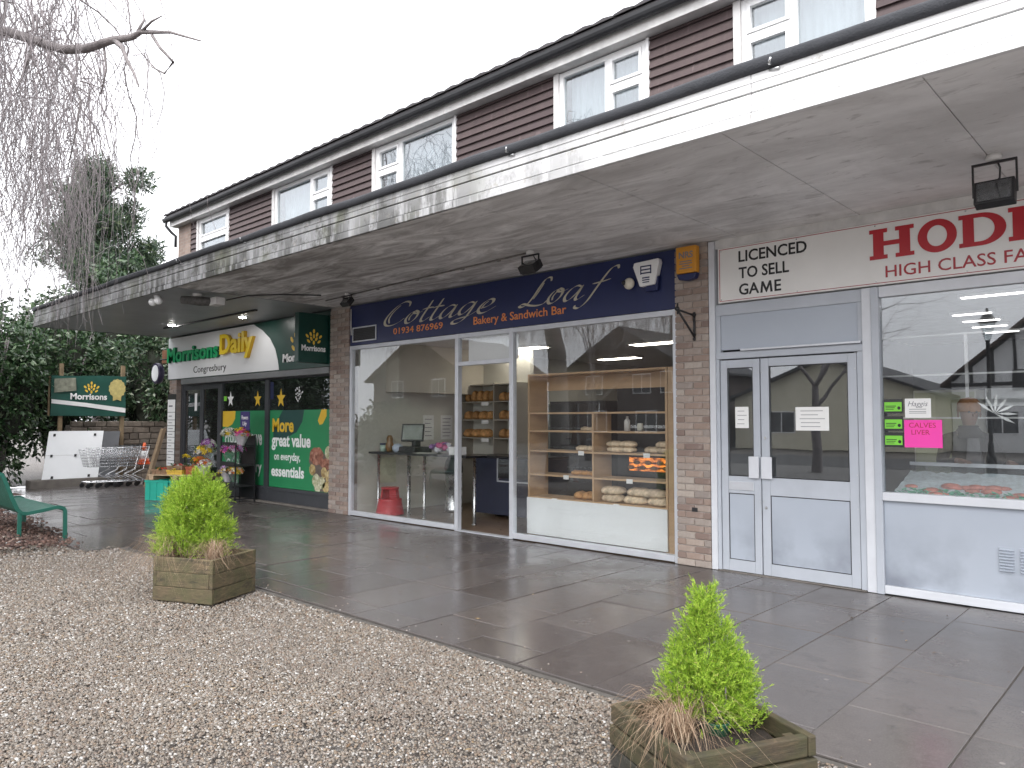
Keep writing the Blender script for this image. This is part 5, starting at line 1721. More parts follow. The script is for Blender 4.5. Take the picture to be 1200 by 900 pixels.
MB().box((-10.718, .62, .50), (-10.705, .98, .95)).build('sheet', mat('pale_yellow_print', (.55, .56, .42), .6, .15, 6), t)
# ceiling spot
t = thing('ceiling_camera', 'small white dome camera above the left bakery window', 'camera', (-9.95, .35, 2.95))
MB().lathe((-9.95, .35, 2.86), [(.0, 0), (.04, .02), (.05, .05), (.06, .097)], 14).build('dome', MT['white_txt'], t)

# ------------------------------------------------------------------ inside the butcher
ceil_m = mat('ribbed_white_ceiling', (.60, .57, .585), .6, .04, 2)
bc = MB()
y = .12
while y < 8.9:
    bc.add([(-3.98, y, 3.02), (3.68, y, 3.02), (3.68, y+.10, 2.99), (-3.98, y+.10, 2.99), (-3.98, y+.28, 2.99), (3.68, y+.28, 2.99), (-3.98, y+.38, 3.02), (3.68, y+.38, 3.02)],
           [(0,1,2,3), (3,2,5,4), (4,5,7,6)])
    y += .40
bc.build('ribbed_ceiling', ceil_m, BLD)
for i, (x, y) in enumerate(((-1.2, 1.9), (-2.15, 3.4), (-2.2, 4.2), (-2.25, 5.0), (-2.25, 5.9))):
    ceiling_lamp(x, y, (1.5, .42, .42, .42, .42)[i], .08, ('front', 'second', 'third', 'fourth', 'rearmost')[i]+' lit strip lamp on the butcher ceiling', 2.985, group='strip lamps in the butcher shop', lm='lamp_tube')
# counter with meat tray in the window
DC = thing('meat_display', 'refrigerated window tray of meat and ice in the butcher shop', 'display tray', (-1, .3, .8))
R(DC, 'tray', MT['white_panel'], -2.20, -.32, .80, .90, .06, .75)
R(DC, 'back_rail', MT['alu'], -2.20, -.32, 1.155, 1.19, .72, .75)
R(DC, 'back_glass', MT['glass_dark'], -2.20, -.32, .92, 1.154, .732, .738)
icem = mat('pale_ice_paper', (.62, .70, .74), .4, .2, 20, .5, 40)
mb = MB(); nx, ny = 40, 10; rng = random.Random(4); vs = []
for j in range(ny+1):
    for i in range(nx+1):
        vs.append((-2.19+1.86*i/nx, .07+.64*j/ny, .905+.19*j/ny+rng.uniform(-.012, .012)))
mb.add(vs, [(j*(nx+1)+i, j*(nx+1)+i+1, (j+1)*(nx+1)+i+1, (j+1)*(nx+1)+i) for j in range(ny) for i in range(nx)], smooth=True)
mb.build('ice_bed', icem, DC)
meat = mat('raw_meat', (.48, .17, .13), .4, .35, 18, island=.3); pars = mat('green_garnish', (.12, .42, .27), .5, .25, 20, island=.3)
for k in range(34):
    x = rng.uniform(-2.12, -.4); y = rng.uniform(.10, .34)
    z = .915+.19*(y-.07)/.64
    m = MB().ball((x, y, z), rng.uniform(.04, .07), 8, 5, sq=(1.3, .9, .5))
    m.build('meat_cut', meat, DC)
gm_ = MB()
for k in range(240):
    x = rng.uniform(-2.17, -.34); y = rng.uniform(.065, .20); z = .91+.19*(y-.07)/.64
    a = rng.uniform(0, 2*PI)
    gm_.obox((x, y, z+rng.uniform(0, .03)), Vector((math.cos(a), math.sin(a), .4))*.02, Vector((-math.sin(a), math.cos(a), .2))*.014, (0, 0, .002))
o = gm_.build('garnish', pars, DC); o['kind'] = 'stuff'
# bars standing in for window frames reflected in the glass; back fittings
SC = thing('reflected_frame_bars', 'white bars standing in for window frames reflected in the butcher glass', 'screen', (-1.6, 2.2, 0))
for x in (-3.2, -2.0, -.8):
    R(SC, 'bar', MT['white_txt'], x, x+.03, .95, 2.6, 2.2, 2.23)
for z in (1.62, 2.12, 2.58):
    R(SC, 'bar', MT['white_txt'], -3.17, 1.5, z, z+.02, 2.197, 2.2)
CB = thing('butcher_cabinet', 'cream tall cabinet standing behind the butcher counter', 'cabinet', (-2.6, 3.2, 0))
R(CB, 'carcass', MT['cream_wall'], -2.75, -2.05, 0, 1.98, 3.0, 3.5, .01)
R(CB, 'door', mat('olive_cream_door', (.46, .47, .32), .6, .06, 3), -2.73, -2.07, .9, 1.95, 2.985, 2.999)
CC = thing('chiller_cabinet', 'dark chiller cabinet at the back of the butcher shop', 'cabinet', (-.8, 4.0, 0))
R(CC, 'carcass', MT['dark_frame'], -2.03, 1.9, 0, 1.78, 3.4, 4.6)
R(CC, 'top_sign', MT['white_panel'], -2.03, 1.9, 1.782, 2.0, 3.38, 4.6)
R(DC, 'plinth', MT['white_panel'], -2.20, -.32, 0, .798, .10, .74)
# wall of the doorway, dim
BW = thing('inner_wall', 'dim back wall of the butcher shop', 'wall', (-1, 7, 0))
R(BW, 'panel', MT['shop_panel'], -3.98, 3.68, 0, 2.98, 7.6, 7.7)
R(BW, 'side_panel', MT['shop_panel'], -3.985, -3.95, 0, 2.98, .12, 7.59)
# paper snowflake star hanging inside
st = MB()
for k in range(7):
    a = -.9+k*.5
    st.add([(-1.35, .10, 1.66), (-1.35+.10*math.sin(a-.12), .10, 1.66+.10*math.cos(a-.12)), (-1.35+.17*math.sin(a), .105, 1.66+.17*math.cos(a)), (-1.35+.10*math.sin(a+.12), .10, 1.66+.10*math.cos(a+.12))], [(0,1,2,3), (3,2,1,0)])
single('paper_star', st, MT['paper'], 'white paper star ornament hanging in the butcher window', 'ornament', (-1.35, .1, 1.66))

# ------------------------------------------------------------------ person behind the counter
def person(px, py):
    t = thing('person', 'person in dark jacket and orange beanie leaning on the butcher counter', 'person', (px, py, 0))
    V = []; E = []; Rr = []; tagm = []
    def v(x, y, z, r, m, par=None):
        V.append((x, y, z)); Rr.append(r); tagm.append(m)
        if par is not None: E.append((par, len(V)-1))
        return len(V)-1
    pel = v(0, 0, .95, .155, 0)
    sp1 = v(.0, -.01, 1.10, .145, 0, pel)
    ch = v(.0, -.03, 1.28, .165, 0, sp1)
    ub = v(.0, -.04, 1.42, .13, 0, ch)
    nk = v(.0, -.055, 1.51, .046, 1, ub)
    hd = v(.0, -.080, 1.585, .066, 1, nk)
    hd2 = v(.0, -.082, 1.66, .090, 1, hd)
    hd3 = v(.0, -.075, 1.745, .085, 1, hd2)
    for s, el, wr in ((-1, (-.30, -.16, 1.17), (-.23, -.44, 1.215)), (1, (.31, -.10, 1.12), (.24, -.36, 1.19))):
        sh = v(s*.185, -.03, 1.405, .078, 0, ub)
        e = v(*el, .052, 0, sh)
        w0 = v(wr[0]+(el[0]-wr[0])*.25, wr[1]+(el[1]-wr[1])*.25, wr[2]-.01, .040, 0, e)
        w = v(*wr, .028, 2, w0)
        d = Vector((-s*.15, -1, -.05)).normalized(); sd = Vector((1, -s*.15, 0)).normalized()
        pm = v(*(Vector(wr)+d*.055), .034, 2, w)
        for k in range(4):
            off = (k-1.5)*.019
            ln = (.030, .036, .034, .026)[k]
            b = Vector(wr)+d*.095+sd*off
            p1 = v(*b, .0095, 2, pm)
            p2 = v(*(b+d*ln+Vector((0, 0, .004))), .0088, 2, p1)
            p3 = v(*(b+d*ln*1.8+Vector((0, 0, -.014))), .0075, 2, p2)
        b = Vector(wr)+d*.035-sd*s*-.036
        p1 = v(*b, .012, 2, pm)
        v(*(b+d*.035+sd*s*.012), .010, 2, p1)
    for s in (-1, 1):
        hip = v(s*.095, .0, .88, .095, 3, pel)
        kn = v(s*.11, -.02, .50, .066, 3, hip)
        an = v(s*.115, .02, .10, .045, 3, kn)
        ft = v(s*.125, -.06, .045, .042, 3, an)
        v(s*.135, -.16, .035, .034, 3, ft)
    me = bpy.data.meshes.new('body'); me.from_pydata(V, E, [])
    ob = bpy.data.objects.new('tmp', me); COL.objects.link(ob)
    sk = ob.modifiers.new('skin', 'SKIN'); sk.use_smooth_shade = True
    for i, r in enumerate(Rr):
        me.skin_vertices[0].data[i].radius = (r, r*.82 if tagm[i] == 0 and i < 4 else r)
        me.skin_vertices[0].data[i].use_root = (i == 0)
    sb = ob.modifiers.new('sub', 'SUBSURF'); sb.levels = 2; sb.render_levels = 2
    dg = bpy.context.evaluated_depsgraph_get(); dg.update()
    m2 = bpy.data.meshes.new_from_object(ob.evaluated_get(dg))
    bpy.data.objects.remove(ob)
    jk = mat('black_jacket', (.016, .016, .019), .8, .3, 20, .3, 120); skn = mat('skin', (.26, .155, .115), .5, .08, 12); tr = mat('dark_trousers', (.03, .032, .04), .85, .2, 20)
    m2.materials.clear()
    for m in (jk, skn, skn, tr): m2.materials.append(m)
    from mathutils import kdtree
    kd = kdtree.KDTree(len(V))
    for i, p in enumerate(V): kd.insert(p, i)
    kd.balance()
    for p in m2.polygons:
        p.material_index = tagm[kd.find(p.center)[1]]
        p.use_smooth = True
    body = bpy.data.objects.new('body', m2); link(body, t)
    # face, hat, shirt
    fx = MB()
    fx.ball((0, -.190, 1.655), .017, 8, 5, sq=(.8, 1.2, 1.5)); fx.build('nose', skn, t, local=True)
    for s in (-1, 1):
        MB().ball((s*.034, -.172, 1.685), .011, 8, 5).build('eye', MT['black_plastic'], t, local=True)
        MB().ball((s*.102, -.08, 1.66), .024, 8, 5, sq=(.4, .8, 1.3)).build('ear', skn, t, local=True)
    MB().box((-.026, -.178, 1.605), (.026, -.168, 1.612)).build('mouth', mat('lips', (.30, .11, .09), .5, .1, 10), t, local=True)
    MB().lathe((0, -.078, 1.685), [(.100, 0), (.107, .012), (.106, .04), (.106, .05), (.102, .09), (.07, .135), (.0, .15)], 18).build('beanie', mat('orange_knit', (.30, .12, .03), .95, .25, 60, .6, 150), t, local=True)
    sh = MB().add([(-.05, -.178, 1.43), (.05, -.178, 1.43), (.075, -.195, 1.20), (.07, -.175, 1.02), (-.07, -.175, 1.02), (-.075, -.195, 1.20)], [(0, 5, 4, 3, 2, 1)])
    sh.add([(-.05, -.160, 1.43), (.05, -.160, 1.43), (.075, -.175, 1.20), (.07, -.155, 1.02), (-.07, -.155, 1.02), (-.075, -.175, 1.20)], [(0, 1, 2, 3, 4, 5)])
    sh.build('shirt', mat('grey_shirt', (.13, .13, .14), .9, .15, 20), t, local=True)
    MB().lathe((0, -.055, 1.445), [(.14, -.02), (.115, .05), (.088, .085), (.092, .10), (.076, .105), (.07, .06)], 18).build('collar', jk, t, local=True)
    t.rotation_euler = (0, 0, rad(32))
person(-1.80, 1.22)

# ------------------------------------------------------------------ timber planters with cypress and sedge
def planter(x, y, rz, sx, sy, h, rows, wood, label, seed, name='planter', wood_low=None, gap=.004, jit=.007):
    t = thing(name, label, 'planter', (x, y, 0), rz, group='timber planters on the gravel')
    rng = random.Random(seed)
    rh = h/rows
    th = .036
    for k in range(rows):
        z0 = k*rh+gap*.7; z1 = (k+1)*rh-gap
        j = lambda: rng.uniform(-jit, jit)
        m = wood if (k >= rows-2 or wood_low is None) else wood_low
        swap = (k % 2 == 0)
        for s in (-1, 1):
            e = 0 if swap else th+.002
            o = j()
            MB().box((-sx/2+e, s*sy/2-(th if s > 0 else 0)+o, z0), (sx/2-e, s*sy/2+(0 if s > 0 else th)+o, z1)).build('board', m, t, local=True, bevel=.006)
            e = th+.002 if swap else 0
            o = j()
            MB().box((s*sx/2-(th if s > 0 else 0)+o, -sy/2+e, z0), (s*sx/2+(0 if s > 0 else th)+o, sy/2-e, z1)).build('board', m, t, local=True, bevel=.006)
    for s in (-1, 1):
        for q in (-1, 1):
            MB().box((s*(sx/2-th-.002)-s*.05, q*(sy/2-th-.002)-q*.05, .02), (s*(sx/2-th-.012), q*(sy/2-th-.012), h-.02)).build('corner_post', wood, t, local=True)
    n = 16; vs = []
    for j_ in range(n+1):
        for i in range(n+1):
            a, b = i/n*2-1, j_/n*2-1
            vs.append((a*(sx/2-th-.003), b*(sy/2-th-.003), h-.085+.03*(1-max(abs(a), abs(b)))+rng.uniform(-.012, .012)))
    MB().add(vs, [(j_*(n+1)+i, j_*(n+1)+i+1, (j_+1)*(n+1)+i+1, (j_+1)*(n+1)+i) for j_ in range(n) for i in range(n)], smooth=True).build('soil', MT['soil'], t, local=True)
    return t

CYP = leaf_mat('lime_cypress', [(0, (.085, .17, .016)), (.25, (.22, .37, .032)), (.65, (.36, .53, .050)), (.95, (.50, .65, .10)), (1, (.42, .36, .12))], .6, .36)

def cypress(x, y, z, H, Rm, label, seed, lobes, tuft=14, plume=.085):
    """feathery golden cypress: sprays of thin blades set along rising branchlets in each lobe"""
    t = thing('cypress_shrub', label, 'shrub', (x, y, z), group='golden cypresses in planters')
    rng = random.Random(seed); rs = np.random.RandomState(seed)
    # lobes: (dx, dy, base z, height, radius, number of sprays)
    tips = []
    st = MB()
    st.tube([(0, 0, 0), (.01, 0, H*.45), (0, .01, H*.9)], [.016, .011, .003], 6)
    for (dx, dy, bz, lh, lr, ns) in lobes:
        st.tube([(0, 0, .03), (dx*.6, dy*.6, bz+lh*.15), (dx, dy, bz+lh*.6), (dx, dy, bz+lh*.92)], [.010, .008, .005, .002], 5)
        for k in range(max(4, int(ns*1.6)//tuft)):
            u = rng.random()**.85
            a = rng.uniform(0, 2*PI)
            # lobe profile: fat low down, pointed top; a plume of sprays at each spot
            pr = lr*(math.sin(min(1, (1-u)*1.15+.06)*PI/2)**.9)*(.55+.45*min(1, u*5+.35))
            rr = pr*math.sqrt(rng.uniform(.30, 1.0))
            pc = Vector((dx+math.cos(a)*rr, dy+math.sin(a)*rr, bz+u*lh))
            axis = Vector((math.cos(a)*.75*(1-u*.6), math.sin(a)*.75*(1-u*.6), .9)).normalized()
            pl = plume*rng.uniform(.75, 1.3)
            for j in range(tuft):
                q = rng.random()
                w = plume*.34*math.sin(PI*min(1, q*.85+.12))
                off = Vector((rng.gauss(0, 1), rng.gauss(0, 1), rng.gauss(0, 1)))*w*.62
                p = pc+axis*pl*(q-.35)+off
                d = (axis+off/max(w, .004)*.55).normalized()
                tips.append((p, d))
    st.build('stem', MT['bark'], t, local=True)
    V = []; F = []
    def blade(p, d, l, w):
        d = d.normalized()
        s = d.cross(Vector((rng.uniform(-1, 1), rng.uniform(-1, 1), rng.uniform(-1, 1))))
        if s.length < 1e-3: return
        s = s.normalized()*w
        k = len(V)
        V.extend([tuple(p-s*.6), tuple(p+s*.6), tuple(p+d*l*.55+s), tuple(p+d*l), tuple(p+d*l*.55-s)])
        F.append((k, k+1, k+2, k+3, k+4))
    for (p0, d0) in tips:
        ax = (d0+Vector((rng.gauss(0, .22), rng.gauss(0, .22), rng.gauss(0, .22)))).normalized()
        L = plume*rng.uniform(.35, .7)
        n = rng.randint(12, 16)
        for i in range(n):
            q = i/n
            p = p0+ax*(L*q)
            d = (ax*1.3+Vector((rng.gauss(0, .6), rng.gauss(0, .6), rng.gauss(0, .6))))
            blade(p, d, plume*rng.uniform(.14, .28)*(1.15-.6*q), plume*.0155)
    me = bpy.data.meshes.new('foliage'); me.from_pydata(V, [], F); me.materials.append(CYP); me.update()
    link(bpy.data.objects.new('foliage', me), t)
    return t

SEDGE = leaf_mat('dry_sedge', [(0, (.18, .11, .07)), (.4, (.32, .215, .14)), (.8, (.43, .31, .215)), (1, (.54, .44, .32))], .7, .2)
def sedge(x, y, z, n, L, label, seed, bias=(0, 0), h=.16):
    t = thing('dry_grass', label, 'grass tuft', (x, y, z), group='dry sedge tufts in planters')
    rng = random.Random(seed); V = []; F = []
    for k in range(n):
        a = rng.uniform(0, 2*PI); l = L*rng.uniform(.5, 1.1)
        d = Vector((math.cos(a)+bias[0], math.sin(a)+bias[1], 0)); d *= 1/max(.6, d.length)
        r0 = rng.uniform(0, .05); p = Vector((math.cos(a)*r0, math.sin(a)*r0, 0))
        up = rng.uniform(.5, 1.2)*h; w = rng.uniform(.0008, .0017)
        s = Vector((-d.y, d.x, 0)).normalized()
        seg = 10; k0 = len(V)
        tw = rng.gauss(0, .75); cw = rng.uniform(0, .02); ph = rng.uniform(0, 6); dr = rng.uniform(.2, 1.1)
        for i in range(seg+1):
            q = i/seg
            pt = p+d*(l*.85*(q*.55+.45*math.sin(q*PI/2)))+s*(tw*l*q*q+cw*math.sin(q*5+ph))+Vector((0, 0, up*math.sin(min(1, q*1.15)*PI*.72)*1.25-dr*l*q**2.6))
            ww = w*(1-q*.75)
            V += [tuple(pt-s*ww), tuple(pt+s*ww)]
        for i in range(seg):
            F.append((k0+2*i, k0+2*i+1, k0+2*i+3, k0+2*i+2))
    me = bpy.data.meshes.new('blades'); me.from_pydata(V, [], F); me.materials.append(SEDGE); me.update()
    link(bpy.data.objects.new('blades', me), t)
    return t

# near planter (bottom right)
planter(-1.50, -4.74, rad(63.5-90), .56, .58, .42, 5, MT['wood_b'], 'dark mossy planter nearest the camera holding the tall cypress', 2, wood_low=MT['wood_c'])
cypress(-1.535, -4.68, .365, .55, .20, 'tall pointed lime green cypress in the nearest planter', 5,
        [(-.01, 0, .06, .46, .060, 360), (-.03, -.03, .05, .36, .075, 340), (-.075, -.055, .05, .25, .068, 260), (.045, .04, .04, .33, .068, 280), (.085, .065, .03, .24, .070, 300), (.02, -.075, .02, .21, .065, 220), (-.04, .075, .03, .27, .065, 180), (.13, .09, .0, .15, .052, 170), (.09, -.01, .01, .19, .062, 190), (.0, .03, .32, .18, .036, 110)])
sedge(-1.55, -4.87, .36, 230, .27, 'brown dry sedge flopping over the nearest planter', 3, bias=(-.15, -.65), h=.15)
sedge(-1.66, -4.80, .36, 50, .18, 'thin dry sedge wisps at the left corner of nearest planter', 13, bias=(-.3, -.1), h=.10)
# far planter
planter(-6.80, -4.31, rad(25), .64, .60, .385, 3, MT['wood_a'], 'pale mossy timber planter farther back with the rounded cypress', 4, gap=.0012, jit=.002)
cypress(-7.03, -4.31, .33, .76, .30, 'rounded bushy lime green cypress in the farther planter', 7,
        [(0, 0, .02, .66, .20, 900), (-.13, -.09, .0, .62, .17, 620), (.13, .09, .0, .58, .17, 620), (.05, -.16, .0, .40, .15, 420), (-.04, .15, .0, .46, .16, 300), (.20, .10, .0, .34, .12, 280), (-.23, -.12, .03, .36, .11, 260), (-.12, -.2, .0, .30, .11, 220), (.06, .02, .42, .32, .10, 220), (-.13, -.08, .36, .30, .13, 300), (.15, .09, .33, .28, .12, 280), (.02, -.10, .30, .32, .12, 260)], plume=.12)
sedge(-7.06, -4.48, .33, 420, .46, 'brown dry sedge drooping over the left of farther planter', 6, bias=(-.6, -.5), h=.20)
sedge(-6.60, -4.34, .33, 320, .26, 'brown dry sedge upright at the right of farther planter', 9, bias=(.2, -.1), h=.16)
# green pot buried beside the near cypress and litter
t = thing('nursery_pot', 'dark green plastic pot rim sunk in the nearest planter', 'pot', (-1.47, -4.70, .335))
MB().lathe((-1.475, -4.715, .335), [(.045, 0), (.055, .07), (.058, .075), (.05, .075), (.045, .03)], 16).build('body', mat('dark_green_plastic', (.01, .09, .05), .4, .1, 10), t)

# ------------------------------------------------------------------ the green bench
def bench():
    t = thing('bench', 'green curved sheet steel bench at the left edge facing the shops', 'bench', (-12.4, -4.4, 0))
    prof = [(-4.90, .90), (-4.875, .915), (-4.85, .90), (-4.80, .78), (-4.73, .58), (-4.67, .44), (-4.62, .385), (-4.56, .375), (-4.40, .395), (-4.24, .425), (-4.17, .428), (-4.125, .41), (-4.105, .37), (-4.10, .20), (-4.098, .0)]
    # seat and back: one folded sheet, stopping at the front bend
    sheet = prof[:13]
    X0, X1 = -13.35, -11.48
    th = .012
    def off(i, P):
        a = Vector(P[max(i-1, 0)]); b = Vector(P[min(i+1, len(P)-1)]); d = (b-a).normalized()
        return Vector((d.y, -d.x))
    mb = MB(); vs = []
    for i, (y, z) in enumerate(sheet):
        n = off(i, sheet)*th/2
        vs += [(X0, y+n.x, z+n.y), (X1, y+n.x, z+n.y), (X1, y-n.x, z-n.y), (X0, y-n.x, z-n.y)]
    fs = []
    for i in range(len(sheet)-1):
        for j in range(4):
            fs.append((i*4+j, i*4+(j+1) % 4, i*4+4+(j+1) % 4, i*4+4+j))
    fs += [(3, 2, 1, 0), tuple(4*(len(sheet)-1)+j for j in range(4))]
    mb.add(vs, fs, smooth=False)
    mb.build('seat', MT['bench'], t)
    for x in (X1+.004, X0-.044):
        fr = MB(); vs = []
        P = prof
        for i, (y, z) in enumerate(P):
            n = off(i, P)*.024
            vs += [(x, y+n.x, z+n.y), (x+.04, y+n.x, z+n.y), (x+.04, y-n.x, z-n.y), (x, y-n.x, z-n.y)]
        fs = []
        for i in range(len(P)-1):
            for j in range(4):
                fs.append((i*4+j, i*4+(j+1) % 4, i*4+4+(j+1) % 4, i*4+4+j))
        fs += [(3, 2, 1, 0), tuple(4*(len(P)-1)+j for j in range(4))]
        fr.add(vs, fs)
        fr.build('side_frame', MT['bench'], t, bevel=.005)
        MB().box((x, -4.66, -.05), (x+.04, -4.615, .385)).build('leg', MT['bench'], t, bevel=.005)
    return t
bench()
single('paper_litter', MB().obox((-11.15, -4.75, .06), (.10, .05, .01), (-.03, .06, 0), (0, 0, .004)), MT['paper'], 'scrap of white paper lying on the mulch by bench', 'litter', (-11.15, -4.75, .05))

# ------------------------------------------------------------------ the far end: wall, banner, trolleys
def rubble_wall():
    t = thing('stone_wall', 'low rubble stone wall behind the banner and trolleys', 'wall', (-21.3, -1, 0))
    rng = random.Random(12)
    MB().box((-21.75, -1.1, 0), (-21.42, 3.0, 1.48)).build('core', MT['mortar'], t)
    z = 0; me_cache = []
    while z < 1.45:
        h = rng.uniform(.13, .20); y = -1.1
        while y < 2.9:
            w = rng.uniform(.22, .48)
            p = rng.uniform(0, .04)
            MB().box((-21.44, y+.008, z+.006), (-21.36+p, y+w-.008, z+h-.006)).build('stone', MT['rubble'], t, bevel=.02)
            y += w
        z += h
rubble_wall()

BN = thing('banner', 'dark green supermarket banner with white stripe on timber posts', 'banner', (-20.45, -.9, 0))
for y, h in ((-1.55, 3.0), (-.12, 3.02)):
    MB().box((-20.70, y-.045, 0), (-20.61, y+.045, h)).build('post', MT['post_wood'], BN, bevel=.006)
MB().box((-20.66, -1.83, 1.72), (-20.615, -1.79, 2.68)).build('batten', MT['post_wood'], BN)
nb = MB(); nx, nz = 24, 10; vs = []
for j in range(nz+1):
    for i in range(nx+1):
        u, w = i/nx, j/nz
        y = -1.78+1.72*u
        vs.append((-20.585+.012*math.sin(u*9+w*3)+.008*math.sin(w*8), y, 1.715+.985*w+.045*(u-.0)*w-.01*math.sin(u*7)*w))
k = (nx+1)*(nz+1)
nb.add(vs+[(p[0]-.003, p[1], p[2]) for p in vs], [(j*(nx+1)+i, j*(nx+1)+i+1, (j+1)*(nx+1)+i+1, (j+1)*(nx+1)+i) for j in range(nz) for i in range(nx)] +
       [(k+j*(nx+1)+i, k+(j+1)*(nx+1)+i, k+(j+1)*(nx+1)+i+1, k+j*(nx+1)+i+1) for j in range(nz) for i in range(nx)], smooth=True)
nb.build('cloth', mat('green_banner_pvc', (.018, .085, .066), .4, .12, 3), BN)
poly_sheet(BN, 'stripe', MT['white_txt'], [(-1.77, 2.02), (-1.77, 2.12), (-1.0, 2.04), (-.07, 1.92), (-.07, 1.80), (-1.0, 1.94)], plane='x', at=-20.563, thick=.002)
fit_text(BN, 'Morrisons', (-1.36, -.52, 2.12, 2.28), MT['white_txt'], plane='x', at=-20.563, thick=.002, bold=.03)
wheat(BN, -.94, 2.30, .22, 'x', -20.398, MT['grain'])
seal = [(-.28+(.19+.02*(i % 2))*math.cos(2*PI*i/28), 2.42+(.23+.02*(i % 2))*math.sin(2*PI*i/28)) for i in range(28)]
poly_sheet(BN, 'seal', mat('pale_gold_print', (.50, .43, .17), .5, .2, 14), seal, plane='x', at=-20.563, thick=.002)
poly_sheet(BN, 'seal_ribbon', mat('gold_ribbon_print', (.48, .40, .15), .5, .1, 14), [(-.38, 2.21), (-.18, 2.21), (-.18, 2.10), (-.28, 2.14), (-.38, 2.10)], plane='x', at=-20.5625, thick=.002)
poly_sheet(BN, 'photo_print', mat('muted_photo_print', (.22, .23, .18), .5, .4, 9), [(-1.72, 2.28), (-1.23, 2.34), (-1.25, 2.66), (-1.72, 2.62)], plane='x', at=-20.563, thick=.002)

# leaning white board
WB = thing('white_board', 'large white panel leaning back on the low kerb', 'panel', (-20.3, -1.3, .19))
u = Vector((0, 1, 0)); up = Vector((-.28, .03, 1.08)).normalized(); nn = u.cross(up).normalized()
def wb(a0, a1, b0, b1, m, name, t0=0.0, t1=.02, bevel=.0):
    base = Vector((-20.24, -2.02, .195))
    skew = .15
    pts = [base+u*(a0+skew*b0)+up*b0, base+u*(a1+skew*b0)+up*b0, base+u*(a1+skew*b1)+up*b1, base+u*(a0+skew*b1)+up*b1]
    vs = [p+nn*t0 for p in pts]+[p+nn*t1 for p in pts]
    return MB().add(vs, [(3,2,1,0),(4,5,6,7),(0,1,5,4),(1,2,6,5),(2,3,7,6),(3,0,4,7)]).build(name, m, WB)
wb(0, 1.22, .0, .575, MT['white_panel'], 'lower_sheet')
wb(0, 1.22, .582, 1.18, MT['white_panel'], 'upper_sheet')
wb(1.225, 1.62, .0, 1.17, mat('slate_grey_panel', (.11, .115, .125), .5, .1, 3), 'grey_sheet', -.03, .0)
for a, b in ((.10, .565), (.18, .04), (.62, .565), (.98, .05), (1.0, 1.08), (.1, 1.08)):
    wb(a, a+.05, b-.03, b+.03, MT['black'], 'clip', .021, .035)

# trolleys, nested
def trolley(x, y, label, seed):
    t = thing('shopping_trolley', label, 'trolley', (x, y, 0), group='nested trolleys by the white board')
    # basket: wire grid, front towards -y
    bk = MB(); r = .0045
    z0, z1 = .50, .90
    bot = [(x-.20, y-.36), (x+.20, y-.36), (x+.22, y+.26), (x-.22, y+.26)]
    top = [(x-.24, y-.46), (x+.24, y-.46), (x+.27, y+.34), (x-.27, y+.34)]
    def lp(a, b, k): return (a[0]+(b[0]-a[0])*k, a[1]+(b[1]-a[1])*k)
    for k in range(7):
        q = k/6; z = z0+(z1-z0)*q
        ring = [lp(bot[i], top[i], q) for i in range(4)]
        for i in range(4):
            a, b = ring[i], ring[(i+1) % 4]
            bk.tube([(a[0], a[1], z+(.05*q if i in (1, 2) else 0)), (b[0], b[1], z+(.05*q if i in (1, 2) else 0))], r if k < 6 else .009, 4)
    for i in range(4):
        n = 12 if i % 2 else 7
        for k in range(n+1):
            a = lp(bot[i], bot[(i+1) % 4], k/n); b = lp(top[i], top[(i+1) % 4], k/n)
            bk.tube([(a[0], a[1], z0), (b[0], b[1], z1+.02)], r*.8, 4)
    for k in range(10):
        a = lp(bot[0], bot[3], k/9); b = lp(bot[1], bot[2], k/9)
        bk.tube([(a[0], a[1], z0), (b[0], b[1], z0)], r*.8, 4)
    bk.build('basket', MT['chrome'], t)
    fr = MB()
    for s in (-1, 1):
        fr.tube([(x+s*.27, y+.36, .97), (x+s*.25, y+.24, .42), (x+s*.24, y-.02, .30), (x+s*.25, y+.30, .13), (x+s*.22, y+.34, .12), (x+s*.20, y-.40, .14)], .014, 6)
    fr.tube([(x-.20, y-.40, .14), (x+.20, y-.40, .14)], .014, 6); fr.tube([(x-.24, y+.30, .13), (x+.24, y+.30, .13)], .014, 6)
    fr.build('frame', MT['chrome'], t)
    MB().tube([(x-.29, y+.37, .98), (x+.29, y+.37, .98)], .018, 8).build('handle', MT['black_plastic'], t)
    for sx in (-1, 1):
        for sy, wy in ((-1, -.38), (1, .30)):
            w = MB().lathe((x+sx*.21-.015, y+wy, .055), [(.052, 0), (.055, .006), (.055, .024), (.052, .03)], 12, axis='x').build('wheel', MT['black_plastic'], t)
            MB().box((x+sx*.21-.022, y+wy-.02, .05), (x+sx*.21-.018, y+wy+.02, .13)).build('fork', MT['chrome'], w)
for i, (lab, dy) in enumerate((('leftmost nested chrome trolley beside the white board', 0), ('second chrome trolley from the white board', .24), ('third chrome trolley from the white board', .47), ('rightmost chrome trolley holding the traffic cone', .70))):
    trolley(-19.55+.03*i, -.92+dy*.82, lab, i)

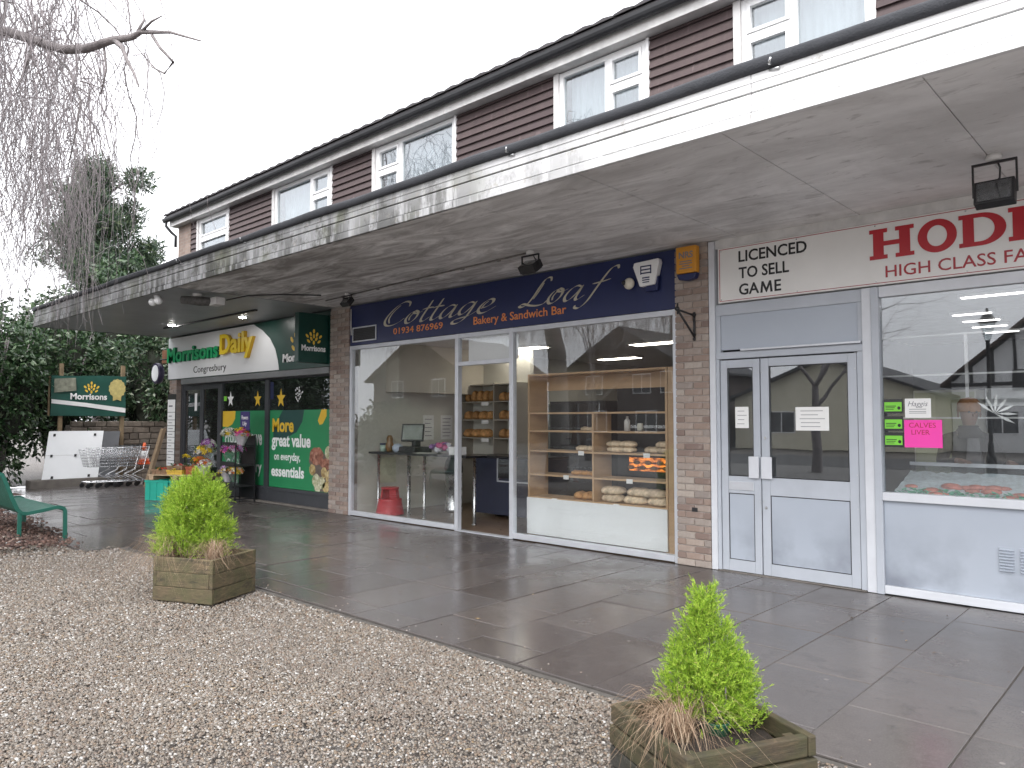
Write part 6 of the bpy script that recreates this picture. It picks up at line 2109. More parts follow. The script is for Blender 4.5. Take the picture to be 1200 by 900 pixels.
t = thing('traffic_cone', 'orange and white traffic cone standing among the trolleys', 'cone', (-19.42, -.02, .5))
cx, cy, cz = -19.40, -.02, .52
MB().box((cx-.16, cy-.16, cz), (cx+.16, cy+.16, cz+.03)).build('base', MT['cone_orange'], t, bevel=.01)
for nm, m, a, b in (('lower_band', 'cone_orange', 0, .22), ('reflective_band', 'white_txt', .22, .60), ('upper_band', 'cone_orange', .60, 1)):
    r = lambda q: .125*(1-q)+.028*q
    MB().lathe((cx, cy, cz+.03), [(r(a), .50*a), (r(b), .50*b)], 16).build(nm, MT[m], t)
pl = MB().obox((-18.95, .06, .70), (.012, .03, 0), (-.03, .05, 0), (.05, .17, .70))
single('timber_plank', pl, MT['wood_pale'], 'pale timber plank leaning beside the trolleys', 'plank', (-18.95, .06, 0), bevel=.004)
t = thing('black_tub', 'tall black plastic tub beside the leaning plank', 'tub', (-18.75, .55, 0))
for k in range(4):
    MB().lathe((-18.72, .50, .02+k*.27), [(.15, 0), (.17, .20), (.185, .21), (.185, .25)], 16).build('bucket', MT['black_plastic'], t)
# opening hours board
t = thing('notice_strip', 'tall white opening hours strip at the supermarket left end', 'notice', (-18.0, -.03, .54))
R(t, 'backing', MT['black'], -18.06, -17.62, .50, 2.22, -.030, -.021)
z = .54
for k in range(10):
    h = .135 if k < 8 else (.18 if k == 8 else .30)
    R(t, 'panel', MT['paper'], -18.04, -17.64, z, z+h-.012, -.036, -.0302)
    mb = MB(); rng = random.Random(k)
    mb.box((-17.98, -.0368, z+h*.40), (-17.98+rng.uniform(.15, .28), -.0361, z+h*.52))
    mb.build('print', MT['ink'], t)
    z += h
# round hanging sign
t = thing('round_sign', 'round white faced hanging sign with dark rim at sign end', 'sign', (-18.45, -.1, 2.65))
MB().lathe((-18.30, -.16, 2.72), [(.0, .04), (.24, .04), (.25, .0), (.25, -.06), (.24, -.08)], 28, axis='y').build('rim', mat('dark_purple_rim', (.03, .022, .06), .4, .1, 6), t)
MB().lathe((-18.30, -.242, 2.72), [(.195, .0), (.19, -.006)], 28, axis='y').build('face', MT['m_white'], t)
MB().tube([(-18.30, -.13, 2.97), (-18.30, -.13, 3.05), (-18.09, -.0, 3.05)], .018, 6).build('arm', MT['black'], t)
t = thing('wall_box', 'rusty brown box beside the round sign', 'box', (-18.4, .1, 3.0))
MB().box((-18.62, .04, 2.98), (-18.12, .30, 3.30)).build('case', mat('rust_brown', (.16, .065, .03), .7, .3, 8), t, bevel=.01)

# ------------------------------------------------------------------ produce table
TB = thing('produce_table', 'timber pallet on teal crates used as a plant stall', 'table', (-15.5, -.8, 0))
def crate(x, y, z, w, d, h, m, rz=0):
    c, s = math.cos(rz), math.sin(rz)
    mb = MB()
    u, v = Vector((c, s, 0)), Vector((-s, c, 0))
    o = Vector((x, y, z))
    t_ = .012
    for sg in (-1, 1):
        mb.obox(o+u*sg*(w/2-t_/2)+Vector((0, 0, h/2)), u*t_/2, v*d/2, (0, 0, h/2))
        mb.obox(o+v*sg*(d/2-t_/2)+Vector((0, 0, h/2)), u*(w/2-t_), v*t_/2, (0, 0, h/2))
        mb.obox(o+u*sg*(w/2+.006)+Vector((0, 0, h-.02)), u*.006, v*(d/2+.012), (0, 0, .018))
        mb.obox(o+v*sg*(d/2+.006)+Vector((0, 0, h-.02)), u*(w/2), v*.006, (0, 0, .018))
        for k in (-.3, 0, .3):
            mb.obox(o+v*sg*(d/2+.004)+u*k*w+Vector((0, 0, h*.45)), u*.01, v*.004, (0, 0, h*.42))
            mb.obox(o+u*sg*(w/2+.004)+v*k*d+Vector((0, 0, h*.45)), u*.004, v*.01, (0, 0, h*.42))
    mb.obox(o+Vector((0, 0, .008)), u*(w/2-t_), v*(d/2-t_), (0, 0, .006))
    return mb
AX = rad(30)
u, v = Vector((math.cos(AX), math.sin(AX), 0)), Vector((-math.sin(AX), math.cos(AX), 0))
TO = Vector((-15.35, -.72, 0))
for a, b in ((-.42, -.2), (.14, -.2), (-.42, .2), (.14, .2)):
    p = TO+u*a+v*b
    o = crate(p.x, p.y, 0, .52, .38, .40, MT['teal'], AX).build('support_crate', MT['teal'], TB)
for k in range(7):
    p = TO+v*(-.36+k*.12)+Vector((0, 0, .505))
    MB().obox(p, u*.62, v*.045, (0, 0, .010)).build('deck_board', MT['wood_pale'], TB)
for k in (-.54, 0, .54):
    p = TO+u*k+Vector((0, 0, .45))
    MB().obox(p, u*.05, v*.40, (0, 0, .043)).build('bearer', MT['wood_pale'], TB)
petm = {}
def flower_mat(name, col):
    return leaf_mat(name, [(0, [c*.6 for c in col]), (.5, col), (1, [min(1, c*1.3) for c in col])], .6, .3)
PET = {k: flower_mat(k+'_petals', c) for k, c in dict(yellow=(.85, .62, .03), pink=(.75, .10, .34), white=(.82, .80, .76), purple=(.34, .05, .36), orange=(.75, .22, .03), red=(.60, .05, .04), lilac=(.55, .34, .62)).items()}
LEAF = leaf_mat('stem_leaves', [(0, (.02, .06, .018)), (.6, (.055, .13, .035)), (1, (.10, .19, .05))], .5, .25)
def blooms(parent, c, r, n, cols, seed, sq=(1, 1, .7), size=.035, green=60):
    rng = random.Random(seed)
    per = {}
    for k in range(n):
        a, b = rng.uniform(0, 2*PI), rng.uniform(-.2, 1)
        rr = r*rng.uniform(.55, 1)
        p = Vector((c[0]+rr*sq[0]*math.cos(a)*math.sqrt(max(0, 1-b*b)), c[1]+rr*sq[1]*math.sin(a)*math.sqrt(max(0, 1-b*b)), c[2]+rr*sq[2]*b))
        col = cols[k % len(cols)]
        mb = per.setdefault(col, MB())
        nrm = (p-Vector(c)+Vector((0, 0, .05))).normalized()
        x = nrm.orthogonal().normalized(); y = nrm.cross(x)
        s = size*rng.uniform(.7, 1.3)
        for j in range(6):
            t0 = 2*PI*j/6
            d = x*math.cos(t0)+y*math.sin(t0); e = x*math.cos(t0+.45)+y*math.sin(t0+.45); g = x*math.cos(t0-.45)+y*math.sin(t0-.45)
            mb.add([p, p+g*s*.6+nrm*s*.25, p+d*s+nrm*s*.15, p+e*s*.6+nrm*s*.25], [(0, 1, 2, 3)])
    for col, mb in per.items():
        o_ = mb.build(col+'_blooms', PET[col], parent); o_['kind'] = 'stuff'
    g = MB()
    for k in range(green):
        a = rng.uniform(0, 2*PI); b = rng.uniform(-.6, .9)
        p = Vector((c[0]+r*sq[0]*math.cos(a)*.8, c[1]+r*sq[1]*math.sin(a)*.8, c[2]+r*sq[2]*b*.7))
        d = Vector((math.cos(a), math.sin(a), rng.uniform(-.3, 1))).normalized(); s = d.orthogonal().normalized()
        L_ = rng.uniform(.03, .07)
        g.add([p, p+d*L_*.5+s*.010, p+d*L_, p+d*L_*.5-s*.010], [(0, 1, 2, 3)])
    g.build('leaves', LEAF, parent)
def bouquet(c, r, cols, label, seed, n=40, wrap=True, lean=(0, -.3)):
    t = thing('bouquet', label, 'bouquet', (c[0], c[1], c[2]-r*1.4), group='bouquets by the supermarket window')
    blooms(t, c, r*1.05, int(n*1.5), cols, seed, green=60, size=.05)
    if wrap:
        m = MB(); nn_ = 14; vs = []
        rng = random.Random(seed)
        for q, (rr, h) in enumerate(((.035, -1.7*r), (r*.75, -.35*r), (r*1.12, .05*r))):
            for j in range(nn_):
                a = 2*PI*j/nn_
                k = 1+.12*math.sin(j*2.7+seed)*(q > 0)
                vs.append((c[0]+rr*k*math.cos(a), c[1]+rr*k*math.sin(a), c[2]+h+.03*math.sin(j*3.1)*(q == 2)))
        m.add(vs, [(q*nn_+j, q*nn_+(j+1) % nn_, (q+1)*nn_+(j+1) % nn_, (q+1)*nn_+j) for q in range(2) for j in range(nn_)], smooth=True)
        m.build('wrapper', WRAP[seed % len(WRAP)], t)
    return t
WRAP = [glass('clear_cellophane', (.92, .94, .93), .07, .06), mat('pale_paper_wrap', (.55, .52, .55), .5, .2, 10), glass('misty_cellophane', (.9, .93, .93), .08, .10)]
# trays of plants on the pallet
def tray(a, b, w, d, h, m, cols, label, seed, z=.516):
    p = TO+u*a+v*b
    t = thing('plant_tray', label, 'tray', (p.x, p.y, z), group='plant trays on the stall')
    crate(p.x, p.y, z, w, d, h, m, AX).build('tray', m, t)
    blooms(t, (p.x, p.y, z+h*.9), min(w, d)*.55, 26, cols, seed, sq=(1.1, 1.1, .35), size=.028, green=70)
card = mat('brown_card', (.24, .15, .09), .8, .15, 8)
tray(-.40, -.18, .38, .26, .10, card, ['orange', 'red'], 'card tray of small rust red pots at the stall left', 31)
tray(-.06, -.20, .34, .26, .09, mat('yellow_card', (.62, .42, .06), .6, .1, 8), ['yellow'], 'yellow card tray at the stall front', 32)
tray(-.08, -.18, .34, .24, .08, card, ['white', 'red'], 'brown card tray stacked on the yellow tray', 33, z=.61)
tray(.32, -.16, .30, .26, .16, mat('terracotta_tray', (.35, .09, .04), .7, .15, 8), ['orange', 'red', 'orange'], 'terracotta tray of orange plants at the stall right', 34)
tray(-.30, .18, .44, .28, .10, card, ['lilac', 'white'], 'card tray of pale flowers at the stall back', 35)
tray(.24, .20, .40, .28, .12, MT['black_plastic'], ['yellow', 'white'], 'black tray of yellow flowers at the stall back', 36)
p = TO+u*(-.02)+v*(-.02)
t = thing('potted_daffodil', 'small yellow daffodil standing up from the stall', 'plant', (p.x, p.y, .70))
blooms(t, (p.x, p.y, .86), .06, 8, ['yellow'], 5, sq=(1, 1, 1), size=.045, green=10)
MB().tube([(p.x, p.y, .68), (p.x+.005, p.y, .84)], .006, 5).build('stem', LEAF, t)

# flower stand
FS = thing('flower_stand', 'black tiered metal flower stand with purple header', 'stand', (-14.2, -.22, 0))
fx, fy = -14.2, -.24
fr = MB()
for sx in (-.30, .30):
    fr.box((fx+sx-.012, fy+.20, 0), (fx+sx+.012, fy+.224, 1.32)); fr.box((fx+sx-.012, fy-.20, 0), (fx+sx+.012, fy-.176, 1.12))
    fr.box((fx+sx-.012, fy-.176, .05), (fx+sx+.012, fy+.20, .074)); 
fr.build('upright', MT['black'], FS)
for z, y0_ in ((.30, -.22), (.70, -.20), (1.08, -.16)):
    MB().box((fx-.288, fy+y0_, z), (fx+.288, fy+.198, z+.02)).build('tier', MT['black'], FS)
    MB().box((fx-.288, fy+y0_-.012, z), (fx+.288, fy+y0_, z+.09)).build('tier_lip', MT['black'], FS)
MB().box((fx-.288, fy+.226, .05), (fx+.288, fy+.236, 1.3)).build('back_panel', MT['black_plastic'], FS)
hd = MB().box((fx+.06, fy+.02, 1.40), (fx+.42, fy+.035, 1.78)).build('header', mat('purple_card', (.045, .03, .16), .5, .1, 6), FS)
fit_text(hd, 'Flowers', (fx+.11, fx+.37, 1.62, 1.70), MT['white_txt'], at=fy+.0195, thick=.001, bold=.02, split=False)
fit_text(hd, 'Lily', (fx+.16, fx+.32, 1.48, 1.58), MT['white_txt'], at=fy+.0195, thick=.001, bold=.02, split=False)
MB().box((fx+.23, fy+.036, 1.10), (fx+.25, fy+.05, 1.5)).build('header_post', MT['black'], FS)
bouquet((-14.35, -.33, 1.02), .17, ['pink', 'white', 'purple', 'lilac'], 'pink and white bouquet on the middle tier', 41, 46)
bouquet((-14.05, -.33, 1.02), .16, ['lilac', 'pink', 'white'], 'lilac and white bouquet on the middle tier right', 42, 42)
bouquet((-14.35, -.36, .60), .16, ['yellow', 'white', 'lilac'], 'yellow and lilac posy on the low tier left', 43, 40)
bouquet((-14.05, -.36, .60), .15, ['yellow', 'orange', 'white'], 'yellow and orange posy on the low tier right', 44, 40)
bouquet((-14.42, -.28, 1.33), .17, ['yellow', 'white', 'white'], 'yellow and white bouquet on the top tier', 45, 44)
bouquet((-14.00, -.26, 1.34), .16, ['pink', 'yellow', 'orange'], 'pink and yellow tulips on the top tier', 46, 44)
bouquet((-14.92, -.50, 1.10), .16, ['purple', 'lilac', 'white'], 'violet bouquet at the left of flower stand', 47, 40)
bouquet((-14.95, -.55, .98), .20, ['yellow', 'yellow', 'white'], 'large yellow chrysanthemum bouquet left of the stand', 48, 46)
bouquet((-14.82, -.62, .70), .17, ['white', 'orange', 'red', 'white'], 'white and red bouquet low left of stand', 49, 40)
bouquet((-15.05, -.62, .76), .15, ['yellow', 'orange'], 'orange and yellow bouquet behind the rounded cypress', 50, 36)
t = thing('flower_bucket', 'black bucket holding bouquets left of the flower stand', 'bucket', (-14.93, -.55, 0))
MB().lathe((-14.93, -.55, 0), [(.15, 0), (.19, .42), (.20, .43), (.185, .43), (.17, .3)], 18).build('body', MT['black_plastic'], t)

# ------------------------------------------------------------------ vegetation
def np_mesh(name, V, quads, m):
    me = bpy.data.meshes.new(name)
    V = np.asarray(V, np.float32); Q = np.asarray(quads, np.int32).ravel()
    me.vertices.add(len(V)); me.vertices.foreach_set('co', V.ravel())
    me.loops.add(len(Q)); me.loops.foreach_set('vertex_index', Q)
    me.polygons.add(len(Q)//4); me.polygons.foreach_set('loop_start', np.arange(0, len(Q), 4, dtype=np.int32))
    me.materials.append(m); me.update(calc_edges=True)
    return me

def leaves(rs, C, n, size, spread, aspect=.42, droop=.3):
    """n kite leaves scattered round the clump centres C (k x 4: x y z r)"""
    idx = rs.randint(0, len(C), n)
    c = C[idx]
    d = rs.normal(size=(n, 3)); d /= np.linalg.norm(d, axis=1)[:, None]
    p = c[:, :3] + d*c[:, 3:4]*(rs.uniform(.35, 1, n)**.5)[:, None]*spread
    ax = d*.7 + rs.normal(size=(n, 3))*.6; ax[:, 2] -= droop
    ax /= np.linalg.norm(ax, axis=1)[:, None]
    s = np.cross(ax, rs.normal(size=(n, 3))); s /= np.linalg.norm(s, axis=1)[:, None]
    L = size*rs.uniform(.6, 1.25, n)[:, None]
    V = np.stack([p, p+ax*L*.45+s*L*aspect*.5, p+ax*L, p+ax*L*.45-s*L*aspect*.5], 1).reshape(-1, 3)
    return V, np.arange(n*4).reshape(-1, 4)

LAUREL = leaf_mat('laurel_leaves', [(0, (.014, .034, .016)), (.4, (.030, .070, .026)), (.75, (.055, .105, .042)), (.95, (.10, .155, .075)), (1, (.22, .27, .17))], .3, .15)
VARIEG = leaf_mat('variegated_leaves', [(0, (.016, .036, .018)), (.5, (.035, .075, .032)), (.8, (.075, .125, .06)), (1, (.30, .34, .24))], .3, .15)
PINE = leaf_mat('pine_needles', [(0, (.020, .042, .026)), (.5, (.045, .082, .046)), (.85, (.080, .125, .060)), (1, (.12, .15, .075))], .55, .1)

INNER = mat('dark_core_fill', (.018, .022, .014), .95, .4, 14, 1.0, 30)  # near-black fill standing in for the shade inside the bushes
def bush(x, y, h, r, label, seed, m, n=9000, size=.15, z0=0.0):
    n = int(n*1.6)
    t = thing('laurel_bush', label, 'bush', (x, y, 0), group='laurel bushes at the far end')
    rs = np.random.RandomState(seed)
    k = 85
    d = rs.normal(size=(k, 3)); d /= np.linalg.norm(d, axis=1)[:, None]
    rad_ = rs.uniform(.45, 1.0, k)[:, None]
    C = np.column_stack([d*rad_*np.array([r, r, (h-z0)/2])*.9 + np.array([0, 0, z0+(h-z0)/2]), rs.uniform(.26, .55, k)])
    bm = bmesh.new(); bmesh.ops.create_icosphere(bm, subdivisions=3, radius=1.0)  # dark blob added so the crown reads opaque and shaded inside
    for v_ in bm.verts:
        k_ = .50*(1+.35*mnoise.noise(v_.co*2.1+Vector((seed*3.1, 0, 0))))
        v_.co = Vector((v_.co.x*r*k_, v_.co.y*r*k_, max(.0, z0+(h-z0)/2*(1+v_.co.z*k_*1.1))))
    me = bpy.data.meshes.new('dark_core'); bm.to_mesh(me); bm.free(); me.materials.append(INNER)
    link(bpy.data.objects.new('dark_core', me), t)
    V, Q = leaves(rs, C, n, size, 1.0)
    V[:, 2] = np.maximum(V[:, 2], .02)
    link(bpy.data.objects.new('crown', np_mesh('crown', V, Q, m)), t)
    st = MB(); rng = random.Random(seed)
    for i in range(6):
        a = rng.uniform(0, 2*PI)
        st.tube([(.1*math.cos(a), .1*math.sin(a), 0), (r*.3*math.cos(a), r*.3*math.sin(a), h*.35), (r*.6*math.cos(a+.3), r*.6*math.sin(a+.3), h*.75)], [.05, .035, .012], 6)
    st.build('trunk', MT['bark'], t, local=True)
    return t
bush(-20.2, -4.5, 3.4, 1.35, 'dark laurel bush at the left edge behind the bench', 1, LAUREL, 9000)
bush(-21.2, -2.75, 4.7, 1.35, 'tall laurel bush left of the banner', 2, LAUREL, 9000)
bush(-22.9, -1.0, 5.4, 1.6, 'laurel bush directly behind the banner', 3, LAUREL, 8000)
bush(-22.4, 1.5, 5.0, 1.65, 'pale flecked laurel bush between banner and shop sign', 4, VARIEG, 9000)
bush(-24.0, -4.8, 7.0, 2.4, 'big laurel mass behind the left bushes', 5, LAUREL, 9000, .18)
bush(-26.0, 2.2, 7.6, 2.5, 'laurel bush rising behind the canopy end', 6, LAUREL, 9000, .18)
bush(-17.6, -6.3, 2.2, 1.2, 'low laurel bush at the far left edge', 7, LAUREL, 5000)

def branch_tree(name, x, y, h, label, cat, seed, levels=5, spread=.55, r0=.16, m=None, twig=None, group=None, lean=(0, 0)):
    """bare tree grown by recursive forking: trunk with limbs, then fine twigs"""
    t = thing(name, label, cat, (x, y, 0), group=group)
    rng = random.Random(seed)
    big = MB(); fine = MB()
    def grow(p, d, L, r, lv):
        pts = [p]; rr = [r]; seg = 4
        for i in range(seg):
            d = (d+Vector((rng.gauss(0, .13), rng.gauss(0, .13), rng.gauss(0, .08)+.02))).normalized()
            p = p+d*L/seg; pts.append(p); rr.append(r*(1-.45*(i+1)/seg))
        (big if lv >= levels-2 else fine).tube(pts, rr, 7 if lv >= levels-1 else (5 if lv >= levels-2 else 3), caps=False)
        if lv == 0: return
        n = rng.choice((2, 3, 3)) if lv < levels else 4
        for k in range(n):
            a = rng.uniform(0, 2*PI)
            o = d.orthogonal().normalized(); o.rotate(Matrix.Rotation(a, 3, d))
            nd = (d*rng.uniform(.6, 1)+o*spread*rng.uniform(.6, 1.5)).normalized()
            q = pts[-1] if k < 2 else pts[rng.randint(2, seg)]
            grow(q, nd, L*rng.uniform(.62, .82), rr[-1]*rng.uniform(.6, .8), lv-1)
    grow(Vector((0, 0, 0)), Vector((lean[0], lean[1], 1)).normalized(), h*.30, r0, levels)
    big.build('trunk', m or MT['bark'], t, local=True)
    fine.build('crown', twig or MT['twig'], t, local=True)
    return t

# conifer over the hedge
def conifer(x, y, h, label, seed, r=3.2):
    t = thing('pine_tree', label, 'tree', (x, y, 0))
    rng = random.Random(seed); rs = np.random.RandomState(seed)
    tr = MB().tube([(0, 0, 0), (.15, .1, h*.5), (0, 0, h*.97)], [.30, .2, .03], 9)
    C = []
    for k in range(64):
        q = rng.uniform(.22, 1.0); a = rng.uniform(0, 2*PI)
        L = r*(1.08-q)**.6*rng.uniform(.6, 1.15)
        e = Vector((math.cos(a)*L, math.sin(a)*L, h*q+rng.uniform(-.1, .35)))
        b = Vector((0.05, 0, h*q-.3))
        tr.tube([b, b.lerp(e, .5)+Vector((0, 0, .12)), e], [.06, .04, .012], 5)
        for i in range(7):
            f = rng.uniform(.35, 1.05)
            p = b.lerp(e, f)+Vector((rng.gauss(0, .22), rng.gauss(0, .22), rng.gauss(.05, .1)))
            C.append((*p, rng.uniform(.25, .5)))
    tr.build('trunk', MT['bark'], t, local=True)
    C = np.array(C)
    V, Q = leaves(rs, C, 62000, .26, 1.0, .17, -.25)
    link(bpy.data.objects.new('crown', np_mesh('crown', V, Q, PINE)), t)
conifer(-29.6, 2.3, 11.0, 'dark blue green pine rising above the hedge', 4)
conifer(-35.5, 5.6, 9.0, 'lower dark pine showing over the canopy corner', 9, 3.4)

# corkscrew willow: trunk stands out of frame on the left, curtain hangs into view
SUBS = [
 [(-7.4, -5.0, 5.16), (-7.07, -5.05, 4.96), (-6.86, -5.08, 4.76), (-6.62, -5.1, 4.55), (-6.47, -5.12, 4.39)],
 [(-6.88, -5.0, 5.04), (-6.85, -4.95, 5.17), (-7.0, -4.9, 5.35)],
 [(-6.78, -5.0, 5.02), (-6.41, -5.05, 4.96), (-6.07, -5.1, 4.86)],
 [(-6.53, -5.0, 4.9), (-6.23, -5.05, 4.67), (-5.84, -5.1, 4.4), (-6.13, -5.05, 4.42), (-6.52, -5.0, 4.62), (-6.77, -4.95, 4.84)],
 [(-10.03, -5.0, 6.08), (-10.07, -5.05, 5.82), (-10.31, -5.1, 5.53), (-9.75, -5.05, 4.96), (-10.03, -5.0, 4.53)],
 [(-9.35, -5.0, 5.73), (-8.89, -4.95, 5.38), (-8.31, -5.0, 4.85), (-8.46, -5.0, 4.52), (-8.7, -5.0, 4.2)],
 [(-10.78, -5.0, 6.41), (-10.23, -4.9, 6.36), (-9.89, -4.85, 6.32)],
 [(-7.7, -5.0, 5.22), (-7.6, -5.0, 4.95), (-7.75, -5.0, 4.75)],
]
def willow():
    t = thing('corkscrew_willow', 'bare twisted willow with curtains of hanging purple grey twigs', 'tree', (-13.0, -8.3, 0))
    O = Vector((-13.0, -8.3, 0))
    tr = MB()
    tr.tube([O, O+Vector((.1, .05, 1.6)), O+Vector((.25, .3, 3.4)), O+Vector((.2, .8, 5.2))], [.34, .28, .24, .18], 12)
    main = [(-12.85, -7.6, 5.0), (-12.2, -6.2, 6.5), (-11.62, -5.0, 6.79), (-10.58, -5.02, 6.34), (-9.69, -4.98, 5.94), (-8.9, -5.0, 5.59), (-8.09, -5.03, 5.31), (-7.51, -5.0, 5.20), (-7.08, -4.97, 5.09), (-6.78, -5.0, 5.02), (-6.15, -5.0, 4.79), (-5.59, -5.0, 4.52)]
    tr.tube(main, [.11, .085, .066, .058, .052, .048, .044, .038, .030, .021, .012, .006], 8)
    subs = SUBS
    for s in subs:
        n = len(s)
        tr.tube(s, [.027*(1-.75*i/(n-1)) if abs(s[0][0]+7.38) < .2 and s[-1][2] < 4.6 else .015*(1-.7*i/(n-1)) for i in range(n)], 6)
    rng = random.Random(77)
    limbs = []
    for k in range(11):
        a = rng.uniform(PI*.75, 2*PI-.3); L = rng.uniform(2.5, 4.6)
        p0 = O+Vector((.22, .7, rng.uniform(4.2, 5.2)))
        p1 = p0+Vector((math.cos(a)*L*.5, math.sin(a)*L*.5, rng.uniform(1.4, 2.8)))
        p2 = p0+Vector((math.cos(a+.3)*L, math.sin(a+.3)*L, rng.uniform(1.6, 3.2)))
        tr.tube([p0, p0.lerp(p1, .5)+Vector((rng.gauss(0, .15), rng.gauss(0, .15), .1)), p1, p1.lerp(p2, .5)+Vector((rng.gauss(0, .2), rng.gauss(0, .2), .15)), p2], [.13, .10, .07, .05, .03], 7)
        limbs.append((p0, p1, p2))
    tr.build('trunk', MT['bark'], t)
    # twigs
    rs = np.random.RandomState(5)
    n = 4200; seg = 16
    R_ = 5.6*np.sqrt(rs.uniform(0, 1, n)); A = rs.uniform(0, 2*np.pi, n)
    x = O.x+.3+R_*np.cos(A); y = O.y+1.2+R_*np.sin(A)
    # nothing may grow through the canopy or the shop fronts
    y = np.minimum(y, -3.15-.1*rs.rand(n))
    # thinner towards the right, where single twigs show against the sky
    side = -x-2.75*(y+7.5)-1.0
    keep = rs.rand(n) < np.where(side < 0, np.clip(.05*np.exp(side*.9), .003, 1), np.clip(side/1.6, .05, 1))
    x, y = x[keep], y[keep]; n = len(x)
    rr = np.hypot(x-O.x, y-O.y-1.2)
    z = 8.6-.10*rr**2*.55+rs.uniform(-1.8, .5, n)
    L = rs.uniform(1.4, 5.4, n)
    L = np.minimum(L, z-2.35-1.0*rs.rand(n))
    L = np.maximum(L, .6)
    P = np.zeros((n, seg+1, 3)); P[:, 0] = np.column_stack([x, y, z])
    d = np.column_stack([rs.normal(0, .5, n), rs.normal(0, .5, n), rs.uniform(-.2, .5, n)])
    for i in range(seg):
        d = d*.62 + rs.normal(0, .30, (n, 3)); d[:, 2] -= .42
        dd = d/np.linalg.norm(d, axis=1)[:, None]
        P[:, i+1] = P[:, i]+dd*(L/seg)[:, None]
    P[:, :, 1] = np.minimum(P[:, :, 1], -3.0)
    rad0 = rs.uniform(.004, .009, n); rad0[rs.rand(n) < .04] *= 2.2
    V = []
    Rk = rad0[:, None]*(1-.72*np.linspace(0, 1, seg+1))[None]
    ring = [(math.cos(2*PI*j/3), math.sin(2*PI*j/3)) for j in range(3)]
    T = np.gradient(P, axis=1); T /= np.linalg.norm(T, axis=2)[..., None]+1e-9
    a = np.cross(T, np.array([.3, .9, .1])); a /= np.linalg.norm(a, axis=2)[..., None]+1e-9
    b = np.cross(T, a)
    W = np.stack([P+(a*c+b*s)*Rk[..., None] for c, s in ring], 2)   # n, seg+1, 3, 3
    V = W.reshape(-1, 3)
    base = (np.arange(n)*(seg+1)*3)[:, None, None]+(np.arange(seg)*3)[None, :, None]+np.arange(3)[None, None]
    nxt = (np.arange(n)*(seg+1)*3)[:, None, None]+(np.arange(seg)*3)[None, :, None]+((np.arange(3)+1) % 3)[None, None]
    Q = np.stack([base, nxt, nxt+3, base+3], -1).reshape(-1, 4)
    o = bpy.data.objects.new('twigs', np_mesh('twigs', V-np.array(O), Q, MT['twig'])); link(o, t)
    o['kind'] = 'stuff'
willow()
branch_tree('bare_tree', -24.0, -4.3, 7.2, 'bushy bare tree just behind the left laurels', 'tree', 13, 7, .75, .11)
branch_tree('bare_tree', -25.5, -2.2, 7.8, 'bushy bare tree behind the banner', 'tree', 14, 7, .75, .11)
branch_tree('bare_tree', -27.5, -3.6, 9.5, 'bare leafless tree behind the left bushes', 'tree', 3, 6, .6, .15)
branch_tree('bare_tree', -30.5, -8.5, 10.5, 'bare leafless tree at the far left edge', 'tree', 8, 6, .6, .17)

# ------------------------------------------------------------------ across the road (seen in the shop glass)
def gable_house(name, label, x, y, w, d, ze, zr, wallm, roofm, wins, timber=False, chimney=None, rz=0.0):
    """gable end faces the shops (+y); wins: (x, z, width, height) on that face"""
    t = thing(name, label, 'house', (x, y, 0), rz)
    h = w/2
    MB().prism([(-h, 0), (h, 0), (h, ze), (0, zr), (-h, ze)], (0, 0, 0), (1, 0, 0), (0, 0, 1), (0, -d, 0)).build('wall', wallm, t, local=True)
    s = (zr-ze)/h
    for sg in (-1, 1):
        o = .45
        a = Vector((sg*(h+o), .5, ze-o*s)); b = Vector((0, .5, zr)); up = Vector((0, 0, .14))
        f = Vector((0, -d-1.0, 0))
        vs = [a, b, b+f, a+f, a+up, b+up, b+f+up, a+f+up]
        MB().add(vs, [(0,1,2,3), (7,6,5,4), (0,4,5,1), (1,5,6,2), (2,6,7,3), (3,7,4,0)]).build('roof', roofm, t, local=True)
    for (wx, wz, ww, wh) in wins:
        p = MB().box((wx-ww/2, .0, wz), (wx+ww/2, .03, wz+wh)).build('window', MT['upvc'], t, local=True)
        n = 2 if ww > .8 else 1
        for k in range(n):
            a = wx-ww/2+.06+k*(ww-.06)/n; b = a+(ww-.06)/n-.06
            o = MB().box((a, .031, wz+.06), (b, .036, wz+wh-.06)).build('pane', MT['dark_room'], p, local=True)
    if timber:
        tm = MT['black']
        bar = lambda p, q, r=.09: MB().obox((Vector(p)+Vector(q))/2, (Vector(q)-Vector(p))/2, Vector((Vector(q)-Vector(p)).normalized().z, 0, -(Vector(q)-Vector(p)).normalized().x))*0 if False else None
        def beam(x0, z0, x1, z1, th=.09):
            v = Vector((x1-x0, 0, z1-z0)); u = v.normalized(); n_ = Vector((u.z, 0, -u.x))
            MB().obox(((x0+x1)/2, .03, (z0+z1)/2), v/2, n_*th, (0, .028, 0)).build('beam', tm, t, local=True)
        beam(-h, ze-.25, h, ze-.25); beam(-h, ze+.0, 0, zr-.05, .12); beam(h, ze+.0, 0, zr-.05, .12)
        k = -h+.9
        while k < h-.3:
            beam(k, ze-.15, k, zr-abs(k)*s-.15, .07); k += .95
        beam(-h, 2.6, h, 2.6)
    if chimney:
        cx, cy = chimney
        c = MB().box((cx-.4, cy-.4, zr-1.2), (cx+.4, cy+.4, zr+1.1)).build('chimney', MT['brickwall'], t, local=True)
        for k in (-.18, .18):
            MB().lathe((cx+k, cy, zr+1.102), [(.12, 0), (.10, .35)], 10).build('chimney_pot', MT['cone_orange'], c, local=True)
    return t
ren = mat('white_render', (.80, .80, .80), .8, .06, 1); cre = mat('cream_render', (.68, .64, .50), .8, .06, 1); drk = mat('dark_red_brick', (.085, .06, .052), .9, .2, 3)
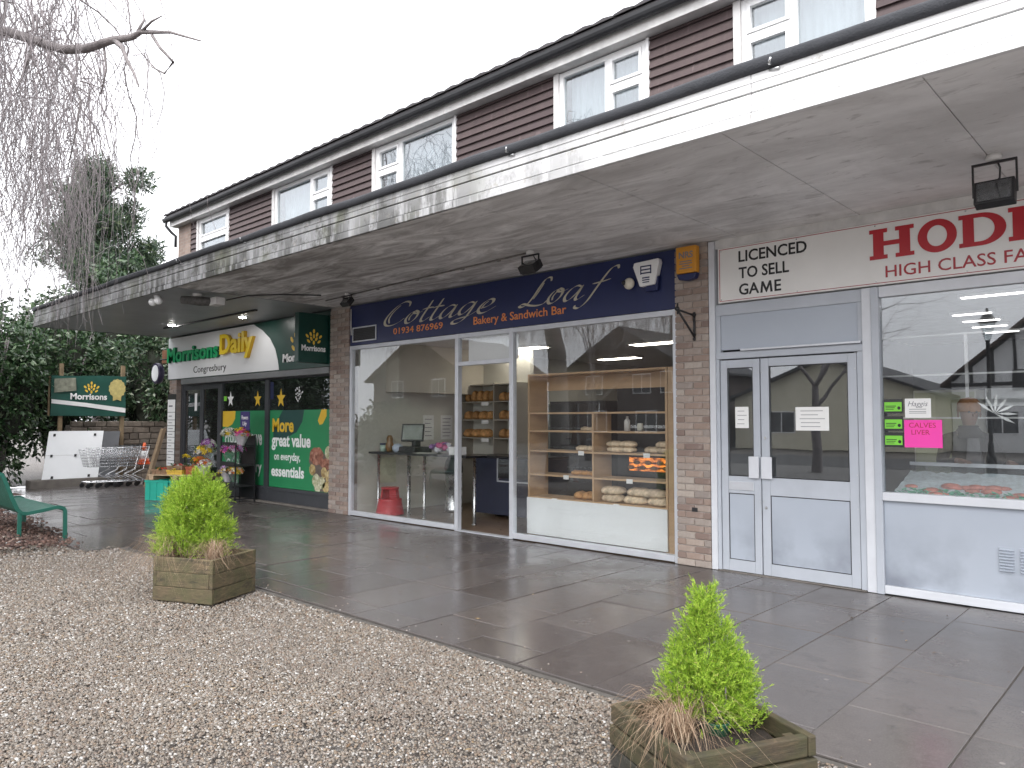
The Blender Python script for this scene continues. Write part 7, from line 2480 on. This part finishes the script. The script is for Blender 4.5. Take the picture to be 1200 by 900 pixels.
slate = mat('slate_roof', (.045, .045, .05), .8, .2, 3); tile = mat('brown_tile_roof', (.085, .055, .045), .85, .2, 3)
gable_house('timber_framed_house', 'white half timbered house across the road', -4.9, -36.5, 9.6, 9, 3.7, 7.7, ren, tile, [(-1.5, 3.0, 1.4, 1.2), (1.8, 1.0, 1.4, 1.2), (-2.6, .9, 1.4, 1.2)], timber=True)
gable_house('brick_house', 'dark brick house with white windows across the road', -26.0, -30.5, 9.0, 8, 4.6, 7.2, drk, slate, [(-2.2, 3.2, 1.3, 1.2), (1.3, 3.2, 1.3, 1.2), (3.0, 3.2, .8, 1.3), (-2.0, .9, 1.5, 1.3), (1.6, .9, 1.5, 1.3)], chimney=(2.4, -2.5))
gable_house('bungalow', 'cream bungalow with dark roof across the road', -15.0, -33.5, 10.5, 9, 2.9, 4.9, cre, slate, [(-2.5, .9, 1.6, 1.2), (2.3, .9, 1.6, 1.2)])
gable_house('brick_house', 'dark brick house farther along the road', -40.0, -26.0, 10.0, 8, 4.6, 7.4, drk, tile, [(-2.2, 3.2, 1.3, 1.2), (2.2, 3.2, 1.3, 1.2)], chimney=(-2.4, -2.5))
gable_house('rendered_house', 'white rendered house to the right across the road', 9.0, -36.0, 9.5, 8, 4.6, 7.2, ren, slate, [(-2.2, 3.2, 1.3, 1.2), (2.2, 3.2, 1.3, 1.2)])
# lamp post
LP = thing('street_lamp', 'dark heritage street lamp standing by the road', 'street lamp', (-4.65, -18.0, 0))
MB().lathe((-4.65, -18.0, 0), [(.14, 0), (.14, .5), (.09, .6), (.075, .9), (.055, 1.0), (.05, 3.9), (.07, 3.95)], 12).build('post', MT['black'], LP)
MB().lathe((-4.65, -18.0, 3.95), [(.07, 0), (.20, .50), (.23, .52)], 6).build('lantern', MT['glass_up'], LP)
MB().lathe((-4.65, -18.0, 4.47), [(.25, 0), (.24, .03), (.10, .25), (.04, .30), (.03, .40), (.0, .42)], 6).build('lantern_cap', MT['black'], LP)
# trees by the road
branch_tree('bare_tree', -9.0, -16.2, 9.0, 'bare tree on the verge reflected in the butcher door', 'tree', 21, 6, .5, .17)
branch_tree('bare_tree', -2.4, -21.0-7.5, 7.5, 'slim bare tree across the road by half timbered house', 'tree', 25, 5, .5, .10)
branch_tree('bare_tree', -18.5, -17.0, 9.5, 'bare tree on the verge reflected in the bakery glass', 'tree', 31, 6, .5, .17)
